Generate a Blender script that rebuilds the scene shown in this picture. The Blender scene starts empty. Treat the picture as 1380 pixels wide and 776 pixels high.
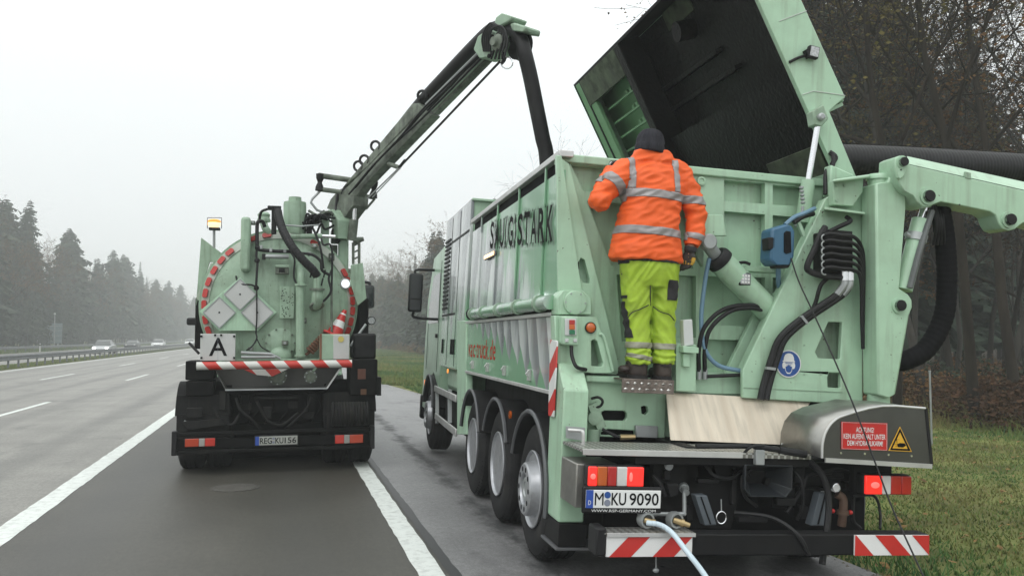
import bpy, bmesh, math, random
import numpy as np
from mathutils import Vector, Matrix, noise
from mathutils.geometry import tessellate_polygon

S = bpy.context.scene
COL = S.collection
R = math.radians
rnd = random.Random(7)

# ------------------------------------------------------------------ camera
F_PX, CAM_H, YAW, PITCH, ROLL = 1155.7, 1.727, 0.2644, 0.0574, 0.0016
def rotx(a): return Matrix.Rotation(a, 3, 'X')
def roty(a): return Matrix.Rotation(a, 3, 'Y')
def rotz(a): return Matrix.Rotation(a, 3, 'Z')
CM = rotz(-YAW) @ rotx(PITCH) @ roty(ROLL)          # columns: right, forward, up
cd = bpy.data.cameras.new('camera'); cam = bpy.data.objects.new('camera', cd); COL.objects.link(cam)
cd.sensor_width = 36.0; cd.lens = F_PX / 1380 * 36; cd.clip_start = 0.05; cd.clip_end = 4000
cr_, cf_, cu_ = CM.col[0], CM.col[1], CM.col[2]
m3 = Matrix((cr_, cu_, -cf_)).transposed()
cam.matrix_world = Matrix.Translation((0, 0, CAM_H)) @ m3.to_4x4()
S.camera = cam

# ------------------------------------------------------------------ overcast sky, weak wide sun
W = bpy.data.worlds.new('World'); S.world = W; W.use_nodes = True
wn, wl = W.node_tree.nodes, W.node_tree.links
wn.clear()
SUN_EL, SUN_AZ = R(50), R(215)
wo = wn.new('ShaderNodeOutputWorld'); wadd = wn.new('ShaderNodeAddShader')
b1 = wn.new('ShaderNodeBackground'); b2 = wn.new('ShaderNodeBackground')
sky = wn.new('ShaderNodeTexSky'); sky.sky_type = 'NISHITA'; sky.sun_disc = False
sky.sun_elevation = SUN_EL; sky.sun_rotation = SUN_AZ
hs = wn.new('ShaderNodeHueSaturation'); hs.inputs['Saturation'].default_value = 0.25
wl.new(sky.outputs[0], hs.inputs['Color']); wl.new(hs.outputs[0], b2.inputs['Color']); b2.inputs['Strength'].default_value = 0.05
tc = wn.new('ShaderNodeTexCoord'); sx = wn.new('ShaderNodeSeparateXYZ'); wl.new(tc.outputs['Generated'], sx.inputs[0])
mr = wn.new('ShaderNodeMapRange'); mr.inputs['From Min'].default_value = 0.0; mr.inputs['From Max'].default_value = 1.0
mr.inputs['To Min'].default_value = 0.50; mr.inputs['To Max'].default_value = 1.82
wl.new(sx.outputs['Z'], mr.inputs['Value'])
nz = wn.new('ShaderNodeTexNoise'); nz.inputs['Scale'].default_value = 1.6; nz.inputs['Detail'].default_value = 2
wl.new(tc.outputs['Generated'], nz.inputs['Vector'])
mr2 = wn.new('ShaderNodeMapRange'); mr2.inputs['To Min'].default_value = 0.93; mr2.inputs['To Max'].default_value = 1.07
wl.new(nz.outputs[0], mr2.inputs['Value'])
mm = wn.new('ShaderNodeMath'); mm.operation = 'MULTIPLY'; wl.new(mr.outputs[0], mm.inputs[0]); wl.new(mr2.outputs[0], mm.inputs[1])
b1.inputs['Color'].default_value = (0.965, 1.0, 0.985, 1); wl.new(mm.outputs[0], b1.inputs['Strength'])
wl.new(b1.outputs[0], wadd.inputs[0]); wl.new(b2.outputs[0], wadd.inputs[1]); wl.new(wadd.outputs[0], wo.inputs['Surface'])
sl = bpy.data.lights.new('sun', 'SUN'); sl.energy = 0.6; sl.angle = R(30); sl.color = (1, 0.985, 0.96)
so = bpy.data.objects.new('sun', sl); COL.objects.link(so)
so.rotation_euler = (R(90) - SUN_EL, 0, math.pi - SUN_AZ + math.pi * 0)
sdir = Vector((math.sin(SUN_AZ) * math.cos(SUN_EL), math.cos(SUN_AZ) * math.cos(SUN_EL), math.sin(SUN_EL)))
so.rotation_euler = (-sdir).to_track_quat('-Z', 'Y').to_euler()
S.view_settings.view_transform = 'Standard'; S.view_settings.look = 'None'
S.render.filter_size = 1.1; S.view_settings.exposure = 0.0; S.view_settings.gamma = 1.0; S.view_settings.use_curve_mapping = False

# ------------------------------------------------------------------ frames of the two trucks and measuring helpers
M_R3 = rotz(-0.0481) @ rotx(0.0008) @ roty(0.05)
T_R = Vector((3.0873, 5.0254, -0.0626))
M_R = Matrix.Translation(T_R) @ M_R3.to_4x4()
T_L = Vector((0.0, 11.5, 0.0)); M_L = Matrix.Translation(T_L)
M_W = Matrix.Identity(4)
def ray(px, py):
    return CM @ Vector(((px - 690) / F_PX, 1.0, (388 - py) / F_PX))
def un(px, py, ax, c, M=M_R):
    """the point where a sight line meets the plane axis = c of a frame"""
    Mi = M.inverted(); o = Mi @ Vector((0, 0, CAM_H)); d = Mi.to_3x3() @ ray(px, py)
    return o + d * ((c - o[ax]) / d[ax])
def ry(px, py, y): return un(px, py, 1, y)
def pxz(pts, y, M=M_R):
    return [(v[0], v[2]) for v in (un(a, b, 1, y, M) for a, b in pts)]
def pyz(pts, x, M=M_R):
    return [(v[1], v[2]) for v in (un(a, b, 0, x, M) for a, b in pts)]
def ly(px, py, y): return un(px, py, 1, y, M_L)

# ------------------------------------------------------------------ mesh collector
def frame_of(d):
    d = Vector(d).normalized()
    a = Vector((0, 0, 1)) if abs(d.z) < 0.9 else Vector((1, 0, 0))
    u = d.cross(a).normalized(); return u, d.cross(u).normalized(), d
def smooth_path(pts, n=8):
    pts = [Vector(p) for p in pts]
    if len(pts) < 3: return pts
    out = []; P = [pts[0] * 2 - pts[1]] + pts + [pts[-1] * 2 - pts[-2]]
    for i in range(1, len(P) - 2):
        p0, p1, p2, p3 = P[i - 1], P[i], P[i + 1], P[i + 2]
        for k in range(n):
            t = k / n
            out.append(0.5 * ((2 * p1) + (p2 - p0) * t + (2 * p0 - 5 * p1 + 4 * p2 - p3) * t * t + (3 * p1 - p0 - 3 * p2 + p3) * t ** 3))
    out.append(pts[-1]); return out
OFF = {}
class MB:
    def __init__(s): s.v = []; s.f = []
    def add(s, vs, fs):
        n = len(s.v); s.v += [tuple(v) for v in vs]; s.f += [tuple(i + n for i in f) for f in fs]; return s
    def box(s, x0, x1, y0, y1, z0, z1):
        return s.add([(x0,y0,z0),(x1,y0,z0),(x1,y1,z0),(x0,y1,z0),(x0,y0,z1),(x1,y0,z1),(x1,y1,z1),(x0,y1,z1)],
                     [(0,3,2,1),(4,5,6,7),(0,1,5,4),(1,2,6,5),(2,3,7,6),(3,0,4,7)])
    def hexa(s, a, b):
        """two quads a and b joined to a solid"""
        return s.add(list(a) + list(b), [(3,2,1,0),(4,5,6,7),(0,1,5,4),(1,2,6,5),(2,3,7,6),(3,0,4,7)])
    def bar(s, p0, p1, w, h, up=(0,0,1)):
        p0, p1 = Vector(p0), Vector(p1); d = (p1 - p0).normalized(); up = Vector(up)
        if abs(d.dot(up)) > 0.98: up = Vector((0, 1, 0))
        u = d.cross(up).normalized() * w / 2; v = u.cross(d).normalized() * h / 2
        q = lambda p: [p - u - v, p + u - v, p + u + v, p - u + v]
        return s.hexa(q(p0), q(p1))
    def prism(s, poly, ax, a, b, holes=()):
        loops = [list(poly)] + [list(h) for h in holes]
        def p3(q, c):
            if ax == 0: return (c, q[0], q[1])
            if ax == 1: return (q[0], c, q[1])
            return (q[0], q[1], c)
        tris = tessellate_polygon([[Vector((q[0], q[1], 0)) for q in L] for L in loops])
        flat = [q for L in loops for q in L]; n = len(flat)
        vs = [p3(q, a) for q in flat] + [p3(q, b) for q in flat]
        fs = [t for t in tris] + [tuple(i + n for i in reversed(t)) for t in tris]
        k = 0
        for L in loops:
            m = len(L)
            for i in range(m): fs.append((k + i, k + (i + 1) % m, n + k + (i + 1) % m, n + k + i))
            k += m
        return s.add(vs, fs)
    def tube(s, pts, r, n=10, sm=0, caps=True):
        pts = smooth_path(pts, sm) if sm else [Vector(p) for p in pts]
        m = len(pts); rr = r if isinstance(r, (list, tuple)) else None
        vs, fs = [], []; u = None
        for i, p in enumerate(pts):
            d = (pts[min(i + 1, m - 1)] - pts[max(i - 1, 0)])
            if d.length < 1e-9: d = Vector((0, 0, 1))
            d.normalize()
            if u is None: u, v, _ = frame_of(d)
            else:
                u = u - d * u.dot(d)
                u = u.normalized() if u.length > 1e-6 else frame_of(d)[0]
                v = d.cross(u)
            rad = (rr[min(len(rr) - 1, int(i * len(rr) / m))] if rr and len(rr) != m else rr[i]) if rr else r
            vs += [p + (u * math.cos(2 * math.pi * k / n) + v * math.sin(2 * math.pi * k / n)) * rad for k in range(n)]
        for i in range(m - 1):
            for k in range(n):
                a, b = i * n + k, i * n + (k + 1) % n
                fs.append((a, b, b + n, a + n))
        if caps: fs += [tuple(range(n))[::-1], tuple(range((m - 1) * n, m * n))]
        return s.add(vs, fs)
    def cyl(s, p0, p1, r0, r1=None, n=20):
        return s.tube([p0, p1], [r0, r0 if r1 is None else r1], n)
    def lathe(s, prof, o, d, n=28, close=False):
        u, v, d = frame_of(d); o = Vector(o); vs, fs = [], []; m = len(prof)
        for r, t in prof:
            vs += [o + d * t + (u * math.cos(2 * math.pi * k / n) + v * math.sin(2 * math.pi * k / n)) * max(r, 1e-4) for k in range(n)]
        for i in range(m - 1 + (1 if close else 0)):
            j = (i + 1) % m
            for k in range(n): fs.append((i * n + k, i * n + (k + 1) % n, j * n + (k + 1) % n, j * n + k))
        if not close: fs += [tuple(range(n))[::-1], tuple(range((m - 1) * n, m * n))]
        return s.add(vs, fs)
    def ball(s, c, rx, ry_, rz, nu=14, nv=8):
        vs, fs = [], []; c = Vector(c)
        for j in range(nv + 1):
            t = math.pi * j / nv
            for i in range(nu):
                a = 2 * math.pi * i / nu; q = max(math.sin(t), 1e-3)
                vs.append(c + Vector((rx * q * math.cos(a), ry_ * q * math.sin(a), rz * math.cos(t))))
        for j in range(nv):
            for i in range(nu): fs.append((j*nu+i, j*nu+(i+1)%nu, (j+1)*nu+(i+1)%nu, (j+1)*nu+i))
        return s.add(vs, fs)
    def disc(s, c, d, r, t, n=16): return s.cyl(c, Vector(c) + Vector(d).normalized() * t, r, r, n)
    def build(s, name, m, parent=None, bevel=0.0, smooth=35, at=None, frame=None, seg=2):
        off = Vector(at) if at is not None else (OFF.get(parent.name, Vector()) if parent else Vector())
        me = bpy.data.meshes.new(name)
        me.from_pydata([tuple(Vector(v) - off) for v in s.v], [], s.f)
        bm = bmesh.new(); bm.from_mesh(me)
        bmesh.ops.remove_doubles(bm, verts=bm.verts, dist=1e-5)
        bmesh.ops.recalc_face_normals(bm, faces=bm.faces)
        bm.to_mesh(me); bm.free()
        o = bpy.data.objects.new(name, me); COL.objects.link(o)
        if m: me.materials.append(m)
        if bevel:
            b = o.modifiers.new('bevel', 'BEVEL'); b.width = bevel; b.segments = seg; b.limit_method = 'ANGLE'; b.angle_limit = R(32)
        if smooth:
            me.polygons.foreach_set('use_smooth', [True] * len(me.polygons)); me.set_sharp_from_angle(angle=R(smooth))
        if parent: o.parent = parent
        if parent and o.name not in OFF: OFF[o.name] = off
        if frame is not None: o.matrix_world = frame @ Matrix.Translation(off)
        return o
def tag(o, label=None, cat=None, group=None, kind=None):
    if label: o['label'] = label
    if cat: o['category'] = cat
    if group: o['group'] = group
    if kind: o['kind'] = kind
    return o
def thing(name, label, cat, frame=M_W, at=(0,0,0), group=None):
    o = bpy.data.objects.new(name, None); COL.objects.link(o); o.empty_display_size = 0.2
    o.matrix_world = frame @ Matrix.Translation(Vector(at)); OFF[o.name] = Vector(at)
    return tag(o, label, cat, group)
def copy_tree(o, parent=None):
    c = o.copy(); COL.objects.link(c)
    if parent: c.parent = parent
    for ch in list(o.children): copy_tree(ch, c)
    return c

# ------------------------------------------------------------------ lettering
_tc = {}
def glyphs(body, bold=0.0):
    key = (body, bold)
    if key in _tc: return _tc[key]
    cu = bpy.data.curves.new('lettering', 'FONT'); cu.body = body; cu.size = 1; cu.resolution_u = 3; cu.offset = bold
    ob = bpy.data.objects.new('lettering', cu); COL.objects.link(ob)
    dg = bpy.context.evaluated_depsgraph_get(); me = bpy.data.meshes.new_from_object(ob.evaluated_get(dg))
    vs = [tuple(v.co) for v in me.vertices]; fs = [tuple(p.vertices) for p in me.polygons]
    bpy.data.objects.remove(ob); bpy.data.curves.remove(cu); bpy.data.meshes.remove(me)
    x0, x1 = min(v[0] for v in vs), max(v[0] for v in vs); y0, y1 = min(v[1] for v in vs), max(v[1] for v in vs)
    _tc[key] = ([((v[0]-x0)/(x1-x0), (v[1]-y0)/(y1-y0)) for v in vs], fs)
    return _tc[key]
def spaced(mb, body, o, u, v, bold=0.03, gap=0.24):
    """heavy letters set one by one so that they never run together"""
    o, u, v = Vector(o), Vector(u), Vector(v); wd = [0.45 if c in '()' else 0.3 if c in '-.' else 0.62 if c in 'rt' else 1.0 for c in body]; tot = sum(wd) + gap*(len(body)-1); x = 0.0
    for c, w in zip(body, wd):
        y0, hh = (0.36, 0.12) if c == '-' else (0.0, 0.13) if c == '.' else (0.0, 0.72) if c in 'vacerun' else (0.0, 0.86) if c == 't' else (-0.06, 1.12) if c in '()' else (0.0, 1.0)
        letters(mb, c, o + u*(x/tot) + v*y0, u*(w/tot), v*hh, bold); x += w + gap
    return mb
def letters(mb, body, o, u, v, bold=0.0):
    """lettering filling the rectangle at o with sides u (reading direction) and v (up)"""
    g, fs = glyphs(body, bold); o, u, v = Vector(o), Vector(u), Vector(v)
    return mb.add([o + u * a + v * b for a, b in g], fs)

# ------------------------------------------------------------------ materials
def mat(name, col, rough=0.5, metal=0.0, var=0.12, scale=6.0, bump=0.0, bscale=60.0, dirt=0.0, dcol=(0.06,0.05,0.035), dscale=3.0,
        spec=0.5, emit=None, estr=0.0, coat=0.0, stretch=None, trans=0.0, drips=0.0, chips=0.0):
    m = bpy.data.materials.new(name); m.use_nodes = True; nt = m.node_tree; N, L = nt.nodes, nt.links
    p = N['Principled BSDF']; p.inputs['Roughness'].default_value = rough; p.inputs['Metallic'].default_value = metal
    p.inputs['Specular IOR Level'].default_value = spec; p.inputs['Coat Weight'].default_value = coat; p.inputs['Coat Roughness'].default_value = 0.12
    if trans: p.inputs['Transmission Weight'].default_value = trans
    t = N.new('ShaderNodeTexCoord'); mp = N.new('ShaderNodeMapping'); L.new(t.outputs['Object'], mp.inputs[0])
    if stretch: mp.inputs['Scale'].default_value = stretch
    n1 = N.new('ShaderNodeTexNoise'); n1.inputs['Scale'].default_value = scale; n1.inputs['Detail'].default_value = 5; L.new(mp.outputs[0], n1.inputs['Vector'])
    r1 = N.new('ShaderNodeMapRange'); r1.inputs['From Min'].default_value = 0.3; r1.inputs['From Max'].default_value = 0.7
    r1.inputs['To Min'].default_value = 1 - var; r1.inputs['To Max'].default_value = 1 + var; L.new(n1.outputs[0], r1.inputs['Value'])
    mx = N.new('ShaderNodeMix'); mx.data_type = 'RGBA'; mx.blend_type = 'MULTIPLY'; mx.inputs['Factor'].default_value = 1
    mx.inputs[6].default_value = (*col, 1); L.new(r1.outputs[0], mx.inputs[7]); out = mx.outputs[2]
    if dirt:
        n2 = N.new('ShaderNodeTexNoise'); n2.inputs['Scale'].default_value = dscale; n2.inputs['Detail'].default_value = 8; n2.inputs['Roughness'].default_value = 0.65
        L.new(mp.outputs[0], n2.inputs['Vector'])
        r2 = N.new('ShaderNodeMapRange'); r2.inputs['From Min'].default_value = 0.48; r2.inputs['From Max'].default_value = 0.78
        r2.inputs['To Max'].default_value = dirt; L.new(n2.outputs[0], r2.inputs['Value'])
        m2 = N.new('ShaderNodeMix'); m2.data_type = 'RGBA'; L.new(r2.outputs[0], m2.inputs['Factor']); L.new(out, m2.inputs[6]); m2.inputs[7].default_value = (*dcol, 1)
        out = m2.outputs[2]
        r3 = N.new('ShaderNodeMapRange'); r3.inputs['To Min'].default_value = rough; r3.inputs['To Max'].default_value = min(1, rough + 0.4); L.new(r2.outputs[0], r3.inputs['Value'])
        L.new(r3.outputs[0], p.inputs['Roughness'])
    if drips:      # rain and oil runs down the sheet metal
        md = N.new('ShaderNodeMapping'); md.inputs['Scale'].default_value = (9, 9, 0.55); L.new(t.outputs['Object'], md.inputs[0])
        n4 = N.new('ShaderNodeTexNoise'); n4.inputs['Scale'].default_value = 1.6; n4.inputs['Detail'].default_value = 7; n4.inputs['Roughness'].default_value = 0.6; L.new(md.outputs[0], n4.inputs['Vector'])
        r4 = N.new('ShaderNodeMapRange'); r4.inputs['From Min'].default_value = 0.52; r4.inputs['From Max'].default_value = 0.76; r4.inputs['To Max'].default_value = drips; L.new(n4.outputs[0], r4.inputs['Value'])
        m4 = N.new('ShaderNodeMix'); m4.data_type = 'RGBA'; L.new(r4.outputs[0], m4.inputs['Factor']); L.new(out, m4.inputs[6]); m4.inputs[7].default_value = (*dcol, 1); out = m4.outputs[2]
    if chips:      # small scratches and chipped spots down to primer and rust
        n5 = N.new('ShaderNodeTexNoise'); n5.inputs['Scale'].default_value = 34; n5.inputs['Detail'].default_value = 3; L.new(t.outputs['Object'], n5.inputs['Vector'])
        n6 = N.new('ShaderNodeTexNoise'); n6.inputs['Scale'].default_value = 2.4; L.new(t.outputs['Object'], n6.inputs['Vector'])
        a5 = N.new('ShaderNodeMath'); a5.operation = 'MULTIPLY_ADD'; L.new(n6.outputs[0], a5.inputs[0]); a5.inputs[1].default_value = 0.35; L.new(n5.outputs[0], a5.inputs[2])
        r5 = N.new('ShaderNodeMapRange'); r5.inputs['From Min'].default_value = 0.905; r5.inputs['From Max'].default_value = 0.93; r5.inputs['To Max'].default_value = chips; L.new(a5.outputs[0], r5.inputs['Value'])
        m5 = N.new('ShaderNodeMix'); m5.data_type = 'RGBA'; L.new(r5.outputs[0], m5.inputs['Factor']); L.new(out, m5.inputs[6]); m5.inputs[7].default_value = (0.07, 0.05, 0.035, 1); out = m5.outputs[2]
    L.new(out, p.inputs['Base Color'])
    if bump:
        n3 = N.new('ShaderNodeTexNoise'); n3.inputs['Scale'].default_value = bscale; n3.inputs['Detail'].default_value = 4; L.new(mp.outputs[0], n3.inputs['Vector'])
        bp = N.new('ShaderNodeBump'); bp.inputs['Strength'].default_value = bump; bp.inputs['Distance'].default_value = 0.01
        L.new(n3.outputs[0], bp.inputs['Height']); L.new(bp.outputs[0], p.inputs['Normal'])
    if emit: p.inputs['Emission Color'].default_value = (*emit, 1); p.inputs['Emission Strength'].default_value = estr
    return m
MINT = (0.375, 0.56, 0.40)
m_mint = mat('mint_paint', MINT, 0.34, var=0.06, dirt=0.34, dcol=(0.17,0.19,0.13), dscale=2.2, coat=0.25, bump=0.04, bscale=25, drips=0.5, chips=0.9)
m_mint_old = mat('worn_mint_paint', (0.29,0.41,0.30), 0.42, var=0.1, dirt=0.5, dcol=(0.09,0.10,0.07), dscale=2.5, bump=0.05, bscale=30, drips=0.7, chips=0.9)
m_boomgreen = mat('grimy_boom_paint', (0.15,0.175,0.14), 0.5, var=0.35, dirt=0.95, dcol=(0.014,0.014,0.012), dscale=3.0, scale=9, spec=0.3, drips=0.6)
m_black = mat('black_plastic', (0.011,0.011,0.012), 0.55, var=0.3, dirt=0.3, dcol=(0.035,0.033,0.028), spec=0.25)
m_frame = mat('chassis_black', (0.007,0.007,0.0075), 0.6, var=0.3, dirt=0.35, dcol=(0.022,0.02,0.017), dscale=5, spec=0.2)
m_rubber = mat('hose_rubber', (0.011,0.011,0.012), 0.5, var=0.2, dirt=0.3, dcol=(0.04,0.04,0.037), dscale=5, spec=0.3)
m_tyre = mat('tyre_rubber', (0.015,0.015,0.016), 0.75, var=0.25, dirt=0.4, dcol=(0.05,0.047,0.04), dscale=4, bump=0.15, bscale=40, spec=0.2)
m_rim = mat('rim_silver', (0.40,0.41,0.43), 0.38, metal=0.6, var=0.15, dirt=0.6, dcol=(0.10,0.09,0.075), dscale=4)
m_steel = mat('stainless_steel', (0.34,0.335,0.315), 0.36, metal=0.85, var=0.2, scale=4, dirt=0.5, dcol=(0.10,0.085,0.055), dscale=3, bump=0.03)
m_alu = mat('aluminium', (0.62,0.62,0.61), 0.42, metal=0.7, var=0.15, dirt=0.4, dcol=(0.15,0.13,0.10))
m_galv = mat('galvanised_steel', (0.36,0.38,0.38), 0.5, metal=0.6, var=0.18, dirt=0.3)
m_chrome = mat('chrome_rod', (0.75,0.76,0.78), 0.16, metal=0.9, var=0.04)
m_soot = mat('filthy_black_interior', (0.0022,0.0022,0.002), 0.42, var=0.6, scale=5, dirt=0.35, dcol=(0.010,0.0095,0.007), dscale=4, bump=1.0, bscale=22, spec=0.16)
m_sootgreen = mat('sooty_green_paint', (0.055,0.075,0.04), 0.6, var=0.5, dirt=0.95, dcol=(0.013,0.013,0.011), dscale=5, bump=0.3, bscale=20)
m_green_in = mat('inner_green_paint', (0.16,0.33,0.17), 0.5, var=0.15, dirt=0.4, dcol=(0.05,0.08,0.04))
m_red = mat('red_reflective', (0.50,0.025,0.02), 0.35, var=0.08, dirt=0.25, dcol=(0.15,0.05,0.04))
m_white = mat('white_reflective', (0.72,0.72,0.71), 0.35, var=0.05, dirt=0.25, dcol=(0.3,0.28,0.25))
m_offwhite = mat('placard_white', (0.50,0.51,0.50), 0.4, var=0.06, dirt=0.3, dcol=(0.25,0.24,0.2))
m_plate = mat('plate_white', (0.74,0.75,0.74), 0.35, var=0.04, dirt=0.2, dcol=(0.35,0.34,0.3))
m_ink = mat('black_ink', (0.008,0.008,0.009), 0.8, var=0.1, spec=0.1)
m_blue = mat('plate_blue', (0.02,0.07,0.35), 0.35, var=0.05)
m_signblue = mat('sign_blue', (0.02,0.075,0.27), 0.35, var=0.05)
m_signred = mat('sign_red', (0.50,0.022,0.02), 0.35, var=0.06, dirt=0.15, dcol=(0.2,0.05,0.04))
m_yellow = mat('sign_yellow', (0.72,0.40,0.03), 0.4, var=0.06, dirt=0.2, dcol=(0.3,0.2,0.05))
m_sealgrey = mat('seal_grey', (0.20,0.22,0.28), 0.5)
m_redlens = mat('red_lens', (0.42,0.015,0.012), 0.15, var=0.1, coat=0.6)
m_redlit = mat('red_lens_lit', (0.6,0.02,0.015), 0.15, emit=(1.0,0.03,0.02), estr=0.75, coat=0.4)
m_redhot = mat('brake_bulb', (0.8,0.1,0.1), 0.2, emit=(1.0,0.10,0.08), estr=1.7)
m_orangelens = mat('orange_lens', (0.50,0.10,0.01), 0.15, var=0.1, coat=0.6)
m_orangelit = mat('orange_lamp_lit', (0.8,0.3,0.02), 0.2, emit=(1.0,0.32,0.07), estr=0.9)
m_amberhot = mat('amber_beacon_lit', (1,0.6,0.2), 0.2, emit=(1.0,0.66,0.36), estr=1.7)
m_whitelens = mat('white_lens', (0.6,0.6,0.58), 0.15, coat=0.5)
m_greenlens = mat('green_lens', (0.01,0.16,0.07), 0.2, coat=0.5)
m_worklit = mat('work_light_lit', (1,1,1), 0.2, emit=(0.93,0.97,1.0), estr=14)
m_headlit = mat('headlight_lit', (1,1,1), 0.2, emit=(1.0,0.98,0.92), estr=14)
m_lamp = mat('lamp_glass', (0.42,0.43,0.44), 0.2, metal=0.4, var=0.3, scale=60)
m_glass = mat('dark_glass', (0.02,0.025,0.025), 0.06, var=0.05, spec=0.8)
m_mirror = mat('mirror_glass', (0.03,0.033,0.035), 0.08, metal=0.0, var=0.02, spec=0.5)
m_reel = mat('reel_blue', (0.035,0.115,0.20), 0.4, var=0.08, dirt=0.15)
m_bluehose = mat('blue_hose', (0.13,0.23,0.32), 0.4, var=0.1)
m_waterhose = mat('pale_water_hose', (0.50,0.60,0.66), 0.35, var=0.12, stretch=(20,1,1))
m_brass = mat('brass_fitting', (0.42,0.32,0.17), 0.4, metal=0.8, var=0.2, dirt=0.5)
m_rust = mat('rusty_fitting', (0.20,0.10,0.06), 0.7, var=0.35, dirt=0.5)
m_lightgrey = mat('pale_grey_plastic', (0.55,0.57,0.56), 0.5, var=0.06, dirt=0.2)

def stripes(name, c1, c2, axis, period, slope, other, thresh=0.5, rough=0.35):
    """printed diagonal stripes: position along one axis sheared by another"""
    m = mat(name, c1, rough, var=0.05, dirt=0.25, dcol=(0.2,0.12,0.1)); N, L = m.node_tree.nodes, m.node_tree.links
    t = N.new('ShaderNodeTexCoord'); s = N.new('ShaderNodeSeparateXYZ'); L.new(t.outputs['Object'], s.inputs[0])
    a = N.new('ShaderNodeMath'); a.operation = 'MULTIPLY_ADD'; L.new(s.outputs[other], a.inputs[0]); a.inputs[1].default_value = slope; L.new(s.outputs[axis], a.inputs[2])
    d = N.new('ShaderNodeMath'); d.operation = 'DIVIDE'; L.new(a.outputs[0], d.inputs[0]); d.inputs[1].default_value = period
    f = N.new('ShaderNodeMath'); f.operation = 'FRACT'; L.new(d.outputs[0], f.inputs[0])
    g = N.new('ShaderNodeMath'); g.operation = 'GREATER_THAN'; L.new(f.outputs[0], g.inputs[0]); g.inputs[1].default_value = thresh
    mx = [n for n in N if n.bl_idname == 'ShaderNodeMix' and n.blend_type == 'MULTIPLY'][0]
    c = N.new('ShaderNodeMix'); c.data_type = 'RGBA'; c.inputs[6].default_value = (*c1, 1); c.inputs[7].default_value = (*c2, 1)
    L.new(g.outputs[0], c.inputs['Factor']); L.new(c.outputs[2], mx.inputs[6]); return m

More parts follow.
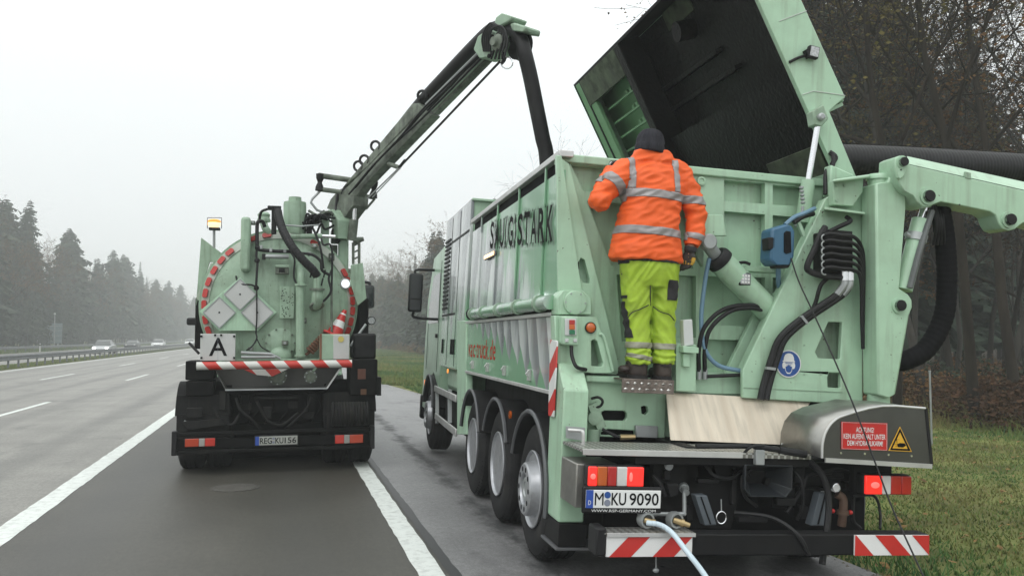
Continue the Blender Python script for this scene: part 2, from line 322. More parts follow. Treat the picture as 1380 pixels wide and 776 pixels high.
def graphic(name, mode):
    """glossy side print: deep green with pale grey ice streaks"""
    m = bpy.data.materials.new(name); m.use_nodes = True; N, L = m.node_tree.nodes, m.node_tree.links; p = N['Principled BSDF']
    p.inputs['Roughness'].default_value = 0.24; p.inputs['Coat Weight'].default_value = 0.5; p.inputs['Coat Roughness'].default_value = 0.08
    t = N.new('ShaderNodeTexCoord'); s = N.new('ShaderNodeSeparateXYZ'); L.new(t.outputs['Object'], s.inputs[0])
    mp = N.new('ShaderNodeMapping'); mp.inputs['Scale'].default_value = (1, 1.8, 0.5); L.new(t.outputs['Object'], mp.inputs[0])
    n = N.new('ShaderNodeTexNoise'); n.inputs['Scale'].default_value = 1.9; n.inputs['Detail'].default_value = 6; n.inputs['Distortion'].default_value = 0.8; L.new(mp.outputs[0], n.inputs['Vector'])
    mp2 = N.new('ShaderNodeMapping'); mp2.inputs['Scale'].default_value = (1, 1.5, 0.4); L.new(t.outputs['Object'], mp2.inputs[0])
    n2 = N.new('ShaderNodeTexNoise'); n2.inputs['Scale'].default_value = 1.7; n2.inputs['Detail'].default_value = 3; n2.inputs['Distortion'].default_value = 1.2; L.new(mp2.outputs[0], n2.inputs['Vector'])
    def M(op, a, b=None, c=None):
        k = N.new('ShaderNodeMath'); k.operation = op
        for i, q in enumerate((a, b, c)):
            if q is None: continue
            if isinstance(q, (int, float)): k.inputs[i].default_value = q
            else: L.new(q, k.inputs[i])
        return k.outputs[0]
    y, z = s.outputs['Y'], s.outputs['Z']
    if mode == 'upper':      # more ice towards the front and low down
        e = M('ADD', M('MULTIPLY_ADD', y, 0.42, -0.85), M('MULTIPLY_ADD', z, -1.25, 2.92))
    elif mode == 'module':
        e = M('ADD', M('MULTIPLY_ADD', z, 0.75, -1.45), M('MULTIPLY', y, 0.03))
    else:                    # skirt: ice fringe along the top, thick towards the rear
        e = M('ADD', M('MULTIPLY_ADD', y, -0.40, 0.62), M('MULTIPLY_ADD', z, 2.3, -3.2))
    k = M('ADD', e, M('MULTIPLY_ADD', n.outputs[0], 1.6, -0.8))
    r = N.new('ShaderNodeMapRange'); r.interpolation_type = 'SMOOTHSTEP'; r.inputs['From Min'].default_value = 0.0; r.inputs['From Max'].default_value = 0.42 if mode != 'skirt' else 0.12
    L.new(k, r.inputs['Value'])
    # soft folds of ice: each fold shades from grey to white across its width
    if mode == 'skirt': u_ = M('MULTIPLY_ADD', y, 3.1, M('MULTIPLY', z, -1.5))
    else: u_ = M('MULTIPLY_ADD', y, 1.25, M('MULTIPLY_ADD', z, 0.35, M('MULTIPLY', n.outputs[0], 1.1)))
    fr_ = M('FRACT', u_)
    if mode == 'skirt':      # icicle fringe hanging from the top edge, deepest at the rear
        bd_ = M('ADD', M('MULTIPLY_ADD', y, 0.150, 1.13), M('ADD', M('MULTIPLY', M('ABSOLUTE', M('SUBTRACT', fr_, 0.45)), 0.34), M('MULTIPLY_ADD', n2.outputs[0], 0.22, -0.11)))
        k = M('SUBTRACT', z, bd_); r.inputs['From Max'].default_value = 0.025; L.new(k, r.inputs['Value'])
    ice = N.new('ShaderNodeMix'); ice.data_type = 'RGBA'; ice.inputs[6].default_value = (0.19,0.21,0.22,1); ice.inputs[7].default_value = (0.60,0.64,0.63,1)
    r2 = N.new('ShaderNodeMapRange'); r2.interpolation_type = 'SMOOTHSTEP'; r2.inputs['From Min'].default_value = 0.3; r2.inputs['From Max'].default_value = 0.66; L.new(M('ADD', M('MULTIPLY', fr_, 0.34), M('MULTIPLY_ADD', n2.outputs[0], 0.6, 0.0)), r2.inputs['Value']); L.new(r2.outputs[0], ice.inputs['Factor'])
    g = N.new('ShaderNodeMix'); g.data_type = 'RGBA'; g.inputs[6].default_value = (0.15,0.34,0.20,1); g.inputs[7].default_value = (0.25,0.44,0.28,1); L.new(n.outputs[0], g.inputs['Factor'])
    o = N.new('ShaderNodeMix'); o.data_type = 'RGBA'; L.new(r.outputs[0], o.inputs['Factor']); L.new(g.outputs[2], o.inputs[6]); L.new(ice.outputs[2], o.inputs[7])
    L.new(o.outputs[2], p.inputs['Base Color']); return m
m_gup, m_gmod, m_gskirt = graphic('side_print_upper', 'upper'), graphic('side_print_module', 'module'), graphic('side_print_skirt', 'skirt')
def tread(name, col):
    """checker plate: raised lozenges as relief"""
    m = mat(name, col, 0.4, metal=0.75, var=0.15, dirt=0.6, dcol=(0.08,0.065,0.05), dscale=6); N, L = m.node_tree.nodes, m.node_tree.links
    t = N.new('ShaderNodeTexCoord'); mp = N.new('ShaderNodeMapping'); mp.inputs['Rotation'].default_value = (0, 0, R(45)); mp.inputs['Scale'].default_value = (30, 22, 22)
    L.new(t.outputs['Object'], mp.inputs[0]); c = N.new('ShaderNodeTexChecker'); c.inputs['Scale'].default_value = 1.0; L.new(mp.outputs[0], c.inputs['Vector'])
    mx = [n for n in N if n.bl_idname == 'ShaderNodeMix' and n.blend_type == 'MULTIPLY'][0]; wr = N.new('ShaderNodeMix'); wr.data_type = 'RGBA'; L.new(c.outputs['Fac'], wr.inputs['Factor'])
    wr.inputs[6].default_value = (col[0]*0.42, col[1]*0.41, col[2]*0.39, 1); wr.inputs[7].default_value = (*col, 1); L.new(wr.outputs[2], mx.inputs[6])       # worn bright lozenges, dull metal between
    b = N.new('ShaderNodeBump'); b.inputs['Strength'].default_value = 0.8; b.inputs['Distance'].default_value = 0.004; L.new(c.outputs['Fac'], b.inputs['Height']); L.new(b.outputs[0], N['Principled BSDF'].inputs['Normal'])
    return m
m_tread = tread('checker_plate', (0.55,0.55,0.53))

# ================================================================== THE SETTING
def grid_sheet(name, xs, ys, zf, m, kind='structure'):
    vs = [(x, y, zf(x, y)) for y in ys for x in (xs(y) if callable(xs) else xs)]
    n = len(xs(0) if callable(xs) else xs)
    fs = [(j*n+i, j*n+i+1, (j+1)*n+i+1, (j+1)*n+i) for j in range(len(ys)-1) for i in range(n-1)]
    b = MB().add(vs, fs); o = b.build(name, m, smooth=0)
    if kind: o['kind'] = kind
    return o
def gz(x, y):
    """height of the grassed ground"""
    if x < -14.3:
        if x > -30.5: return -0.05
        return -0.05 + min(0.5, (-30.5 - x) * 0.05)
    if x < 1.8: return -0.06
    if x < 6: return -0.05 * (x - 1.8) - 0.03
    if x < 9: return -0.24 - (x - 6) * 0.04
    if x < 15: return -0.36
    return -0.36 + (x - 15) * 0.025
def shoulder_z(x): return -0.05 * max(0.0, x - 1.8)
def edge_x(y):
    if y < 4: return 4.55
    if y < 25: return 4.55 + (y - 4) * 0.012
    if y < 36: return 4.8 - (y - 25) * 0.08
    return 3.92
def asphalt(name, c_a, c_b, split=None, band=None, rough=0.5, tracks=False):
    m = bpy.data.materials.new(name); m.use_nodes = True; N, L = m.node_tree.nodes, m.node_tree.links; p = N['Principled BSDF']
    t = N.new('ShaderNodeTexCoord'); s = N.new('ShaderNodeSeparateXYZ'); L.new(t.outputs['Object'], s.inputs[0])
    def M(op, a, b=None, c=None):
        k = N.new('ShaderNodeMath'); k.operation = op
        for i, q in enumerate((a, b, c)):
            if q is None: continue
            if isinstance(q, (int, float)): k.inputs[i].default_value = q
            else: L.new(q, k.inputs[i])
        return k.outputs[0]
    def NO(sc, det, mapping=(1,1,1), rough=0.6):
        mp = N.new('ShaderNodeMapping'); mp.inputs['Scale'].default_value = mapping; L.new(t.outputs['Object'], mp.inputs[0])
        n = N.new('ShaderNodeTexNoise'); n.inputs['Scale'].default_value = sc; n.inputs['Detail'].default_value = det; n.inputs['Roughness'].default_value = rough; L.new(mp.outputs[0], n.inputs['Vector']); return n.outputs[0]
    def MR(v, a, b, c, d):
        r = N.new('ShaderNodeMapRange'); r.inputs['From Min'].default_value = a; r.inputs['From Max'].default_value = b; r.inputs['To Min'].default_value = c; r.inputs['To Max'].default_value = d; L.new(v, r.inputs['Value']); return r.outputs[0]
    def MIX(f, a, b, bt='MIX'):
        k = N.new('ShaderNodeMix'); k.data_type = 'RGBA'; k.blend_type = bt
        for i, q in ((0, f), (6, a), (7, b)):
            if isinstance(q, (int, float)): k.inputs[i].default_value = q
            elif isinstance(q, tuple): k.inputs[i].default_value = (*q, 1)
            else: L.new(q, k.inputs[i])
        return k.outputs[2]
    c = c_a
    if split is not None: c = MIX(M('GREATER_THAN', s.outputs['X'], split), c_b, c_a)
    grain = MR(NO(160, 3), 0.3, 0.7, 0.72, 1.28); patch = M('MULTIPLY', MR(NO(0.9, 6), 0.3, 0.7, 0.82, 1.18), M('MULTIPLY', MR(NO(22, 4, (1, 0.6, 1)), 0.3, 0.7, 0.78, 1.22), MR(NO(58, 2), 0.3, 0.7, 0.75, 1.25)))
    streak = MR(NO(1.0, 5, (1.6, 0.05, 1)), 0.3, 0.7, 0.86, 1.14)
    c = MIX(1.0, c, M('MULTIPLY', M('MULTIPLY', grain, patch), streak), 'MULTIPLY')
    v_ = N.new('ShaderNodeTexVoronoi'); v_.feature = 'DISTANCE_TO_EDGE'; v_.inputs['Scale'].default_value = 0.55; mpv = N.new('ShaderNodeMapping'); mpv.inputs['Scale'].default_value = (1, 0.5, 1)
    av = N.new('ShaderNodeVectorMath'); L.new(t.outputs['Object'], av.inputs[0]); nv = N.new('ShaderNodeTexNoise'); nv.inputs['Scale'].default_value = 1.7; nv.inputs['Detail'].default_value = 6; L.new(t.outputs['Object'], nv.inputs['Vector']); L.new(nv.outputs['Color'], av.inputs[1]); L.new(av.outputs[0], mpv.inputs[0]); L.new(mpv.outputs[0], v_.inputs['Vector'])
    crack = M('MULTIPLY', MR(v_.outputs['Distance'], 0.0, 0.006, 0.55, 0.0), MR(NO(0.5, 3), 0.5, 0.62, 0, 1)); c = MIX(crack, c, (0.02, 0.02, 0.02))
    speck = MR(NO(420, 2), 0.66, 0.74, 0, 0.5); c = MIX(speck, c, (0.30, 0.29, 0.27))       # pale chippings in the surface
    if tracks:       # wheel paths polished darker in every lane
        w_ = M('SINE', M('MULTIPLY_ADD', s.outputs['X'], 3.38, 0.9)); c = MIX(MR(M('MULTIPLY_ADD', NO(0.6, 5, (1, 0.08, 1)), 1.1, w_), 0.9, 1.7, 0, 0.42), c, (0.05, 0.049, 0.046))
        sp = MR(NO(1.1, 6, (1, 0.5, 1)), 0.60, 0.70, 0, 0.4); c = MIX(sp, c, (0.045, 0.044, 0.042))
    rgh = rough
    if band is not None:     # damp, tyre-blackened strip beside the line and spilled spots
        d = M('ABSOLUTE', M('SUBTRACT', s.outputs['X'], M('MULTIPLY_ADD', s.outputs['Y'], 0.006, band)), 0)
        w = M('ADD', M('MULTIPLY_ADD', d, -3.0, 0.42), M('MULTIPLY_ADD', NO(2.2, 8, (1, 0.55, 1), 0.72), 2.6, -1.3))
        f1 = MR(w, -0.05, 0.5, 0, 0.9)
        f2 = MR(NO(0.75, 5, (1.2, 0.7, 1)), 0.58, 0.68, 0, 0.5)
        f3 = MR(NO(3.3, 3), 0.69, 0.72, 0, 0.7)
        f = M('MAXIMUM', M('MAXIMUM', f1, f2), f3)
        c = MIX(f, c, (0.026, 0.027, 0.028)); rgh = MR(f, 0, 0.8, rough, 0.62)
    if isinstance(rgh, (int, float)): p.inputs['Roughness'].default_value = rgh
    else: L.new(rgh, p.inputs['Roughness'])
    L.new(c, p.inputs['Base Color'])
    bp = N.new('ShaderNodeBump'); bp.inputs['Strength'].default_value = 0.5; bp.inputs['Distance'].default_value = 0.006
    L.new(NO(130, 4), bp.inputs['Height']); L.new(bp.outputs[0], p.inputs['Normal']); return m
m_road = asphalt('carriageway', (0.052,0.049,0.040), (0.195,0.188,0.17), split=-2.33, rough=0.5, tracks=True)
m_shoulder = asphalt('hard_shoulder_asphalt', (0.175,0.173,0.175), None, band=1.95, rough=0.42)
m_paint = mat('road_paint', (0.66,0.69,0.66), 0.5, var=0.05, dirt=0.55, dcol=(0.16,0.16,0.145), dscale=11, bump=0.3, bscale=120)
m_seam = mat('bitumen_seam', (0.018,0.018,0.02), 0.45)
def grass_ground():
    m = mat('grass_ground', (0.13,0.145,0.048), 0.9, var=0.5, scale=1.3, dirt=0.75, dcol=(0.16,0.12,0.06), dscale=0.7, bump=0.8, bscale=30, spec=0.1); return m
m_ground = grass_ground()
m_floor = mat('forest_floor', (0.030,0.022,0.013), 0.95, var=0.5, scale=2.5, dirt=0.6, dcol=(0.055,0.035,0.015), dscale=2, bump=0.9, bscale=20, spec=0.1)

ys_near = [-30, -8, 0, 4, 8, 12, 16, 20, 25, 28, 31, 34, 36, 45, 60, 90, 140, 220, 350, 600, 1500]
grid_sheet('ground', [-900, -300, -120, -60, -40, -30.5, -14.3, 1.8, 6, 9, 12, 15, 15.6, 20, 40, 90, 300, 900], ys_near, gz, m_ground)
grid_sheet('forest_floor', [15.6, 17, 20, 30, 45, 90, 140], [-25, 0, 10, 20, 40, 70, 120, 200, 330], lambda x, y: gz(x, y) + 0.03, m_floor)
grid_sheet('forest_floor', [-140, -90, -60, -34.5], [60, 120, 200, 330, 520], lambda x, y: gz(x, y) + 0.03, m_floor)
road = grid_sheet('road', [-14.3, 1.26], [-12, 20, 60, 150, 400, 1400], lambda x, y: 0.0, m_road)
opp = grid_sheet('road', [-29.0, -17.2], [-12, 150, 1400], lambda x, y: 0.0, m_road)
def sh_x(y): e = edge_x(y); return [1.26, 1.8, 2.6, 3.4, e, e + 0.07]
def sh_z(x, y): return shoulder_z(x) - (0.10 if x > edge_x(y) + 0.03 else 0)
grid_sheet('hard_shoulder', sh_x, [-12, -5] + [i * 1.0 for i in range(0, 40)] + [45, 60, 90, 150, 300, 1400], sh_z, m_shoulder)
def paint(name, x0, x1, y0, y1, m=m_paint, z=0.004, parent=None):
    yy = [y0]; rj = random.Random(int(x0*100)+int(y1))
    while yy[-1] < y1 - 1e-6: yy.append(min(y1, yy[-1] + (0.16 if yy[-1] < 28 else 12.0)))
    vs = []
    for y in yy: j = 0.007 if y < 28 else 0; vs += [(x0 + rj.uniform(-j, j), y, z), (x1 + rj.uniform(-j, j), y, z)]
    o = MB().add(vs, [(2*i, 2*i+1, 2*i+3, 2*i+2) for i in range(len(yy)-1)]).build(name, m, parent, smooth=0)
    if parent is None: o['kind'] = 'structure'
    return o
paint('edge_line', 1.0, 1.19, -12, 900); paint('lane_line', -2.45, -2.21, -12, 900); paint('edge_line', -13.85, -13.65, -12, 900)
paint('seam', 1.22, 1.30, -12, 900, m_seam)
d0 = None
for x, y0 in [(-6.0, 1.6), (-9.55, 3.2)]:
    for k in range(12):
        if d0 is None: d0 = paint('lane_dash', -0.075, 0.075, 0, 6.0, parent=road)
        q = d0 if k == 0 and x == -6.0 else d0.copy()
        if q is not d0: COL.objects.link(q)
        q.location = (x, y0 + 18.2 * k, 0)
m_iron = mat('manhole_iron', (0.10,0.095,0.085), 0.6, metal=0.4, var=0.3, scale=20, bump=0.4)
mh = MB(); mh.lathe([(0.27,0.0),(0.27,0.006),(0.23,0.007),(0.225,0.003),(0.22,0.007),(0.0,0.008)], (-0.47,10.5,0.001), (0,0,1), 28)
tag(mh.build('manhole_cover', m_iron, at=(-0.47,10.5,0), frame=M_W), 'round iron cover set in the lane behind the suction truck', 'manhole cover')

# ------------------------------------------------------------------ crash barriers
m_rail = mat('weathered_rail', (0.15,0.16,0.17), 0.5, metal=0.4, var=0.2, dirt=0.4)
def barrier(x, ys, label, both, name='crash_barrier', n_parts=80):
    t = thing(name, label, 'crash barrier', M_W, (x, ys[0], 0))
    b = MB()
    prof = [(0.00,0.44),(0.05,0.47),(0.055,0.53),(0.0,0.57),(0.0,0.61),(0.055,0.65),(0.05,0.72),(0.0,0.75)]
    for sgn in ((1, -1) if both else (1,)):
        x0 = x + sgn * 0.10
        pts = [(x0 + sgn * a, z) for a, z in prof]; back = [(a - sgn * 0.006, z) for a, z in reversed(pts)]
        b.prism(pts + back, 1, ys[0] - 2, ys[-1] + 1)
    b.build('rail', m_rail, t)
    p0 = None
    near, far = ys[:n_parts], ys[n_parts:]
    for y in near:
        if p0 is None:
            q = MB(); q.box(x - 0.05, x + 0.05, y - 0.03, y + 0.03, -0.3, 0.70)
            if both: q.box(x - 0.10, x + 0.10, y - 0.04, y + 0.04, 0.54, 0.64)
            p0 = q.build('post', m_rail, t)
        else:
            c = p0.copy(); COL.objects.link(c); c.parent = t; c.location = (0, y - ys[0], 0)
    if far:
        q = MB()
        for y in far: q.box(x - 0.05, x + 0.05, y - 0.03, y + 0.03, -0.3, 0.70)
        tag(q.build('post', m_galv, t), kind='stuff')
barrier(-14.95, [41 + 2.0 * i for i in range(180)], 'double galvanised crash barrier on close posts along the left road edge', True)
barrier(-29.7, [60 + 4.0 * i for i in range(100)], 'far crash barrier beyond the oncoming carriageway below the dark forest', False, n_parts=60)

# ------------------------------------------------------------------ oncoming cars
def car(x, y, paint_m, label, lit, w=1.8, h=1.46, l=4.4):
    t = thing('oncoming_car', label, 'car', M_W @ Matrix.Translation((x, y, 0)), (0,0,0), 'cars on the far carriageway')
    b = MB(); W2 = w / 2
    prof = [(-l/2,0.32),(-l/2+0.02,0.62),(-l/2+0.35,0.78),(-l/2+1.15,0.93),(l/2-0.7,0.98),(l/2-0.05,0.9),(l/2,0.35),(l/2-0.3,0.22),(-l/2+0.25,0.2)]
    b.prism(prof, 0, -W2, W2); b.build('body', paint_m, t, bevel=0.07)
    g = MB(); top = [(-l/2+1.0,0.92),(-l/2+1.75,h-0.03),(l/2-1.4,h-0.02),(l/2-0.6,0.95)]
    a = [(-W2+0.06, q[0], q[1]) if q[1] < 1.1 else (-W2+0.24, q[0], q[1]) for q in top]; c = [(-p[0], p[1], p[2]) for p in a]
    g.hexa(a, c); g.build('cabin_glass', m_glass, t, bevel=0.03)
    r = MB(); r.hexa([(-W2+0.22,-l/2+1.72,h-0.035),(W2-0.22,-l/2+1.72,h-0.035),(W2-0.22,l/2-1.4,h-0.02),(-W2+0.22,l/2-1.4,h-0.02)],
                     [(-W2+0.26,-l/2+1.8,h+0.02),(W2-0.26,-l/2+1.8,h+0.02),(W2-0.26,l/2-1.5,h+0.02),(-W2+0.26,l/2-1.5,h+0.02)]); r.build('roof', paint_m, t, bevel=0.02)
    for s in (-1, 1):
        q = MB(); q.ball((s*(W2-0.28), -l/2+0.06, 0.66), 0.16, 0.06, 0.075); q.build('headlight', m_headlit if lit else m_whitelens, t)
        for yy in (-l/2+0.85, l/2-0.85):
            q = MB(); q.lathe([(0.30,0),(0.32,0.03),(0.32,0.19),(0.30,0.22)], (s*(W2-0.2), yy, 0.32), (s,0,0), 16); q.build('wheel', m_tyre, t)
    g2 = MB(); g2.box(-0.5,0.5,-l/2-0.012,-l/2+0.02,0.40,0.54); g2.build('grille', m_black, t)
m_cs = mat('car_silver', (0.42,0.43,0.44), 0.3, metal=0.5, var=0.03); m_cd = mat('car_dark', (0.03,0.033,0.038), 0.3, var=0.03); m_cw = mat('car_white', (0.72,0.73,0.73), 0.3, var=0.03)
car(-18.6, 103, m_cs, 'silver car with its headlights on, nearest of the oncoming cars', True)
car(-22.6, 148, m_cd, 'dark low car passing behind the far end of the barrier', False, h=1.4)
car(-20.0, 158, m_cw, 'white car beside the dark car in the fog', False)
car(-19.4, 205, m_cw, 'small pale car farthest off in the fog near the suction truck', False)

# ------------------------------------------------------------------ things across the road
t = thing('motorway_sign', 'large grey sign board seen on two posts before the left forest', 'sign', M_W, (-34.0, 147, 0.1))
b = MB(); b.box(-36.0,-32.6,146.95,147.0,0.9,4.0); bd = b.build('board', mat('sign_back_grey', (0.19,0.25,0.27), 0.5, var=0.08), t, bevel=0.02)
b = MB()
for z in (1.3, 2.1, 2.9, 3.6): b.box(-36.0,-32.6,146.88,146.95,z-0.05,z+0.05)
b.build('stiffener', m_galv, bd)
for x in (-35.4, -33.2):
    b = MB(); b.cyl((x,147.1,-0.1),(x,147.1,3.9),0.08,0.08,10); b.build('post', m_galv, t)
t = thing('lamp_post', 'thin pale camera pole with a small head beside the sign board', 'pole', M_W, (-33.0, 144, 0.1))
b = MB(); b.cyl((-33.0,144,-0.1),(-33.0,144,5.3),0.08,0.05,10); b.build('pole', m_galv, t)
b = MB(); b.ball((-33.0,143.9,5.4),0.16,0.2,0.13); b.build('head', m_lightgrey, t)
t = thing('delineator_post', 'small white roadside post beyond the oncoming lanes', 'post', M_W, (-29.1, 120, 0))
b = MB(); b.box(-29.16,-29.04,119.95,120.05,-0.1,1.05); b.build('post_body', m_white, t, bevel=0.02)
b = MB(); b.box(-29.165,-29.035,119.94,120.06,0.75,0.93); b.build('black_band', m_ink, t)
t = thing('marker_pole', 'thin grey metal rod standing in the grass behind the right truck', 'pole', M_W)
q = un(1250, 600, 2, -0.36, M_W); q.x += 0.1
b = MB(); b.cyl((q.x,q.y,-0.5),(q.x,q.y,1.05),0.018,0.018,8); b.build('rod', m_galv, t)
b = MB(); b.cyl((q.x,q.y,1.05),(q.x,q.y,1.075),0.024,0.02,8); b.build('cap', m_galv, t)

# ------------------------------------------------------------------ trees
m_bark = mat('bark', (0.026,0.021,0.016), 0.9, var=0.4, scale=5, stretch=(1,1,0.2), bump=0.6, bscale=20, spec=0.1)
m_barkg = mat('grey_bark', (0.05,0.046,0.040), 0.9, var=0.35, scale=5, stretch=(1,1,0.2), bump=0.5, bscale=20, spec=0.1)
m_needle = mat('spruce_needles', (0.030,0.046,0.030), 0.8, var=0.6, scale=1.4, spec=0.15)
m_needle2 = mat('pine_needles', (0.042,0.058,0.036), 0.8, var=0.6, scale=1.4, spec=0.15)
m_leafb = mat('brown_leaves', (0.13,0.070,0.028), 0.8, var=0.7, scale=2.5, spec=0.15)
m_leafy = mat('yellow_green_leaves', (0.11,0.092,0.032), 0.8, var=0.7, scale=2.5, spec=0.15)
m_leafr = mat('russet_leaves', (0.060,0.032,0.018), 0.85, var=0.7, scale=2.5, spec=0.1)
def mesh_obj(name, v, f, m):
    me = bpy.data.meshes.new(name); me.from_pydata(v, [], f); me.materials.append(m); return me
def conifer_meshes(seed, h, rmax, base, needle, dens=1.0, taper=0.85):
    r = random.Random(seed); b = MB(); b.tube([(0,0,-0.3),(0.03,0.02,h*0.5),(0,0,h)], [h*0.007+0.04, h*0.005+0.025, 0.012], 6)
    v, f = [], []; z = h * base
    while z < h * 0.995:
        t = (z / h - base) / (1 - base); rad = rmax * (1 - t) ** taper * r.uniform(0.6, 1.15) + 0.12
        nb = max(5, int((8 + 4 * (1 - t)) * dens)); a0 = r.random() * 6.28
        for i in range(nb):
            a = a0 + i * 6.283 / nb + r.uniform(-0.3, 0.3); L = rad * r.uniform(0.4, 1.15); dz = -0.32 * L + r.uniform(-0.15, 0.15)
            ca, sa = math.cos(a), math.sin(a)
            P = [(ca*L*s, sa*L*s, z + dz * s * s + 0.12 * L * s * (1 - s)) for s in (0.08, 0.4, 0.7, 1.0)]
            for k in range(3):
                (x0,y0,z0),(x1,y1,z1) = P[k], P[k+1]; w = (0.36, 0.34, 0.22)[k] * L * 0.95 + 0.09
                for sg in (-1, 1):
                    n = len(v); jx, jz = r.uniform(0.5, 1.15), r.uniform(0.2, 0.55)
                    v += [(x0,y0,z0),(x1,y1,z1),((x0+x1)/2 - sa*w*sg*jx + ca*w*0.4, (y0+y1)/2 + ca*w*sg*jx + sa*w*0.4, (z0+z1)/2 - w*jz)]
                    f.append((n, n+1, n+2))
                n = len(v); w2 = w * r.uniform(0.5, 1.2)
                v += [(x0,y0,z0),(x1,y1,z1),((x0+x1)/2 + r.uniform(-.1,.1), (y0+y1)/2 + r.uniform(-.1,.1), (z0+z1)/2 - w2)]; f.append((n, n+1, n+2))
        z += r.uniform(0.28, 0.46) * (0.7 + 0.5 * (1 - t))
    me_t = bpy.data.meshes.new('trunk'); me_t.from_pydata(b.v, [], b.f); me_t.materials.append(m_bark)
    return me_t, mesh_obj('crown', v, f, needle)
def broadleaf_meshes(seed, h, spread, leaf_m, n_leaf, bark=None, crooked=0.35, levels=4, leafsize=0.11, first=0.22, girth=0.013):
    r = random.Random(seed); b = MB(); tips = []
    def grow(p, d, L, rad, lev):
        pts = [p]; rr = [rad]; k = 4 if lev < 2 else 3; q = p.copy(); dd = d.copy()
        for i in range(k):
            dd = (dd + Vector((r.gauss(0,1), r.gauss(0,1), r.gauss(0,0.6))) * crooked * 0.42 + Vector((0,0,0.06))).normalized()
            q = q + dd * L / k; pts.append(q.copy()); rr.append(max(0.0055, rad * (1 - 0.55 * (i + 1) / k)))
        b.tube(pts, rr, 7 if lev == 0 else (5 if lev == 1 else 3), caps=False)
        if lev >= levels - 2: tips.extend(pts[1:])
        if lev >= levels: return
        nch = (6, 5, 4, 4)[min(lev, 3)]
        for i in range(nch):
            s = (first + (1 - first) * (i + r.random()) / nch) if lev == 0 else r.uniform(0.25, 1.0)
            x = s * k; j = min(int(x), k - 1); o = pts[j].lerp(pts[j+1], x - j)
            ang = r.uniform(0.55, 1.15) if lev else r.uniform(0.5, 1.05)
            u, v, _ = frame_of(dd); az = i * 2.4 + r.uniform(-0.5, 0.5); side = u * math.cos(az) + v * math.sin(az)
            nd = (dd * math.cos(ang) + side * math.sin(ang) * spread + Vector((0,0,0.12))).normalized()
            grow(o, nd, L * r.uniform(0.42, 0.66), rr[j] * r.uniform(0.42, 0.62), lev + 1)
    grow(Vector((0,0,-0.2)), Vector((r.uniform(-.08,.08), r.uniform(-.08,.08), 1)).normalized(), h * 0.72, h * girth + 0.03, 0)
    v, f = [], []
    for i in range(n_leaf):
        p = r.choice(tips) + Vector((r.gauss(0,0.07), r.gauss(0,0.07), r.gauss(0,0.07))); a = Vector((r.gauss(0,1), r.gauss(0,1), r.gauss(0,1))).normalized(); u, w, _ = frame_of(a)
        s = leafsize * r.uniform(0.6, 1.4); n = len(v); v += [tuple(p - u*s*0.5), tuple(p + w*s*0.35), tuple(p + u*s*0.6), tuple(p - w*s*0.35)]; f.append((n,n+1,n+2,n+3))
    me_t = bpy.data.meshes.new('trunk'); me_t.from_pydata(b.v, [], b.f); me_t.materials.append(bark or m_bark)
    me_t.polygons.foreach_set('use_smooth', [True] * len(me_t.polygons))
    return me_t, mesh_obj('crown', v, f, leaf_m)
CON = [conifer_meshes(10 + i, 18, (3.4, 4.2, 3.0, 4.4, 3.8)[i], (0.14, 0.26, 0.12, 0.36, 0.10)[i], (m_needle, m_needle2)[i % 2], 1.25, (0.85, 0.55, 1.0, 0.5, 0.7)[i]) for i in range(5)]
CON2 = [conifer_meshes(40 + i, 18, 3.3, (0.24, 0.36, 0.14)[i], (m_needle2, m_needle, m_needle)[i], 2.1) for i in range(3)]
BRO = [broadleaf_meshes(20 + i, 15, 1.0, (m_leafb, m_leafy, m_leafb, m_leafr)[i], (6500, 5000, 6000, 5000)[i], (m_bark, m_barkg)[i % 2], leafsize=0.10, girth=0.007, first=0.38, crooked=0.26) for i in range(4)]
BARE = [broadleaf_meshes(30 + i, 15, 1.05, (m_leafb, m_leafy, m_leafb)[i], (4200, 4600, 40)[i], (m_bark, m_bark, m_barkg)[i], 0.26, levels=4, leafsize=0.085, girth=0.0062, first=0.45) for i in range(3)]
def tree(name, meshes, x, y, sc, label, group, sz=None, rot=None):
    t = bpy.data.objects.new(name, None); COL.objects.link(t); t.location = (x, y, gz(x, y)); t.rotation_euler = (0, 0, rnd.uniform(0, 6.28) if rot is None else rot)
    t.scale = (sc, sc, sz or sc); tag(t, label, 'tree', group)
    for nme, me in zip(('trunk', 'crown'), meshes):
        o = bpy.data.objects.new(nme, me); COL.objects.link(o); o.parent = t
    return t
rt = random.Random(3)
# left forest beyond the oncoming carriageway
for row, (x0, step, y0, y1) in enumerate([(-37, 3.8, 96, 420), (-41, 4.6, 98, 400), (-47, 5.0, 105, 380)]):
    y = y0
    while y < y1:
        x = x0 + rt.uniform(-1.6, 1.6); far = y > 250; bx = 690 + F_PX * math.tan(math.atan2(x, y) - YAW)
        zone = 'at the left picture edge' if bx < 40 else 'behind the sign board' if bx < 110 else 'beyond the silver car' if bx < 185 else 'at the hazy far end'
        if rt.random() < (0.72 if not far else 0.5):
            k = rt.randrange(5); sc = rt.uniform(0.72, 1.22)
            tree('conifer_tree', CON[k], x, y, sc, 'dark fog veiled conifer of the left forest ' + zone, 'conifers of the left forest ' + zone, sc * rt.uniform(0.92, 1.1))
        else:
            k = rt.randrange(4); sc = rt.uniform(0.7, 1.05)
            tree('broadleaf_tree', BRO[k], x, y, sc, 'brownish fog veiled broadleaf tree of the left forest ' + zone, 'broadleaf trees of the left forest ' + zone)
        y += step * rt.uniform(0.6, 1.4)
y = 98
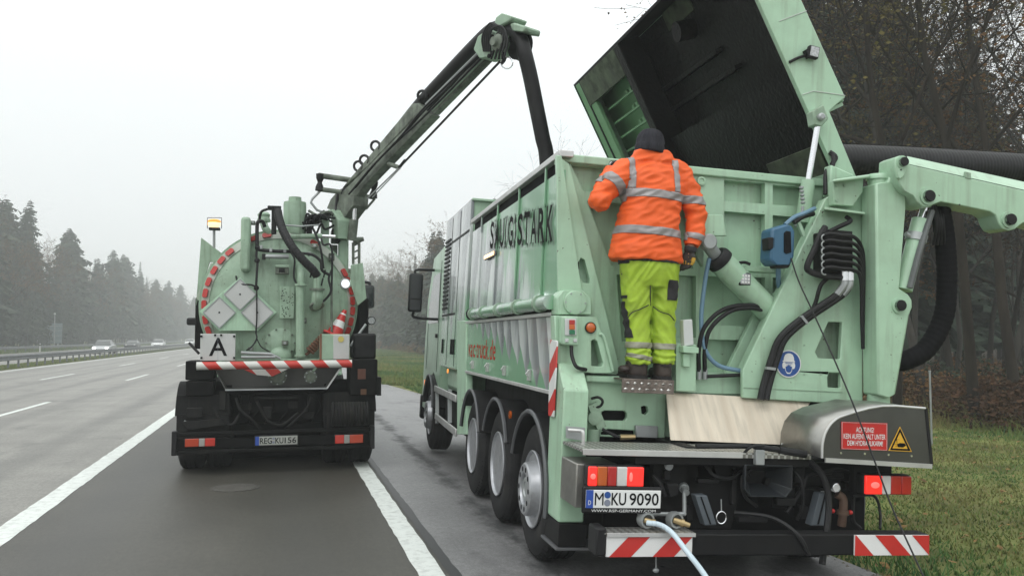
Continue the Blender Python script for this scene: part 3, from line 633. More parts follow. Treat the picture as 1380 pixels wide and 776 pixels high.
while y < 330:       # low young growth closing the forest edge
    tree('conifer_tree', CON[(1, 3, 4)[int(y) % 3]], -34.5 + rt.uniform(-1, 1), y, rt.uniform(0.34, 0.58), 'young low conifer at the foot of the left forest edge', 'young conifers of the left forest edge'); y += rt.uniform(3.2, 6.0)
# distant forest seen between the two trucks and over the right truck
for row, (x0, step, y0, y1) in enumerate([(18.5, 4.6, 74, 240), (23, 6.0, 72, 240), (29, 7.0, 76, 230)]):
    y = y0
    while y < y1:
        x = x0 + rt.uniform(-1.5, 1.5)
        if rt.random() < 0.42:
            k = rt.randrange(5); sc = rt.uniform(0.62, 0.88)
            tree('conifer_tree', CON[k], x, y, sc, 'misty conifer in the distant wood seen between the two trucks', 'conifers of the distant right wood')
        else:
            k = (0, 2, 1, 0)[rt.randrange(4)]; sc = rt.uniform(0.75, 1.0) * min(1.0, 0.46 + y / 260)
            tree('broadleaf_tree', BRO[k], x, y, sc, 'misty brown broadleaf tree in the distant wood seen between the two trucks', 'broadleaf trees of the distant right wood')
        y += step * rt.uniform(0.6, 1.4)
def at_px(px, dist):
    """spot on the ground at a given depth along a bearing"""
    d = ray(px, 455); s = dist / math.hypot(d.x, d.y); return d.x * s, d.y * s
x, y = at_px(795, 62); tree('bare_tree', BARE[2], x, y, 0.98, 'leafless tree peeping over the container left of the raised lid', None)
x, y = at_px(667, 82); tree('conifer_tree', CON[0], x, y, 0.86, 'lone spruce tip showing above the truck roof module', None)
x, y = at_px(592, 92); tree('conifer_tree', CON[4], x, y, 0.76, 'tall misty spruce just left of the truck mirror', None)
# near wood right of the raised lid
def zone_r(px): return 'just right of the raised lid' if px < 1180 else 'above the middle of the black suction hose' if px < 1290 else 'at the right picture edge'
spots = []; spx = []
for px, dist in [(1085,30),(1128,24),(1160,33),(1192,27),(1225,38),(1252,25),(1285,30),(1312,22.5),(1345,27),(1372,23.5),(1105,40),(1270,43),(1330,39),(1205,22.5),(1395,30)]:
    spots.append(at_px(px, dist)); spx.append(px)
for i, (x, y) in enumerate(spots):
    k = i % 3; sc = rt.uniform(0.92, 1.2)
    tree('bare_tree', BARE[k], x, y, sc, 'nearly leafless dark tree of the right wood ' + zone_r(spx[i]), 'bare trees ' + zone_r(spx[i]))
for i in range(18):
    px = 1100 + (i * 61) % 330; x, y = at_px(px + rt.uniform(-8, 8), 31 + (i * 7.3) % 44)
    if x < 17.5: continue
    k = rt.randrange(3); sc = rt.uniform(0.75, 1.05)
    tree('conifer_tree', CON2[k], x, y, sc, 'dark green conifer behind the bare trees ' + zone_r(px), 'conifers ' + zone_r(px))
for i in range(11):
    px = 1090 + (i * 97) % 310; x, y = at_px(px, 23 + (i * 5.1) % 18)
    if x < 16.5: continue
    tree('broadleaf_tree', BRO[rt.randrange(4)], x, y, rt.uniform(0.45, 0.8), 'tree still holding brown autumn leaves ' + zone_r(px), 'autumn trees ' + zone_r(px))

# ------------------------------------------------------------------ shrubs, undergrowth and grass
def shrub_mesh(seed, n, w, h, leaf):
    r = random.Random(seed); v, f = [], []
    for i in range(n):
        a = r.random() * 6.283; q = math.sqrt(r.random()); z = h * (r.random() ** 0.8) * (1 - 0.45 * q); x, y = w * q * math.cos(a), w * q * math.sin(a)
        ax = Vector((r.gauss(0,1), r.gauss(0,1), r.gauss(0,1))).normalized(); u, s, _ = frame_of(ax); L = r.uniform(0.05, 0.12); p = Vector((x, y, z)); k = len(v)
        v += [tuple(p - u*L*0.5), tuple(p + s*L*0.35), tuple(p + u*L*0.6), tuple(p - s*L*0.35)]; f.append((k,k+1,k+2,k+3))
    b = MB()
    for i in range(12):
        a = r.random() * 6.283; b.tube([(0,0,-0.1),(w*0.3*math.cos(a), w*0.3*math.sin(a), h*0.5),(w*0.7*math.cos(a), w*0.7*math.sin(a), h*0.85)], [0.015,0.01,0.004], 4, caps=False)
    return mesh_obj('stems', b.v, b.f, m_bark), mesh_obj('foliage', v, f, leaf)
SHR = [shrub_mesh(1, 900, 1.0, 1.1, m_leafr), shrub_mesh(2, 900, 1.1, 1.3, m_leafb), shrub_mesh(3, 700, 0.8, 1.6, m_needle2), shrub_mesh(4, 800, 0.9, 0.9, m_leafy)]
for i in range(52):
    px = 1085 + (i * 53) % 330; x, y = at_px(px + rt.uniform(-9, 9), 20.5 + (i * 3.7) % 17)
    if x < 15.8: x = 15.8 + rt.random()
    k = (0, 1, 0, 3, 1, 0, 2)[i % 7]; sc = rt.uniform(0.6, 1.25)
    t = tree('shrub', (), x, y, sc, ('low russet bush in the undergrowth of the right hand wood', 'low brown bush in the undergrowth of the right hand wood', 'small dark green bush in the undergrowth of the right hand wood', 'low yellowish bush in the undergrowth of the right hand wood')[k], 'bushes of the right undergrowth')
    t['category'] = 'bush'; t['group'] = ('russet', 'brown', 'green', 'yellowish')[k] + ' bushes of the right undergrowth'
    for nme, me in zip(('stems', 'foliage'), SHR[k]):
        o = bpy.data.objects.new(nme, me); COL.objects.link(o); o.parent = t
for i in range(26):
    y = 62 + i * 5.2; t = tree('shrub', (), 17.2 + rt.uniform(-1, 1.2), y, rt.uniform(1.0, 1.8), 'dull misty bush along the far edge of the grass verge', 'bushes of the distant verge'); t['category'] = 'bush'
    for nme, me in zip(('stems', 'foliage'), SHR[(1, 3, 0)[i % 3]]):
        o = bpy.data.objects.new(nme, me); COL.objects.link(o); o.parent = t
def blades(name, pts, hs, ws, cols, label):
    """one mesh of single-triangle blades"""
    g = np.random.default_rng(5); n = len(pts); a = g.uniform(0, 6.283, n); lean = g.normal(0, 0.45, (n, 2)) * hs[:, None]
    v = np.zeros((n, 3, 3)); v[:, 0] = pts; v[:, 1] = pts; v[:, 2] = pts
    v[:, 0, 0] += np.cos(a) * ws; v[:, 0, 1] += np.sin(a) * ws; v[:, 1, 0] -= np.cos(a) * ws; v[:, 1, 1] -= np.sin(a) * ws
    v[:, 2, 0] += lean[:, 0]; v[:, 2, 1] += lean[:, 1]; v[:, 2, 2] += hs
    me = bpy.data.meshes.new(name); me.vertices.add(n * 3); me.vertices.foreach_set('co', v.reshape(-1).astype(np.float32)); me.loops.add(n * 3); me.loops.foreach_set('vertex_index', np.arange(n * 3, dtype=np.int32))
    me.polygons.add(n); me.polygons.foreach_set('loop_start', np.arange(0, n * 3, 3, dtype=np.int32)); me.polygons.foreach_set('loop_total', np.full(n, 3, dtype=np.int32)); me.update(); me.validate()
    at = me.attributes.new('tint', 'FLOAT', 'FACE'); at.data.foreach_set('value', cols.astype(np.float32))
    o = bpy.data.objects.new(name, me); COL.objects.link(o); me.materials.append(m_blade); tag(o, label, 'grass', kind='stuff'); return o
m_blade = mat('grass_blades', (0.1,0.1,0.03), 0.8, spec=0.15); N_, L_ = m_blade.node_tree.nodes, m_blade.node_tree.links
at_ = N_.new('ShaderNodeAttribute'); at_.attribute_name = 'tint'; rp_ = N_.new('ShaderNodeValToRGB'); L_.new(at_.outputs['Fac'], rp_.inputs['Fac'])
rp_.color_ramp.elements[0].color = (0.04,0.11,0.034,1); rp_.color_ramp.elements[1].color = (0.22,0.18,0.08,1)
for p_, c_ in ((0.35, (0.10,0.165,0.045,1)), (0.65, (0.165,0.18,0.055,1))):
    e_ = rp_.color_ramp.elements.new(p_); e_.color = c_
L_.new(rp_.outputs[0], N_['Principled BSDF'].inputs['Base Color'])
def scatter(n, x0, x1, y0, y1, seed, power=1.0):
    g = np.random.default_rng(seed); y = y0 + (y1 - y0) * g.random(n) ** power; x = x0 + (x1 - x0) * g.random(n)
    return np.stack([x, y, np.array([gz(a, b) for a, b in zip(x, y)])], 1), g
P, g = scatter(150000, 4.6, 17.5, 3.5, 34, 1, 1.5)
ex = np.array([edge_x(v) for v in P[:, 1]]); keep = P[:, 0] > ex + 0.05; P = P[keep]; ex = ex[keep]
pn = np.array([noise.noise((a * 0.5, b * 0.5, 0)) for a, b, c in P])
dedge = P[:, 0] - ex; lush = np.clip(1.4 - dedge * 0.8, 0, 1) * np.clip(0.6 + pn * 1.5, 0, 1)
rough_zone = np.clip((P[:, 0] - 14.2) / 1.5, 0, 1)
hs = (0.02 + 0.03 * g.random(len(P)) + 0.13 * lush * g.random(len(P)) + rough_zone * 0.75 * g.random(len(P)) ** 2) * (1 + 0.5 * np.clip(pn, -0.5, 1))
cols = np.clip(0.5 + 0.5 * pn + g.normal(0, 0.16, len(P)) - 0.6 * lush + rough_zone * 0.45, 0, 1)
blades('verge_grass', P, hs, 0.006 + 0.006 * g.random(len(P)) + 0.0007 * P[:, 1] * 0.3, cols, 'rough olive green grass of the verge right of the truck')
P, g = scatter(60000, 3.9, 17.5, 34, 150, 2, 1.6)
pn = np.array([noise.noise((a * 0.25, b * 0.12, 3)) for a, b, c in P])
blades('verge_grass', P, 0.06 + 0.16 * g.random(len(P)), 0.02 + 0.0006 * P[:, 1], np.clip(0.45 + 0.6 * pn + g.normal(0, 0.15, len(P)), 0, 1), 'misty grass verge between the two trucks running to the wood')
P, g = scatter(50000, -17.1, -14.35, 36, 220, 4, 1.7)
blades('median_grass', P, 0.03 + 0.10 * g.random(len(P)), 0.02 + 0.0004 * P[:, 1], np.clip(0.55 + g.normal(0, 0.2, len(P)), 0, 1), 'strip of grass under the crash barrier in the median')
P, g = scatter(50000, -36, -29.2, 80, 330, 6, 1.5)
blades('far_verge_grass', P, 0.1 + 0.35 * g.random(len(P)), 0.03 + 0.0003 * P[:, 1], np.clip(0.4 + g.normal(0, 0.2, len(P)), 0, 1), 'grass strip between the oncoming lanes and the left forest')
# fallen leaves on the verge and at the asphalt edge
P, g = scatter(1000, 4.3, 16, 4, 30, 9, 1.3); v, f = [], []
for (x, y, z) in P:
    if x < edge_x(y) - 0.15: continue
    a = g.uniform(0, 6.28); s = g.uniform(0.02, 0.05); n = len(v); zz = z + g.uniform(0.02, 0.05); t1, t2 = g.uniform(-.02, .02, 2)
    v += [(x + s*math.cos(a + k*1.5708)*(1 if k % 2 else 0.6), y + s*math.sin(a + k*1.5708)*(1 if k % 2 else 0.6), zz + (t1, t2, -t1, -t2)[k]) for k in range(4)]; f.append((n, n+1, n+2, n+3))
m_fall = mat('fallen_leaf', (0.20,0.12,0.045), 0.8, var=0.6, scale=9, spec=0.2)
o = bpy.data.objects.new('fallen_leaves', mesh_obj('fallen_leaves', v, f, m_fall)); COL.objects.link(o); tag(o, 'brown and yellow fallen leaves scattered over the right verge', 'leaves', kind='stuff')
# ragged gravel seam where the shoulder meets the grass
g = np.random.default_rng(11); b = MB()
for i in range(900):
    y = 4 + 26*g.random()**1.6; x = edge_x(y) + g.normal(0.03, 0.07); s = g.uniform(0.008, 0.024); z = shoulder_z(x) - (0.04 if x > edge_x(y) else 0) + s*0.3
    b.add([(x-s,y-s*0.6,z-s*0.4),(x+s*0.7,y-s,z-s*0.4),(x+s,y+s*0.8,z-s*0.4),(x-s*0.6,y+s,z-s*0.4),(x+s*0.1,y,z+s*0.6)], [(0,1,4),(1,2,4),(2,3,4),(3,0,4)])
tag(b.build('edge_gravel', mat('gravel', (0.16,0.145,0.12), 0.85, var=0.5, scale=30), smooth=0), 'loose gravel along the edge between shoulder and grass', 'gravel', kind='stuff')

# ================================================================== RIGHT TRUCK
V = thing('vacuum_truck', 'mint green vacuum excavator truck parked on the hard shoulder with its big lid raised', 'truck', M_R)
def Pq(name, px, y, th, m, parent=V, holes=(), bevel=0.006, **k):
    return MB().prism(pxz(px, y), 1, y, y + th, [pxz(h, y) for h in holes]).build(name, m, parent, bevel=bevel, **k)
def Sq(name, px, x, th, m, parent=V, holes=(), bevel=0.006, **k):
    return MB().prism(pyz(px, x), 0, x, x + th, [pyz(h, x) for h in holes]).build(name, m, parent, bevel=bevel, **k)
def Bx(name, m, x0, x1, y0, y1, z0, z1, parent=V, bevel=0.006, **k):
    return MB().box(x0, x1, y0, y1, z0, z1).build(name, m, parent, bevel=bevel, **k)
def sx_(px, py, x=-1.27): return un(px, py, 0, x)

# chassis, dark gear under the rear
b = MB()
for s in (-1, 1): b.box(s*0.42-0.05, s*0.42+0.05, 0.34, 9.2, 0.74, 1.02)
for y in (0.9, 2.2, 3.6, 5.2, 6.8): b.box(-0.37, 0.37, y, y+0.12, 0.78, 0.98)
b.build('chassis_frame', m_frame, V, bevel=0.01)
Bx('subframe', m_frame, -1.02, 1.12, 1.25, 4.9, 1.04, 1.30, bevel=0.02)
Bx('underbody', m_frame, -0.78, 0.9, 1.0, 7.0, 0.55, 0.74, bevel=0.02)
for y in (1.515, 2.91, 4.305, 8.2):
    MB().cyl((-0.9, y, 0.53), (0.9, y, 0.53), 0.09, 0.09, 12).build('axle', m_frame, V)
# wheels
def tyre_prof():
    p = [(0.295,0.02),(0.35,0.0),(0.43,-0.004),(0.49,0.015),(0.522,0.04),(0.53,0.055)]
    for g in (0.10, 0.16, 0.22): p += [(0.53,g-0.008),(0.516,g-0.006),(0.516,g+0.006),(0.53,g+0.008)]
    return p + [(0.53,0.265),(0.522,0.28),(0.49,0.305),(0.43,0.324),(0.35,0.32),(0.295,0.30)]
def make_wheel(kind, dual):
    """outer face at x = 0, built on the left side; +x is inward"""
    t = bpy.data.objects.new('wheel', None); COL.objects.link(t); t.parent = V
    b = MB().lathe(tyre_prof(), (0,0,0), (1,0,0), 48, close=True)
    if dual: b.lathe(tyre_prof(), (0.35,0,0), (1,0,0), 40, close=True)
    for k in range(60):      # lettering-like raised blocks and shoulder lugs
        a = k * 6.2832 / 60; c, s = math.cos(a), math.sin(a)
        q = lambda r, x, w: [(x, c*r - s*w, s*r + c*w), (x, c*r + s*w, s*r - c*w)]
        A = q(0.505,0.020,0.012) + q(0.532,0.050,0.012)[::-1]; B = q(0.500,0.026,0.012) + q(0.524,0.058,0.012)[::-1]
        b.hexa(A, B)
    b.build('tyre', m_tyre, t, at=(0,0,0))
    r = MB()
    if kind == 'dish':
        r.lathe([(0.298,0.012),(0.302,-0.004),(0.294,-0.010),(0.282,0.006),(0.272,0.05),(0.262,0.13),(0.235,0.175),(0.17,0.19),(0.125,0.17),(0.12,0.10),(0.10,0.075),(0.0,0.07)], (0,0,0), (1,0,0), 40)
        r.build('rim', m_rim, t, at=(0,0,0))
        h = MB()
        for k in range(10):
            a = k * 0.62832; h.cyl((0.185, 0.168*math.cos(a), 0.168*math.sin(a)), (0.15, 0.168*math.cos(a), 0.168*math.sin(a)), 0.017, 0.014, 8)
        tag(h.build('wheel_nuts', m_steel, t, at=(0,0,0)), kind='stuff')
    else:
        r.lathe([(0.298,0.012),(0.302,-0.004),(0.294,-0.010),(0.280,0.010),(0.268,0.07),(0.248,0.085),(0.225,0.04),(0.205,-0.06),(0.192,-0.072),(0.125,-0.072),(0.118,-0.055),(0.118,0.0),(0.10,0.02),(0.0,0.02)], (0,0,0), (1,0,0), 44)
        r.build('rim', m_rim, t, at=(0,0,0))
        h = MB()
        for k in range(10):
            a = k * 0.62832; h.cyl((-0.0735, 0.158*math.cos(a), 0.158*math.sin(a)), (-0.05, 0.158*math.cos(a), 0.158*math.sin(a)), 0.021, 0.021, 12)
        tag(h.build('rim_holes', m_ink, t, at=(0,0,0)), kind='stuff')
        h = MB().lathe([(0.10,0.02),(0.098,-0.05),(0.085,-0.062),(0.06,-0.06),(0.055,-0.05),(0.0,-0.05)], (0,0,0), (1,0,0), 24); h.build('hub', m_galv, t, at=(0,0,0))
    return t
w_dish, w_conv = make_wheel('dish', True), make_wheel('convex', False)
def place_wheel(w, y, right, first):
    t = w if first else copy_tree(w, V)
    t.location = (1.24 if right else -1.24, y, 0.53); t.rotation_euler = (rnd.uniform(0, 6.28) if not right else 0, 0, math.pi if right else 0)
place_wheel(w_dish, 2.91, False, True); place_wheel(w_dish, 4.305, False, False)
place_wheel(w_conv, 1.515, False, True); place_wheel(w_conv, 8.2, False, False)
for y in (2.91, 4.305): place_wheel(w_dish, y, True, False)
for y in (1.515, 8.2): place_wheel(w_conv, y, True, False)
# mudguards
def guard(y, s, a0, a1, r=0.61, down=0.0):
    x0, x1 = sorted((s*1.285, s*0.80))
    arc = [(y + r*math.cos(R(a)), 0.53 + r*math.sin(R(a))) for a in np.linspace(a0, a1, 15)]
    inn = [(y + (r-0.025)*math.cos(R(a)), 0.53 + (r-0.025)*math.sin(R(a))) for a in np.linspace(a1, a0, 15)]
    if down: arc = [(arc[0][0]-0.02, arc[0][1]-down)] + arc; inn = inn + [(inn[-1][0]-0.02, inn[-1][1]-down)]
    o = MB().prism(arc + inn, 0, x0, x1).build('mudguard', m_black, V)
    xe = s*1.287; lip = [(xe, p[0], p[1]) for p in (arc[1:] if down else arc)]
    MB().tube(lip, 0.018, 6).build('edge_lip', m_lipgrey, o)
m_lipgrey = mat('mudguard_grey', (0.085,0.088,0.095), 0.5, var=0.15, dirt=0.4)
for s in (-1, 1):
    guard(1.515, s, 190, 20); guard(2.91, s, 155, 25); guard(4.305, s, 160, 15); guard(8.2, s, 165, 15)
# rear mudguard skirt, flaps
for s in (-1, 1):
    x0, x1 = sorted((s*1.24, s*0.86)); Bx('mud_flap', m_black, x0, x1, 0.865, 0.88, 0.22, 0.75, bevel=0.0)

# collecting container
side_ys = [sx_(p, 300).y for p in (648.7, 669.6, 697.4, 732)]
CY0, CY1, CZ0, CZT = 0.98, 4.92, 1.97, 2.985
for s in (-1, 1):
    x = s * 1.255; x0, x1 = sorted((x, x - s*0.03))
    sp = Bx('side_panel', m_gup, x0, x1, CY0, CY1, CZ0, CZT, bevel=0.0)
    x0, x1 = sorted((x, x + s*0.018))
    for y in side_ys: Bx('rib', m_gup, x0, x1, y-0.012, y+0.012, CZ0+0.02, 3.086, sp, bevel=0.004)
    x0, x1 = sorted((s*1.285, s*1.17)); Bx('top_rail', m_alu if s < 0 else m_mint, x0, x1, CY0-0.0, CY1+0.03, 3.085, 3.135)
    x0, x1 = sorted((s*1.235, s*1.17)); Bx('rail_recess', m_ink, x0, x1, CY0+0.1, CY1, 2.90, 3.09, bevel=0)
Bx('container_floor', m_mint, -1.22, 1.22, 1.4, CY1, 1.60, 1.66)
Bx('front_wall', m_mint, -1.22, 1.22, CY1-0.05, CY1, 1.6, 3.08)
Bx('inner_load', m_soot, -1.2, 1.2, 1.35, CY1-0.06, 1.67, 2.3, bevel=0.0)
# printed slogan on the side
so_, su_, sv_ = Vector((-1.2765, 3.66, 2.655)), Vector((0, -2.57, -0.20)), Vector((0, 0.02, 0.285))
b = MB(); spaced(b, 'SAU(G)STARK', so_, su_, sv_, 0.02)
sg = b.build('slogan_lettering', mat('shaggy_black_ink', (0.008,0.009,0.008), 0.8, var=0.2, spec=0.08), V, smooth=0)
b = MB(); rs = random.Random(4)
for i in range(150):       # shaggy hair strokes of the lettering
    L = rs.uniform(0.02, 0.05); c = (rs.random(), rs.choice((0.03, 0.97))); sg_ = 1 if c[1] > 0.5 else -1
    q = so_ + su_*c[0] + sv_*c[1]
    b.add([(-1.277, q.y-0.008, q.z), (-1.277, q.y+0.008, q.z), (-1.277, q.y+rs.uniform(-.02,.02), q.z+L*sg_)], [(0,1,2)])
tag(b.build('slogan_strokes', mat('shaggy_grey_ink', (0.012,0.014,0.012), 0.8, spec=0.08), V, smooth=0), kind='stuff')
# pipe along the side
tb = MB().tube([(-1.31, 0.95, 1.985), (-1.31, 4.36, 1.985)], 0.055, 16); tb = tb.build('side_pipe', m_gmod, V)
b = MB()
for y in (1.25, 2.0, 2.8, 3.6, 4.25): b.lathe([(0.055,-0.03),(0.068,-0.03),(0.068,0.03),(0.055,0.03)], (-1.31,y,1.985), (0,1,0), 16, close=True)
b.build('pipe_clamp', m_mint_old, tb)
MB().lathe([(0.0,0),(0.062,0),(0.07,0.02),(0.062,0.05),(0,0.05)], (-1.31,4.36,1.985), (0,1,0), 16).build('pipe_flange', m_black, tb)
Bx('side_gap', m_frame, -1.13, 1.13, 1.25, 4.9, 1.3, 1.96, bevel=0)
# skirt locker
for s in (-1, 1):
    x0, x1 = sorted((s*1.262, s*1.14)); sk = Bx('skirt_panel', m_gskirt, x0, x1, 1.02, 4.88, 1.335, 1.885)
    x0, x1 = sorted((s*1.272, s*1.16)); Bx('lower_trim', m_alu, x0, x1, 1.02, 4.88, 1.305, 1.335, sk, bevel=0.004)
    x0, x1 = sorted((s*1.285, s*1.15)); Bx('top_edge', m_alu, x0, x1, 1.02, 4.95, 1.885, 1.915, sk, bevel=0.004)
    for px in (637, 657, 680, 714):
        y = sx_(px, 497).y; z = 1.42
        b = MB(); x0, x1 = sorted((s*1.262, s*1.285)); b.box(x0, x1, y-0.03, y+0.03, z-0.045, z+0.045); b.tube([(s*1.285,y-0.03,z-0.02),(s*1.31,y-0.03,z+0.01),(s*1.285,y-0.03,z+0.04)], 0.006, 6); b.build('latch', m_alu, sk, bevel=0.004)
a0, a1 = sx_(631.5, 465, -1.2635), sx_(667, 487, -1.2635)
m_redprint = mat('red_print', (0.36,0.03,0.015), 0.7, spec=0.1)
b = MB(); spaced(b, 'vac-truck.de', (-1.2635, a0.y, 1.50), (0, a1.y - a0.y, 0), (0, 0, 0.20), 0.006); b.build('web_lettering', m_redprint, V, smooth=0)
Sq('corner_post', [(616,432),(628,432),(628,585),(616,585)], -1.265, 0.08, m_mint)
# fan module and cab
for s in (-1, 1):
    x0, x1 = sorted((s*1.26, s*1.22)); fm = Bx('module_side', m_gmod, x0, x1, 5.13, 7.25, 1.32, 3.42)
    b = MB(); x0, x1 = sorted((s*1.26, s*1.264))
    for y in (5.9, 6.6): b.box(x0, x1, y-0.006, y+0.006, 1.35, 3.38)
    b.box(x0, x1, 5.14, 7.24, 3.02, 3.05); b.box(x0, x1, 6.0, 7.24, 2.02, 2.05); b.build('panel_seam', m_black, fm, bevel=0)
    for i in range(17):
        z = 2.12 + i*0.06; b = MB(); x0, x1 = sorted((s*1.258, s*1.275)); b.hexa([(x0,6.72,z),(x1,6.72,z),(x1,7.2,z),(x0,7.2,z)], [(x0,6.72,z+0.03),(x1,6.72,z+0.03),(x1,7.2,z+0.03),(x0,7.2,z+0.03)]); b.build('louvre', m_black, fm, bevel=0)
    for y in (5.95, 6.15, 7.0):
        x0, x1 = sorted((s*1.262, s*1.275)); Bx('grab_slot', m_ink, x0, x1, y-0.05, y+0.05, 1.50, 1.70, fm, bevel=0.01)
Bx('module_core', m_mint, -1.22, 1.22, 5.15, 7.25, 1.30, 3.40)
Bx('module_roof', m_mint, -1.25, 1.25, 5.10, 7.28, 3.40, 3.43)
Bx('tank_bracket', m_mint, -1.15, 1.15, 5.2, 7.2, 0.98, 1.30, bevel=0.08)
cabp = [(7.45,0.95),(7.45,2.95),(7.7,3.10),(8.9,3.02),(9.45,2.35),(9.55,1.6),(9.55,0.55),(8.9,0.55),(8.75,1.0),(8.2,1.18),(7.65,1.0)]
cb = MB().prism(cabp, 0, -1.22, 1.22).build('cab', m_mint, V, bevel=0.05)
for s in (-1, 1):
    x0, x1 = sorted((s*1.215, s*1.226)); MB().prism([(7.95,1.95),(7.95,2.72),(8.75,2.72),(9.15,2.25),(9.2,1.95)], 0, x0, x1).build('side_window', m_glass, cb, bevel=0)
    x0, x1 = sorted((s*1.22, s*1.24)); Bx('door_handle', m_black, x0, x1, 7.95, 8.12, 1.72, 1.78, cb)
    x0, x1 = sorted((s*1.22, s*1.225)); b = MB(); b.box(x0,x1,7.86,7.87,1.2,2.9); b.box(x0,x1,9.2,9.21,1.2,2.2); b.build('door_gap', m_black, cb, bevel=0)
MB().hexa([(-1.1,9.42,1.9),(1.1,9.42,1.9),(1.1,9.0,2.8),(-1.1,9.0,2.8)], [(-1.1,9.56,1.9),(1.1,9.56,1.9),(1.1,9.06,2.86),(-1.1,9.06,2.86)]).build('windscreen', m_glass, cb, bevel=0.01)
Bx('front_bumper', m_black, -1.24, 1.24, 9.45, 9.68, 0.35, 0.75, cb, bevel=0.03)
# door mirrors
for s in (-1, 1):
    x = s * 1.52; mi = MB(); mi.box(x-0.11, x+0.11, 8.62, 8.76, 2.12, 2.74); mi = mi.build('door_mirror', m_black, V, bevel=0.035)
    Bx('mirror_glass', m_mirror, x-0.09, x+0.09, 8.612, 8.622, 2.33, 2.72, mi, bevel=0.01); Bx('lower_glass', m_mirror, x-0.09, x+0.09, 8.612, 8.622, 2.15, 2.31, mi, bevel=0.01)
    MB().tube([(s*1.2,8.75,2.82),(x,8.72,2.80),(x,8.70,2.70)], 0.022, 8, 5).build('mirror_arm', m_black, mi); MB().tube([(s*1.2,8.75,2.02),(x,8.72,2.04),(x,8.70,2.15)], 0.022, 8, 5).build('mirror_arm', m_black, mi)
# side guard and lower kit between the axles
def side_bar(p, q, w=0.03, h=0.09, x=-1.245): return MB().bar(sx_(*p, x), sx_(*q, x), w, h)
G_ = [side_bar((586,523),(615,537)), side_bar((587,560),(615,583))]
for g in G_: g.build('side_guard_rail', m_alu, V, bevel=0.01)
for px in (589, 606): MB().bar(sx_(px,525,-1.23), sx_(px,570,-1.23), 0.05, 0.05).build('guard_upright', m_galv, V)
for s in (-1, 1):
    x0, x1 = sorted((s*1.15, s*0.55)); Bx('side_tank', m_frame, x0, x1, 5.3, 7.2, 0.50, 0.96, bevel=0.04)
def lamp_dot(p, r=0.03, m=None, nrm=(-1,0,0), name='side_marker'):
    return MB().disc(p, nrm, r, 0.015, 14).build(name, m or m_orangelit, V)
lamp_dot((-1.25, 8.95, 0.98), 0.05); lamp_dot((-1.25, 5.0, 0.98), 0.025, m_orangelens); lamp_dot((-1.288, 2.2, 1.05), 0.035, m_orangelens); lamp_dot((-1.25, 6.4, 1.27), 0.03)
q = sx_(659, 345, -1.275); b = MB(); b.box(-1.285,-1.262,q.y-0.35,q.y+0.22,q.z-0.03,q.z+0.03); fl = b.build('added_glint_bar', m_lipgrey, V, bevel=0.012)  # added bar with glowing strip, imitates the other truck's beacon reflected in the panel
b = MB(); b.box(-1.293,-1.284,q.y-0.33,q.y+0.2,q.z-0.02,q.z+0.02); b.build('added_beacon_glint', m_amberhot, fl, bevel=0.006)

# rear wall with recessed fields
HO = [[(769,221),(834,228),(900,233),(930,237),(932,262),(900,262),(786,258)],
      [(791,271),(836,274),(925,280),(934,330),(934,362),(824,358)],
      [(976,242.5),(1031,247),(1031,275),(976,271)], [(1041.5,249),(1092,253),(1092,279),(1041.5,276)],
      [(976,284.5),(1031,289),(1031,359),(976,356)], [(1041.5,290),(1092,294),(1092,361),(1041.5,360)],
      [(831,370),(907,370),(938,372),(938,455),(907,456),(838,460)], [(947.5,372),(1031,374),(1031,440),(947.5,438)], [(1041.5,374),(1092,376),(1092,441),(1041.5,440)],
      [(947.5,457),(1031,459),(1031,497),(947.5,495)]]
outer = [(752,208),(1108,243),(1108,520),(752,506)]
Pq('rear_wall', outer, 1.08, 0.07, m_mint, holes=HO)
Pq('rear_wall_sheet', [(758,214),(1112,248),(1112,520),(758,508)], 1.17, 0.03, m_mint)
Bx('rear_top_rail', m_mint, -1.265, 1.0, 1.05, 1.20, 3.06, 3.125, bevel=0.01)
b = MB(); c = ry(945, 244, 1.07); b.lathe([(0.035,0),(0.035,-0.01),(0.022,-0.012),(0.02,-0.004),(0,-0.004)], c, (0,1,0), 18); b.build('eyelet', m_mint, V)
Pq('rear_sill', [(838,498),(1003,503),(1003,531),(838,527)], 0.93, 0.20, m_mint)
# left corner gusset and lamp post
gh = [[(780,352),(783,347),(788,350),(795,376),(794,382),(786,381),(781,374)], [(770,412),(775,408),(781,412),(787,440),(786,446),(779,444),(772,432)]]
Pq('corner_gusset', [(750,209),(767,221),(837,505),(800,505),(757,505),(757,390)], 0.99, 0.05, m_mint, holes=gh)
Pq('side_corner_strip', [(750,209),(757,210),(790,430),(757,430),(752,390)], 0.955, 0.03, m_mint)
hb = Pq('hinge_housing', [(750,424),(750,400),(757,391),(787,391),(798,402),(799,424)], 0.86, 0.16, m_mint, bevel=0.012)
c = ry(775, 408, 0.855); MB().lathe([(0.088,0.01),(0.088,-0.012),(0.082,-0.016),(0,-0.016)], c, (0,1,0), 32).build('round_cover', m_mint, hb, bevel=0.002)
b = MB()
for k in range(6): a = k*1.047; b.disc(c + Vector((0.074*math.cos(a), -0.016, 0.074*math.sin(a))), (0,-1,0), 0.006, 0.004, 8)
tag(b.build('cover_screws', m_galv, hb), kind='stuff')
Pq('lamp_column', [(747,425),(804,427),(808,440),(827,503),(800,503),(750,497)], 0.84, 0.12, m_mint, holes=[[(797,459),(801,457),(805,460),(813,489),(811,494),(797,493)]])
b = MB().tube([ry(807,450,0.835), ry(814,455,0.83), ry(826,500,0.83)], 0.012, 8, 4); b.build('gusset_rim', m_mint, V)
Pq('column_pocket', [(794,454),(822,490),(822,499),(794,499)], 0.975, 0.012, m_mint_old, bevel=0)
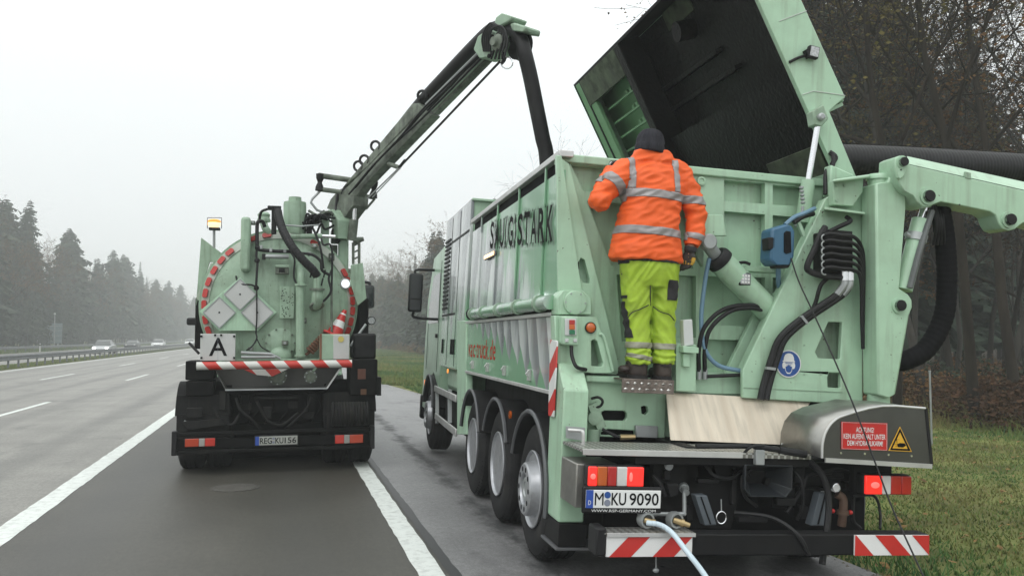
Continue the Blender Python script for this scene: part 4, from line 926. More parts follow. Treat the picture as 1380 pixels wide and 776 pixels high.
sb = Pq('signal_box', [(757,426),(780,426),(780,466),(757,464)], 0.76, 0.08, m_mint, bevel=0.01)
Pq('clear_cover', [(761.5,429),(777,429),(777,452),(761.5,452)], 0.748, 0.012, m_lightgrey, sb, bevel=0.004)
for y0, y1, mm_ in ((431,437,m_redlens),(437,444,m_orangelens),(444.5,450.5,m_greenlens)): Pq('signal_lens', [(767.5,y0),(775,y0),(775,y1),(767.5,y1)], 0.737, 0.012, mm_, sb, bevel=0.003)
for x in (761.5, 773): Pq('button', [(x,456),(x+5,456),(x+5,461),(x,461)], 0.75, 0.012, m_lightgrey, sb, bevel=0.003)
c = ry(795.5, 441.5, 0.838); ml = MB().lathe([(0.042,0.0),(0.042,-0.012),(0,-0.012)], c, (0,1,0), 20).build('marker_lamp', m_black, V); MB().ball(c + Vector((0,-0.014,0)), 0.036, 0.014, 0.036).build('lens', m_orangelens, ml)
MB().tube([ry(770,466,0.78), ry(771,480,0.76), ry(777,494,0.72), ry(790,498,0.75)], 0.014, 8, 6).build('signal_cable', m_rubber, V)
# chamfered corner column
A = [ry(753,489,0.80), ry(786,489,0.80), ry(794,525,0.62), ry(760,525,0.62)]
zb_ = ry(760,704,0.62).z; xl, xr = A[3].x, A[2].x; zc, zt_ = A[3].z, A[0].z
MB().prism([(0.62,zb_),(0.62,zc),(0.80,zt_),(0.97,zt_),(0.97,zb_)], 0, xl, xr).build('corner_column', m_mint, V, bevel=0.012)
Bx('column_foot', m_frame, xl, xr+0.02, 0.60, 0.97, zb_-0.16, zb_-0.003, bevel=0.006)
Bx('column_tray', m_lipgrey, xl-0.02, 0.5, 0.58, 1.0, zb_-0.18, zb_-0.163, bevel=0.003)
wb = Sq('warning_strip', [(741.5,457),(750.5,459),(745.5,562),(738.5,560)], -1.292, 0.012, stripes('warning_print', (0.50,0.025,0.02), (0.66,0.67,0.66), 'Z', 0.30, 0.75, 'Y'))
# main rear beam
Pq('rear_beam', [(788,505),(898,509),(896,590),(788,588)], 0.90, 0.05, m_mint, holes=[[(811,555),(815,553),(842,553.5),(845,557),(845,563),(842,567),(814,566.5),(810,563)], [(864,548),(868,546.5),(873,548),(874,554),(870,559),(865,557)], [(810,582),(818,578),(856,580),(857,587),(810,586)]])
Pq('beam_top_flange', [(790,505),(898,509),(898,519),(790,515)], 0.86, 0.05, m_mint, bevel=0.015)
Bx('beam_back', m_frame, -1.1, 0.2, 0.99, 1.03, 1.0, 1.5, bevel=0)
Pq('beam_bracket', [(857,573),(887,574),(887,590),(857,589)], 0.86, 0.035, m_galv)
Bx('frame_panel', m_mint, ry(893,540,0.86).x, ry(1005,540,0.86).x, 0.95, 0.99, 1.02, 1.5)
c = ry(800, 563, 0.84); cy_ = MB(); cy_.lathe([(0.05,0.02),(0.05,-0.03),(0.02,-0.035),(0,-0.03)], c, (0,1,0), 18); cy_.bar(c + Vector((-0.02,0,0.10)), c + Vector((0.06,0,-0.07)), 0.07, 0.05, (0,1,0)); cy_.cyl(c + Vector((0.0,0,-0.08)), c + Vector((0.0,0,-0.20)), 0.05, 0.05, 14); cy_.build('latch_cylinder', m_mint_old, V)
MB().tube([ry(797,537,0.83), ry(806,535,0.80), ry(812,540,0.79), ry(809,547,0.81), ry(800,549,0.83)], 0.010, 8, 6).build('hydraulic_line', m_rubber, V)
b = MB(); b.tube([ry(812,578,0.8), ry(825,585,0.75), ry(840,590,0.72), ry(856,589,0.7)], 0.012, 8, 5); b.build('loose_cable', m_rubber, V)
b = MB(); b.cyl(ry(836,589,0.7), ry(856,588.5,0.68), 0.022, 0.018, 10); b.build('cable_plug', m_brass, V)
# step the man stands on
stp = MB(); a, c = ry(838,509,0.68), ry(908,513,0.68); zt2 = (a.z + c.z)/2 - 0.0
stp.box(a.x, c.x, 0.68, 0.95, zt2-0.012, zt2); stp.box(a.x, c.x, 0.668, 0.68, zt2-0.10, zt2); STEP_Z = zt2
stp.build('step_plate', mat('worn_checker_plate', (0.20,0.165,0.145), 0.5, metal=0.6, var=0.35, scale=30, dirt=0.7, bump=0.5, bscale=45), V, bevel=0.003)
b = MB(); nx = 7
for r in range(2):
    for k in range(nx):
        x = a.x + (c.x - a.x)*(k + 0.5 + (0.0 if r else 0.25))/ (nx + 0.3); z = zt2 - 0.03 - r*0.042
        d = 0.016; b.add([(x-d,0.667,z),(x,0.667,z-0.010),(x+d,0.667,z),(x,0.667,z+0.010),(x,0.661,z)], [(0,1,4),(1,2,4),(2,3,4),(3,0,4)])
tag(b.build('tread_pattern', m_tread, V, smooth=0), kind='stuff')
# hook post right of the man
Pq('hook_post', [(911,462),(938,464),(938,528),(911,527)], 0.80, 0.14, m_mint)
Pq('hook_arm', [(921,466),(942,468),(942,476),(921,475)], 0.72, 0.08, m_mint)
Pq('white_block', [(921,431),(933,430),(935,465),(922,467)], 0.74, 0.07, m_lightgrey)
Pq('hook_plate', [(921,476),(930,476),(930,495),(921,494)], 0.76, 0.04, m_mint)
# checker plate platform
A = ry(785,605,0.16); B_ = ry(1052,607,0.16); PZ = A.z
pf = MB().box(A.x, 0.36, 0.16, 0.62, PZ-0.02, PZ); pf.box(A.x, 0.36, 0.15, 0.16, PZ-0.035, PZ); pf = pf.build('rear_platform', m_tread, V, bevel=0.002)
Bx('platform_lip', m_alu, A.x, -0.15, 0.142, 0.152, PZ-0.035, PZ+0.004, pf, bevel=0.002)
Pq('platform_bracket', [(763,574),(789,576),(787,594),(763,590)], 0.57, 0.012, m_galv, pf, bevel=0.002)
MB().tube([ry(766,579,0.55), ry(781,580,0.50), ry(786,583,0.47), ry(786,598,0.47)], 0.012, 8, 4).build('grab_handle', m_alu, pf)
Bx('black_edge', m_frame, -0.9, 0.36, 0.17, 0.6, PZ-0.09, PZ-0.025, pf)
# stainless box under the platform
bx = MB(); p0 = ry(781,628,0.22); p1 = ry(812,684,0.22); bx.box(p0.x-0.02, p1.x+0.10, 0.22, 0.58, p1.z, PZ-0.10); bx.build('stainless_box', m_steel, V, bevel=0.008)
# rear lights
def light(name, px0, px1, y, z0, z1, segs):
    x0, x1 = ry(px0, 645, y).x, ry(px1, 645, y).x
    o = Bx(name, m_black, x0-0.006, x1+0.006, y+0.02, y+0.10, z0-0.006, z1+0.006, bevel=0.012)
    for a_, b_, mm_ in segs: Bx('lens', mm_, x0+(x1-x0)*a_+0.001, x0+(x1-x0)*b_-0.001, y, y+0.024, z0, z1, o, bevel=0.006)
    return o, x0, x1
zl1, zl0 = ry(830,629,0.10).z, ry(830,655,0.10).z
lo, x0, x1 = light('rear_light', 793, 868, 0.10, zl0, zl1, [(0,0.16,m_redlit),(0.16,0.34,m_orangelens),(0.34,0.51,m_redlens),(0.51,0.70,m_whitelens),(0.70,1.0,m_redlit)])
MB().ball((x0+(x1-x0)*0.08,0.098,(zl0+zl1)/2), 0.018,0.006,0.018).build('bulb_glow', m_redhot, lo); MB().ball((x0+(x1-x0)*0.76,0.098,(zl0+zl1)/2), 0.012,0.006,0.03).build('bulb_glow', m_redhot, lo)
zr1, zr0 = ry(1198,641,0.10).z, ry(1198,666,0.10).z
ro, x0, x1 = light('rear_light', 1167, 1229, 0.10, zr0, zr1, [(0,0.36,m_redlit),(0.36,0.55,m_whitelens),(0.55,0.78,m_redlens),(0.78,1.0,m_redlens)])
MB().ball((x0+(x1-x0)*0.20,0.098,(zr0+zr1)/2), 0.034,0.006,0.022).build('bulb_glow', m_redhot, ro)
Bx('light_bracket', m_frame, 0.72, 1.02, 0.20, 0.26, zr0, 1.02, bevel=0.005)
# number plate
q0, q1 = ry(789,684,0.07), ry(890.5,664,0.07); zb1 = (ry(789,683,0.07).z + ry(890.5,685.5,0.07).z)/2; zt1 = zb1 + 0.112
npl = Bx('plate_holder', m_black, q0.x-0.022, q1.x+0.012, 0.075, 0.095, zb1-0.035, zt1+0.02, bevel=0.01)
Bx('number_plate', m_plate, q0.x, q1.x, 0.066, 0.078, zb1, zt1, npl, bevel=0.003)
xw = q1.x - q0.x; b = MB(); letters(b, 'M', (q0.x+0.115*xw, 0.0635, zb1+0.018), (0.115*xw,0,0), (0,0,0.078), 0.0); b.build('lettering', m_ink, npl, smooth=0); b = MB(); letters(b, 'KU', (q0.x+0.335*xw, 0.0635, zb1+0.018), (0.195*xw,0,0), (0,0,0.078), 0.012); b.build('lettering', m_ink, npl, smooth=0); b = MB(); letters(b, '9090', (q0.x+0.575*xw, 0.0635, zb1+0.018), (0.395*xw,0,0), (0,0,0.078), 0.012)
b.build('lettering', m_ink, npl, smooth=0)
Bx('euro_band', m_blue, q0.x, q0.x+0.095*xw, 0.0645, 0.068, zb1, zt1, npl, bevel=0)
b = MB(); letters(b, 'D', (q0.x+0.03*xw,0.063,zb1+0.02), (0.035*xw,0,0), (0,0,0.028)); b.build('country_letter', m_plate, npl, smooth=0)
for dz, mm_ in ((0.082, m_signblue), (0.033, m_sealgrey)): MB().disc((q0.x+0.282*xw,0.066,zb1+dz), (0,-1,0), 0.021, 0.003, 16).build('seal', mm_, npl)
b = MB(); letters(b, 'WWW.RSP-GERMANY.COM', (q0.x+0.08*xw,0.0735,zb1-0.026), (0.86*xw,0,0), (0,0,0.017)); b.build('web_lettering', m_plate, npl, smooth=0)
# bumper and red white boards
bp = Bx('bumper', m_frame, -1.17, 1.17, 0.0, 0.13, 0.372, 0.512, bevel=0.012)
Bx('end_cap', m_black, -1.21, -1.14, -0.03, 0.14, 0.38, 0.555, bp, bevel=0.015)
def board(xa, xb, z0, z1, sl):
    w = xb - xa; o = Bx('warning_board', m_white, xa, xb, -0.018, -0.004, z0, z1, bp, bevel=0.002)
    b = MB(); h = z1 - z0; n = 4; per = w / 2.0
    for k in range(-2, 5):        # red diagonal foil fields
        a_ = xa + k*per + (0.02 if sl > 0 else 0.0); sh = h * 1.0 * sl
        poly = [(a_, z0), (a_ + per*0.5, z0), (a_ + per*0.5 + sh, z1), (a_ + sh, z1)]
        cl = poly
        for sgn, lim in ((1, xa), (-1, xb)):      # clip to the board
            out = []
            for i in range(len(cl)):
                p, q = cl[i], cl[(i+1) % len(cl)]; ip, iq = sgn*(p[0]-lim) >= 0, sgn*(q[0]-lim) >= 0
                if ip: out.append(p)
                if ip != iq: t = (lim-p[0])/(q[0]-p[0]); out.append((lim, p[1]+t*(q[1]-p[1])))
            cl = out
            if not cl: break
        if cl and len(cl) >= 3: b.add([(p[0], -0.0205, p[1]) for p in cl], [tuple(range(len(cl)))])
    b.build('red_stripes', m_red, bp, smooth=0); return o
board(ry(817,733,-0.018).x, ry(933,733,-0.018).x, 0.375, 0.508, 1.0); board(ry(1152,733,-0.018).x, ry(1252,733,-0.018).x, 0.375, 0.508, -1.0)
Bx('bumper_step', m_tread, -1.16, -0.55, -0.03, 0.14, 0.515, 0.524, bp, bevel=0.001); Bx('step_lip', m_alu, -1.14, -0.55, -0.032, -0.026, 0.50, 0.523, bp, bevel=0.001)
# dark rear gear
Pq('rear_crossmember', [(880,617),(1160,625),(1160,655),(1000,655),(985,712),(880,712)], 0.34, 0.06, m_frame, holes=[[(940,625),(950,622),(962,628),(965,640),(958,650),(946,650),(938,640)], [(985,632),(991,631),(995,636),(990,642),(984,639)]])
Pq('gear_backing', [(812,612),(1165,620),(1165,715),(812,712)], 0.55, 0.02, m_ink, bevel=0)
fn = MB(); ca_ = ry(1036,648,0.16); w_, h_ = (ry(1069,648,0.16).x - ry(1004,648,0.16).x)/2, (ry(1036,627,0.16).z - ry(1036,670,0.16).z)/2
ring = lambda k, y, ch: [(ca_.x + sx*w_*k, y, ca_.z + sz*h_*k) for sx, sz in ((-1,1),(1,1),(1,-0.5),(0.75,-1),(-0.75,-1),(-1,-0.5))]
o_, i_, m_ = ring(1.0,0.16,0), ring(0.95,0.155,0), ring(0.35,0.36,0); vs = o_ + i_ + m_ + ring(1.0,0.19,0); fs = []
for k in range(6):
    j = (k+1) % 6; fs += [(k,j,6+j,6+k), (6+k,6+j,12+j,12+k), (k,j,18+j,18+k)]
fs.append((12,13,14,15,16,17)); fn.add(vs, fs); fn.build('coupling_funnel', mat('funnel_steel', (0.022,0.026,0.030), 0.42, metal=0.3, var=0.3, dirt=0.5), V, bevel=0.006)
b = MB(); c = ry(1036,650,0.3); b.cyl(c, c + Vector((0,0.08,0)), 0.03, 0.03, 12); b.build('coupling_pin', m_frame, V)
for pts in ([(937,667),(953,667),(966,707),(950,708)], [(1105,664),(1120,665),(1113,708),(1093,708)]):
    o = Pq('wheel_chock', pts, 0.20, 0.08, mat('chock_grey', (0.085,0.10,0.115), 0.5, var=0.15, dirt=0.4)); p = [Vector(((u[0]+v[0])/2, (u[1]+v[1])/2)) for u, v in zip(pts[:2], (pts[3], pts[2]))]
    Pq('groove', [((pts[0][0]*0.55+pts[1][0]*0.45),pts[0][1]+2),((pts[0][0]*0.45+pts[1][0]*0.55),pts[0][1]+2),((pts[3][0]*0.45+pts[2][0]*0.55),pts[3][1]-2),((pts[3][0]*0.55+pts[2][0]*0.45),pts[3][1]-2)], 0.194, 0.01, m_ink, o, bevel=0)
MB().lathe([(0,0),(0.05,0),(0.055,0.02),(0.055,0.20),(0.048,0.215),(0.048,0.235),(0,0.24)], ry(1108,706,0.33), (0,0,1), 20).build('filter_bowl', m_lightgrey, V)
c = ry(1127,657,0.22); g_ = MB().lathe([(0.032,0.03),(0.032,-0.006),(0.027,-0.008),(0.026,-0.002),(0,-0.002)], c, (0,1,0), 20).build('pressure_gauge', m_chrome, V); MB().disc(c + Vector((0,-0.003,0)), (0,-1,0), 0.025, 0.001, 16).build('dial', m_plate, g_)
b = MB(); b.tube([ry(1128,665,0.26), ry(1136,672,0.25), ry(1136,690,0.25), ry(1134,708,0.26)], 0.03, 12, 5); b.lathe([(0.042,-0.015),(0.042,0.015)], ry(1136,690,0.25), (0,0,1), 14); b.build('valve_pipe', mat('dull_copper', (0.09,0.05,0.032), 0.6, var=0.35, dirt=0.6), V)
for p in ((1122,688),(1146,690)): MB().ball(ry(*p,0.23), 0.016,0.02,0.016).build('valve_knob', m_signred, V)
b = MB(); c = ry(901,626,0.28); b.lathe([(0.0,-0.05),(0.022,-0.05),(0.022,-0.02),(0.03,-0.02),(0.03,0.02),(0.02,0.02),(0.02,0.06)], c, (0.3,1,0.2), 12); b.build('hose_coupling', m_galv, V)
c = ry(923,660,0.28); b = MB(); b.lathe([(0.0,-0.04),(0.024,-0.04),(0.024,0.02),(0.034,0.02),(0.034,0.05)], c, (0.2,1,0.3), 12); b.build('hose_coupling', m_galv, V)
Pq('black_socket', [(899,652),(916,652),(914,668),(903,670)], 0.25, 0.06, m_black)
MB().tube([ry(922,664,0.24), ry(922,690,0.22), ry(918,692,0.22), ry(860,692,0.2)], 0.014, 8, 5).build('steel_pipe', m_galv, V)
for px in (870, 909):
    c = ry(px, 700, 0.10); b = MB(); b.lathe([(0.05,0.03),(0.056,0.0),(0.05,-0.03),(0.038,-0.03),(0.036,0.0),(0.0,0.03)], c, (-0.2,1,0), 18); b.build('outlet_ring', m_galv, V)
    b = MB(); b.lathe([(0.0,-0.06),(0.016,-0.06),(0.018,-0.02),(0.026,-0.02),(0.026,0.0),(0.02,0.0),(0.02,0.05)], c + Vector((0.03,-0.03,-0.01)), (-0.9,0.3,0.25), 12); b.build('tap_fitting', m_brass, V)
c = ry(972,697,0.22); MB().tube([c + Vector((0.035*math.cos(a), 0, 0.04*math.sin(a))) for a in np.linspace(0, 6.283, 19)], 0.005, 6, caps=False).build('pull_ring', m_chrome, V)
MB().tube([c + Vector((0,0,0.04)), c + Vector((0,0.01,0.12))], 0.004, 6).build('pull_chain', m_galv, V)
b = MB(); c = ry(884,748,0.06); b.tube([c + Vector((0,0,0.03)), ry(884,766,0.06)], 0.004, 6); b.ball(ry(884,768,0.06), 0.022,0.012,0.016); b.build('hanging_chain', m_galv, V)
for px in (1056, 1096):
    Bx('gear_box', m_frame, ry(px,680,0.3).x-0.09, ry(px,680,0.3).x+0.09, 0.3, 0.5, 0.62, 0.76, bevel=0.01)
for i, pts in enumerate([[(1085,615,0.2),(1108,640,0.15),(1117,680,0.12),(1108,760,0.05)], [(990,690,0.25),(1040,697,0.1),(1075,720,-0.02),(1090,747,0.0)], [(1010,640,0.3),(1000,620,0.2),(1010,603,0.14),(1030,600,0.12)], [(1060,690,0.3),(1080,660,0.3),(1090,640,0.3),(1120,635,0.3)], [(1150,670,0.3),(1150,700,0.3),(1160,712,0.3)], [(1150,668,0.25),(1178,668,0.2),(1186,690,0.2),(1186,712,0.1)]]):
    MB().tube([ry(*p) for p in pts], (0.022,0.014,0.010,0.018,0.012,0.010)[i], 8, 7).build('dangling_cable', m_rubber, V)
b = MB(); b.tube([ry(938,601,0.19), ry(1012,601,0.18)], 0.017, 10); b.tube([ry(1016,601,0.17), ry(1050,606,0.16)], 0.02, 10); b.tube([ry(1050,606,0.16), ry(1086,612,0.15)], 0.026, 10); b.build('lance_grip', m_rubber, V)
b = MB(); b.box(*[f(ry(1018,612,0.13).x, ry(1030,612,0.13).x) for f in (min, max)], 0.12, 0.16, ry(1018,626,0.13).z, ry(1018,606,0.13).z); b.build('plate_lamp', m_galv, V, bevel=0.004)
for px, py, w_, h_, y in ((955,648,30,6,0.30),(990,660,8,40,0.30),(1078,640,14,22,0.28),(1060,676,26,10,0.26),(1085,690,16,18,0.28),(1150,655,22,10,0.28),(1015,700,40,8,0.30),(930,690,10,22,0.30),(1125,640,26,8,0.3),(900,640,10,14,0.3)):
    a_, e_ = ry(px-w_/2, py+h_/2, y), ry(px+w_/2, py-h_/2, y); Bx('coupling_part', m_black, a_.x, e_.x, y, y+0.08, a_.z, e_.z, bevel=0.008)
for pts in ([(1012,632,0.28),(1000,645,0.24),(1004,668,0.24),(1020,682,0.26)], [(1064,628,0.28),(1080,648,0.22),(1082,680,0.24),(1074,700,0.28)], [(950,625,0.3),(962,640,0.26),(985,644,0.26),(1000,634,0.3)], [(1090,625,0.28),(1105,635,0.24),(1130,632,0.24),(1156,640,0.28)], [(880,640,0.28),(890,652,0.25),(897,668,0.25)]):
    MB().tube([ry(*p) for p in pts], 0.012, 8, 6).build('air_line', m_rubber, V)
# stainless crane cover
prof = pxz([(1108,617),(1109,596),(1114,580),(1124,567),(1140,559),(1189,547),(1247,550),(1255,627)], 0.02)
ref = un(1108,617,1,0.02)
cv = MB(); n = len(prof); vs = [(x, 0.025, z) for x, z in prof] + [(x, 0.56, z + 0.01) for x, z in prof]; cv.add(vs, [(i, i+1, n+i+1, n+i) for i in range(n-1)])
ic = [(x, 0.025, z) for x, z in prof]
cv = cv.build('crane_cover', m_steel, V, smooth=50); sm_ = cv.modifiers.new('thickness', 'SOLIDIFY'); sm_.thickness = 0.004
MB().prism([(x, z) for x, z in prof], 1, 0.020, 0.030).build('cover_front', mat('cover_front_steel', (0.105,0.105,0.10), 0.36, metal=0.75, var=0.15, scale=2, dirt=0.4, dcol=(0.05,0.045,0.035)), cv, bevel=0)
MB().tube([(x, 0.022, z) for x, z in prof[:-1]], 0.009, 8, 3).build('edge_trim', m_alu, cv)
MB().bar((prof[0][0]+0.02,0.016,prof[0][1]-0.012), (prof[-1][0],0.016,prof[-1][1]-0.004), 0.014, 0.03).build('bottom_trim', m_alu, cv)
MB().bar((prof[-1][0]+0.004,0.03,prof[-1][1]), (prof[-2][0]+0.004,0.03,prof[-2][1]), 0.02, 0.03, (0,1,0)).build('side_flap', m_black, cv)
b = MB()
for px, py in ((1133,610),(1165,611),(1197,612.5),(1228,614)): b.disc(ry(px,py,0.019), (0,-1,0), 0.008, 0.005, 10)
for px, py, y in ((1054,598,0.54),(1070,600,0.40),(1087,604,0.25)): b.ball(ry(px,py,y), 0.008,0.008,0.008, 8, 5)
tag(b.build('rivets', m_chrome, cv), kind='stuff')
sg = Pq('caution_sign', [(1134,568),(1196,570),(1196,607),(1134,605)], 0.012, 0.006, m_signred, bevel=0.001)
x0, x1 = ry(1134,588,0.011).x, ry(1196,588,0.011).x; w = x1-x0; zz = lambda py: ry(1165,py,0.011).z
b = MB()
for txt, a_, e_, y0, y1 in (('ACHTUNG!',0.31,0.70,582.5,575.5), ('KEIN AUFENTHALT UNTER',0.045,0.955,591.5,584.5), ('DEM HYDRAULIKARM!',0.13,0.90,600.5,593.5)): letters(b, txt, (x0+w*a_,0.0105,zz(y0)), (w*(e_-a_),0,0.0), (0,0,zz(y1)-zz(y0)), 0.012)
b.build('lettering', m_white, sg, smooth=0)
b = MB(); fr = pxz([(1134.8,568.8),(1195.2,570.8),(1195.2,606.2),(1134.8,604.2)], 0.0112)
for i in range(4): b.bar((fr[i][0],0.0112,fr[i][1]), (fr[(i+1)%4][0],0.0112,fr[(i+1)%4][1]), 0.0012, 0.003, (0,1,0))
b.build('sign_border', m_white, sg)
tr = Pq('hand_hazard_sign', [(1213,574.5),(1229,608.5),(1197.5,607)], 0.013, 0.005, m_yellow, bevel=0.001)
out = pxz([(1213,576.5),(1227.4,607.3),(1199.3,606)], 0.012); inn = pxz([(1213,582),(1223.5,604.6),(1202.6,603.7)], 0.012)
MB().prism(out, 1, 0.0115, 0.0125, [inn]).build('black_border', m_ink, tr, bevel=0)
b = MB(); c = pxz([(1209,598),(1213,596.5),(1219,597),(1221,600),(1217,602.5),(1210,602)], 0.012); b.prism(c, 1, 0.0112, 0.0122)
for p, q_ in (((1206,598),(1210,599)),((1206.5,601),(1211,600.5)),((1208,588),(1209,597)),((1205,592),(1212,592))): 
    u_, v_ = ry(*p,0.0118), ry(*q_,0.0118); b.bar(u_, v_, 0.001, 0.004, (0,1,0))
b.build('hand_symbol', m_ink, tr, bevel=0)

# ---------------- crane frame and arm
holes = [[(1116.5,434),(1135,434),(1132.5,484),(1103,482.5),(1099,474)], [(1117.5,502),(1133,502.3),(1133,523),(1116,521.8),(1115.5,508)]]
Pq('crane_frame', [(1001,498),(1112,268),(1122,262),(1163,262),(1163,546),(1001,536)], 0.80, 0.045, m_mint, holes=holes, bevel=0.008)
Pq('frame_back', [(1040,420),(1120,268),(1160,268),(1160,544),(1003,535)], 0.93, 0.03, m_mint_old)
Pq('frame_left_web', [(1001,498),(1112,268),(1116,268),(1005,498)], 0.846, 0.10, m_mint)
b = MB(); b.bar(ry(1002,522,0.797), ry(1135,528,0.797), 0.004, 0.006, (0,1,0)); b.build('weld_seam', m_mint_old, V)
b = MB()
for p in ((1108,290),(1097,317),(1088,331),(1082,350),(1068,367),(1081,370),(1084,387),(1068,365),(1086,403),(1106,405),(1106,504),(1084,465),(1084,504),(1092,330),(1030,455)): b.disc(ry(*p,0.799), (0,-1,0), 0.007, 0.004, 8)
tag(b.build('frame_bolts', m_mint_old, V), kind='stuff')
MB().hexa([ry(1111,279,0.80), ry(1163,286,0.80), ry(1163,290,0.80), ry(1111,284,0.80)], [ry(1111,279,0.64), ry(1166,286,0.66), ry(1166,289,0.66), ry(1111,282.5,0.64)]).build('valve_shelf', m_mint, V, bevel=0.004)
br = Pq('crane_bracket', [(1123,243),(1164,240),(1163,259),(1150,278),(1124,276)], 0.72, 0.08, m_mint, bevel=0.008)
MB().hexa([ry(1122,242,0.62), ry(1172,235,0.62), ry(1172,240,0.62), ry(1122,246,0.62)], [ry(1122,242,0.80), ry(1172,235,0.80), ry(1172,240,0.80), ry(1122,246,0.80)]).build('bracket_plate', m_mint, br, bevel=0.01)
b = MB()
for p in ((1127.5,250),(1138,250),(1127.5,270)): b.disc(ry(*p,0.718), (0,-1,0), 0.014, 0.01, 6)
tag(b.build('bracket_bolts', m_mint_old, br), kind='stuff')
# slewing column
cp0, cp1 = ry(1184.5,545,0.72), ry(1184.5,243,0.72)
co = MB().cyl((cp0.x,0.72,cp0.z-0.25), cp1, 0.083, 0.083, 28).build('slewing_column', m_mint, V)
MB().lathe([(0.0,0.0),(0.095,0.0),(0.095,0.03),(0.088,0.04),(0.0,0.04)], cp1, (0,0,1), 28).build('column_cap', m_mint, co)
MB().lathe([(0.083,-0.012),(0.09,-0.012),(0.09,0.012),(0.083,0.012)], ry(1184.5,523,0.72), (0,0,1), 28, close=True).build('column_ring', m_mint, co)
Pq('swing_post', [(1180,247),(1197,245),(1204,226),(1206,214),(1213,209.5),(1221,214),(1222,262),(1211.5,388),(1224,396),(1229.5,404),(1230,414),(1226,424),(1207.5,531),(1196,537),(1183,532)], 0.60, 0.19, m_mint, bevel=0.02)
# boom
sideb = [(1206,222),(1206.5,213),(1213,209.5),(1221,212),(1226,222),(1740,338),(1760,352),(1752,372),(1450,315),(1380,300),(1376,302.5),(1368,309),(1360,311),(1351,308),(1346,301),(1342,290),(1334,285),(1300,278),(1268,272),(1261,274.5),(1251,279.5),(1242,277.5),(1236,272),(1230,263),(1218,256.5),(1211,246)]
bm_ = Pq('boom', sideb, 0.52, 0.20, m_mint, bevel=0.008)
MB().hexa([ry(1225,221.5,0.523), ry(1735,336,0.523), ry(1735,323,0.62), ry(1222,210.5,0.60)], [ry(1225,223,0.70), ry(1735,338,0.70), ry(1735,323,0.70), ry(1222,210.5,0.70)]).build('boom_top_chord', m_mint, bm_, bevel=0.004)
Pq('boom_ear', [(1206,222),(1206.5,213),(1213,209.5),(1222,212),(1225,220),(1219,237),(1215,241),(1210,240)], 0.49, 0.03, m_mint, bm_, bevel=0.008)
for px, py, r, y in ((1216.5,218.5,0.035,0.485),(1251,264.5,0.045,0.505),(1360.5,296,0.045,0.505),(1212.5,411.5,0.042,0.585)):
    c = ry(px, py, y); o = MB().lathe([(r*1.45,0.015),(r*1.45,0.0),(r,0.0),(r,-0.02),(r*0.85,-0.028),(0,-0.028)], c, (0,1,0), 24).build('pivot_boss', m_mint, V)
    MB().lathe([(r,0.0),(r,-0.024),(r*0.9,-0.032),(0,-0.032)], c, (0,1,0), 24).build('pin', m_black, o)
Pq('hose_bracket', [(1301,231),(1309,233),(1309,242),(1301,240)], 0.515, 0.02, m_mint_old, bm_, bevel=0.004)
b = MB(); b.disc(ry(1293,276,0.518), (0,-1,0), 0.006, 0.004, 8); b.disc(ry(1214,229,0.488), (0,-1,0), 0.006, 0.004, 8); b.build('grease_nipple', m_black, bm_)
p_t, p_m, p_b = ry(1246,280,0.66), ry(1241,296,0.66), ry(1217,391,0.66)
o = MB().cyl(p_m, p_b, 0.068, 0.068, 22).build('boom_cylinder', m_mint, V, bevel=0.004); MB().cyl(p_t, p_m, 0.03, 0.03, 16).build('piston_rod', m_chrome, o)
b = MB(); b.bar(ry(1246,272,0.66), p_t, 0.09, 0.09, (0,1,0)); b.build('rod_eye', m_mint, o, bevel=0.015)
c = p_m.lerp(p_b, 0.26); b = MB(); b.lathe([(0.068,-0.03),(0.08,-0.03),(0.08,0.03),(0.068,0.03)], c, p_b - p_m, 20, close=True); b.cyl(c + Vector((-0.11,-0.02,0.02)), c + Vector((-0.06,-0.02,0)), 0.02, 0.016, 8); b.build('clamp_band', m_galv, o)
MB().tube([ry(1256,284,0.60), ry(1240,335,0.58), ry(1226,388,0.58)], 0.024, 8, 6).build('guard_tube', mat('grey_guard', (0.11,0.12,0.12), 0.5, var=0.2, dirt=0.3), V)
def ribbed(pts, r, name, parent=V, pitch=0.05, amp=0.10, n=18, m=m_rubber, frame=None):
    pp = smooth_path(pts, 10); L = [0.0]
    for i in range(1, len(pp)): L.append(L[-1] + (pp[i]-pp[i-1]).length)
    N = int(L[-1] / pitch * 4); q, rr = [], []; j = 0
    for i in range(N + 1):
        s = L[-1] * i / N
        while j < len(L) - 2 and L[j+1] < s: j += 1
        t = (s - L[j]) / max(1e-6, L[j+1] - L[j]); q.append(pp[j].lerp(pp[j+1], t)); rr.append(r * (1 + amp * (1 if i % 4 in (1, 2) else 0)))
    return MB().tube(q, rr, n).build(name, m, parent, smooth=60)
ribbed([ry(1266,276,0.70), ry(1273,320,0.72), ry(1276,370,0.74), ry(1272,425,0.76), ry(1250,468,0.78), ry(1222,485,0.80), ry(1195,489,0.85)], 0.075, 'boom_hose', pitch=0.045, amp=0.035, m=m_ink)
for k in range(4):
    MB().tube([ry(1256+k*4,276,0.62+k*0.03), ry(1262+k*3,300,0.62), ry(1258+k*5,330,0.68)], 0.012, 6, 5).build('boom_line', m_rubber, V)
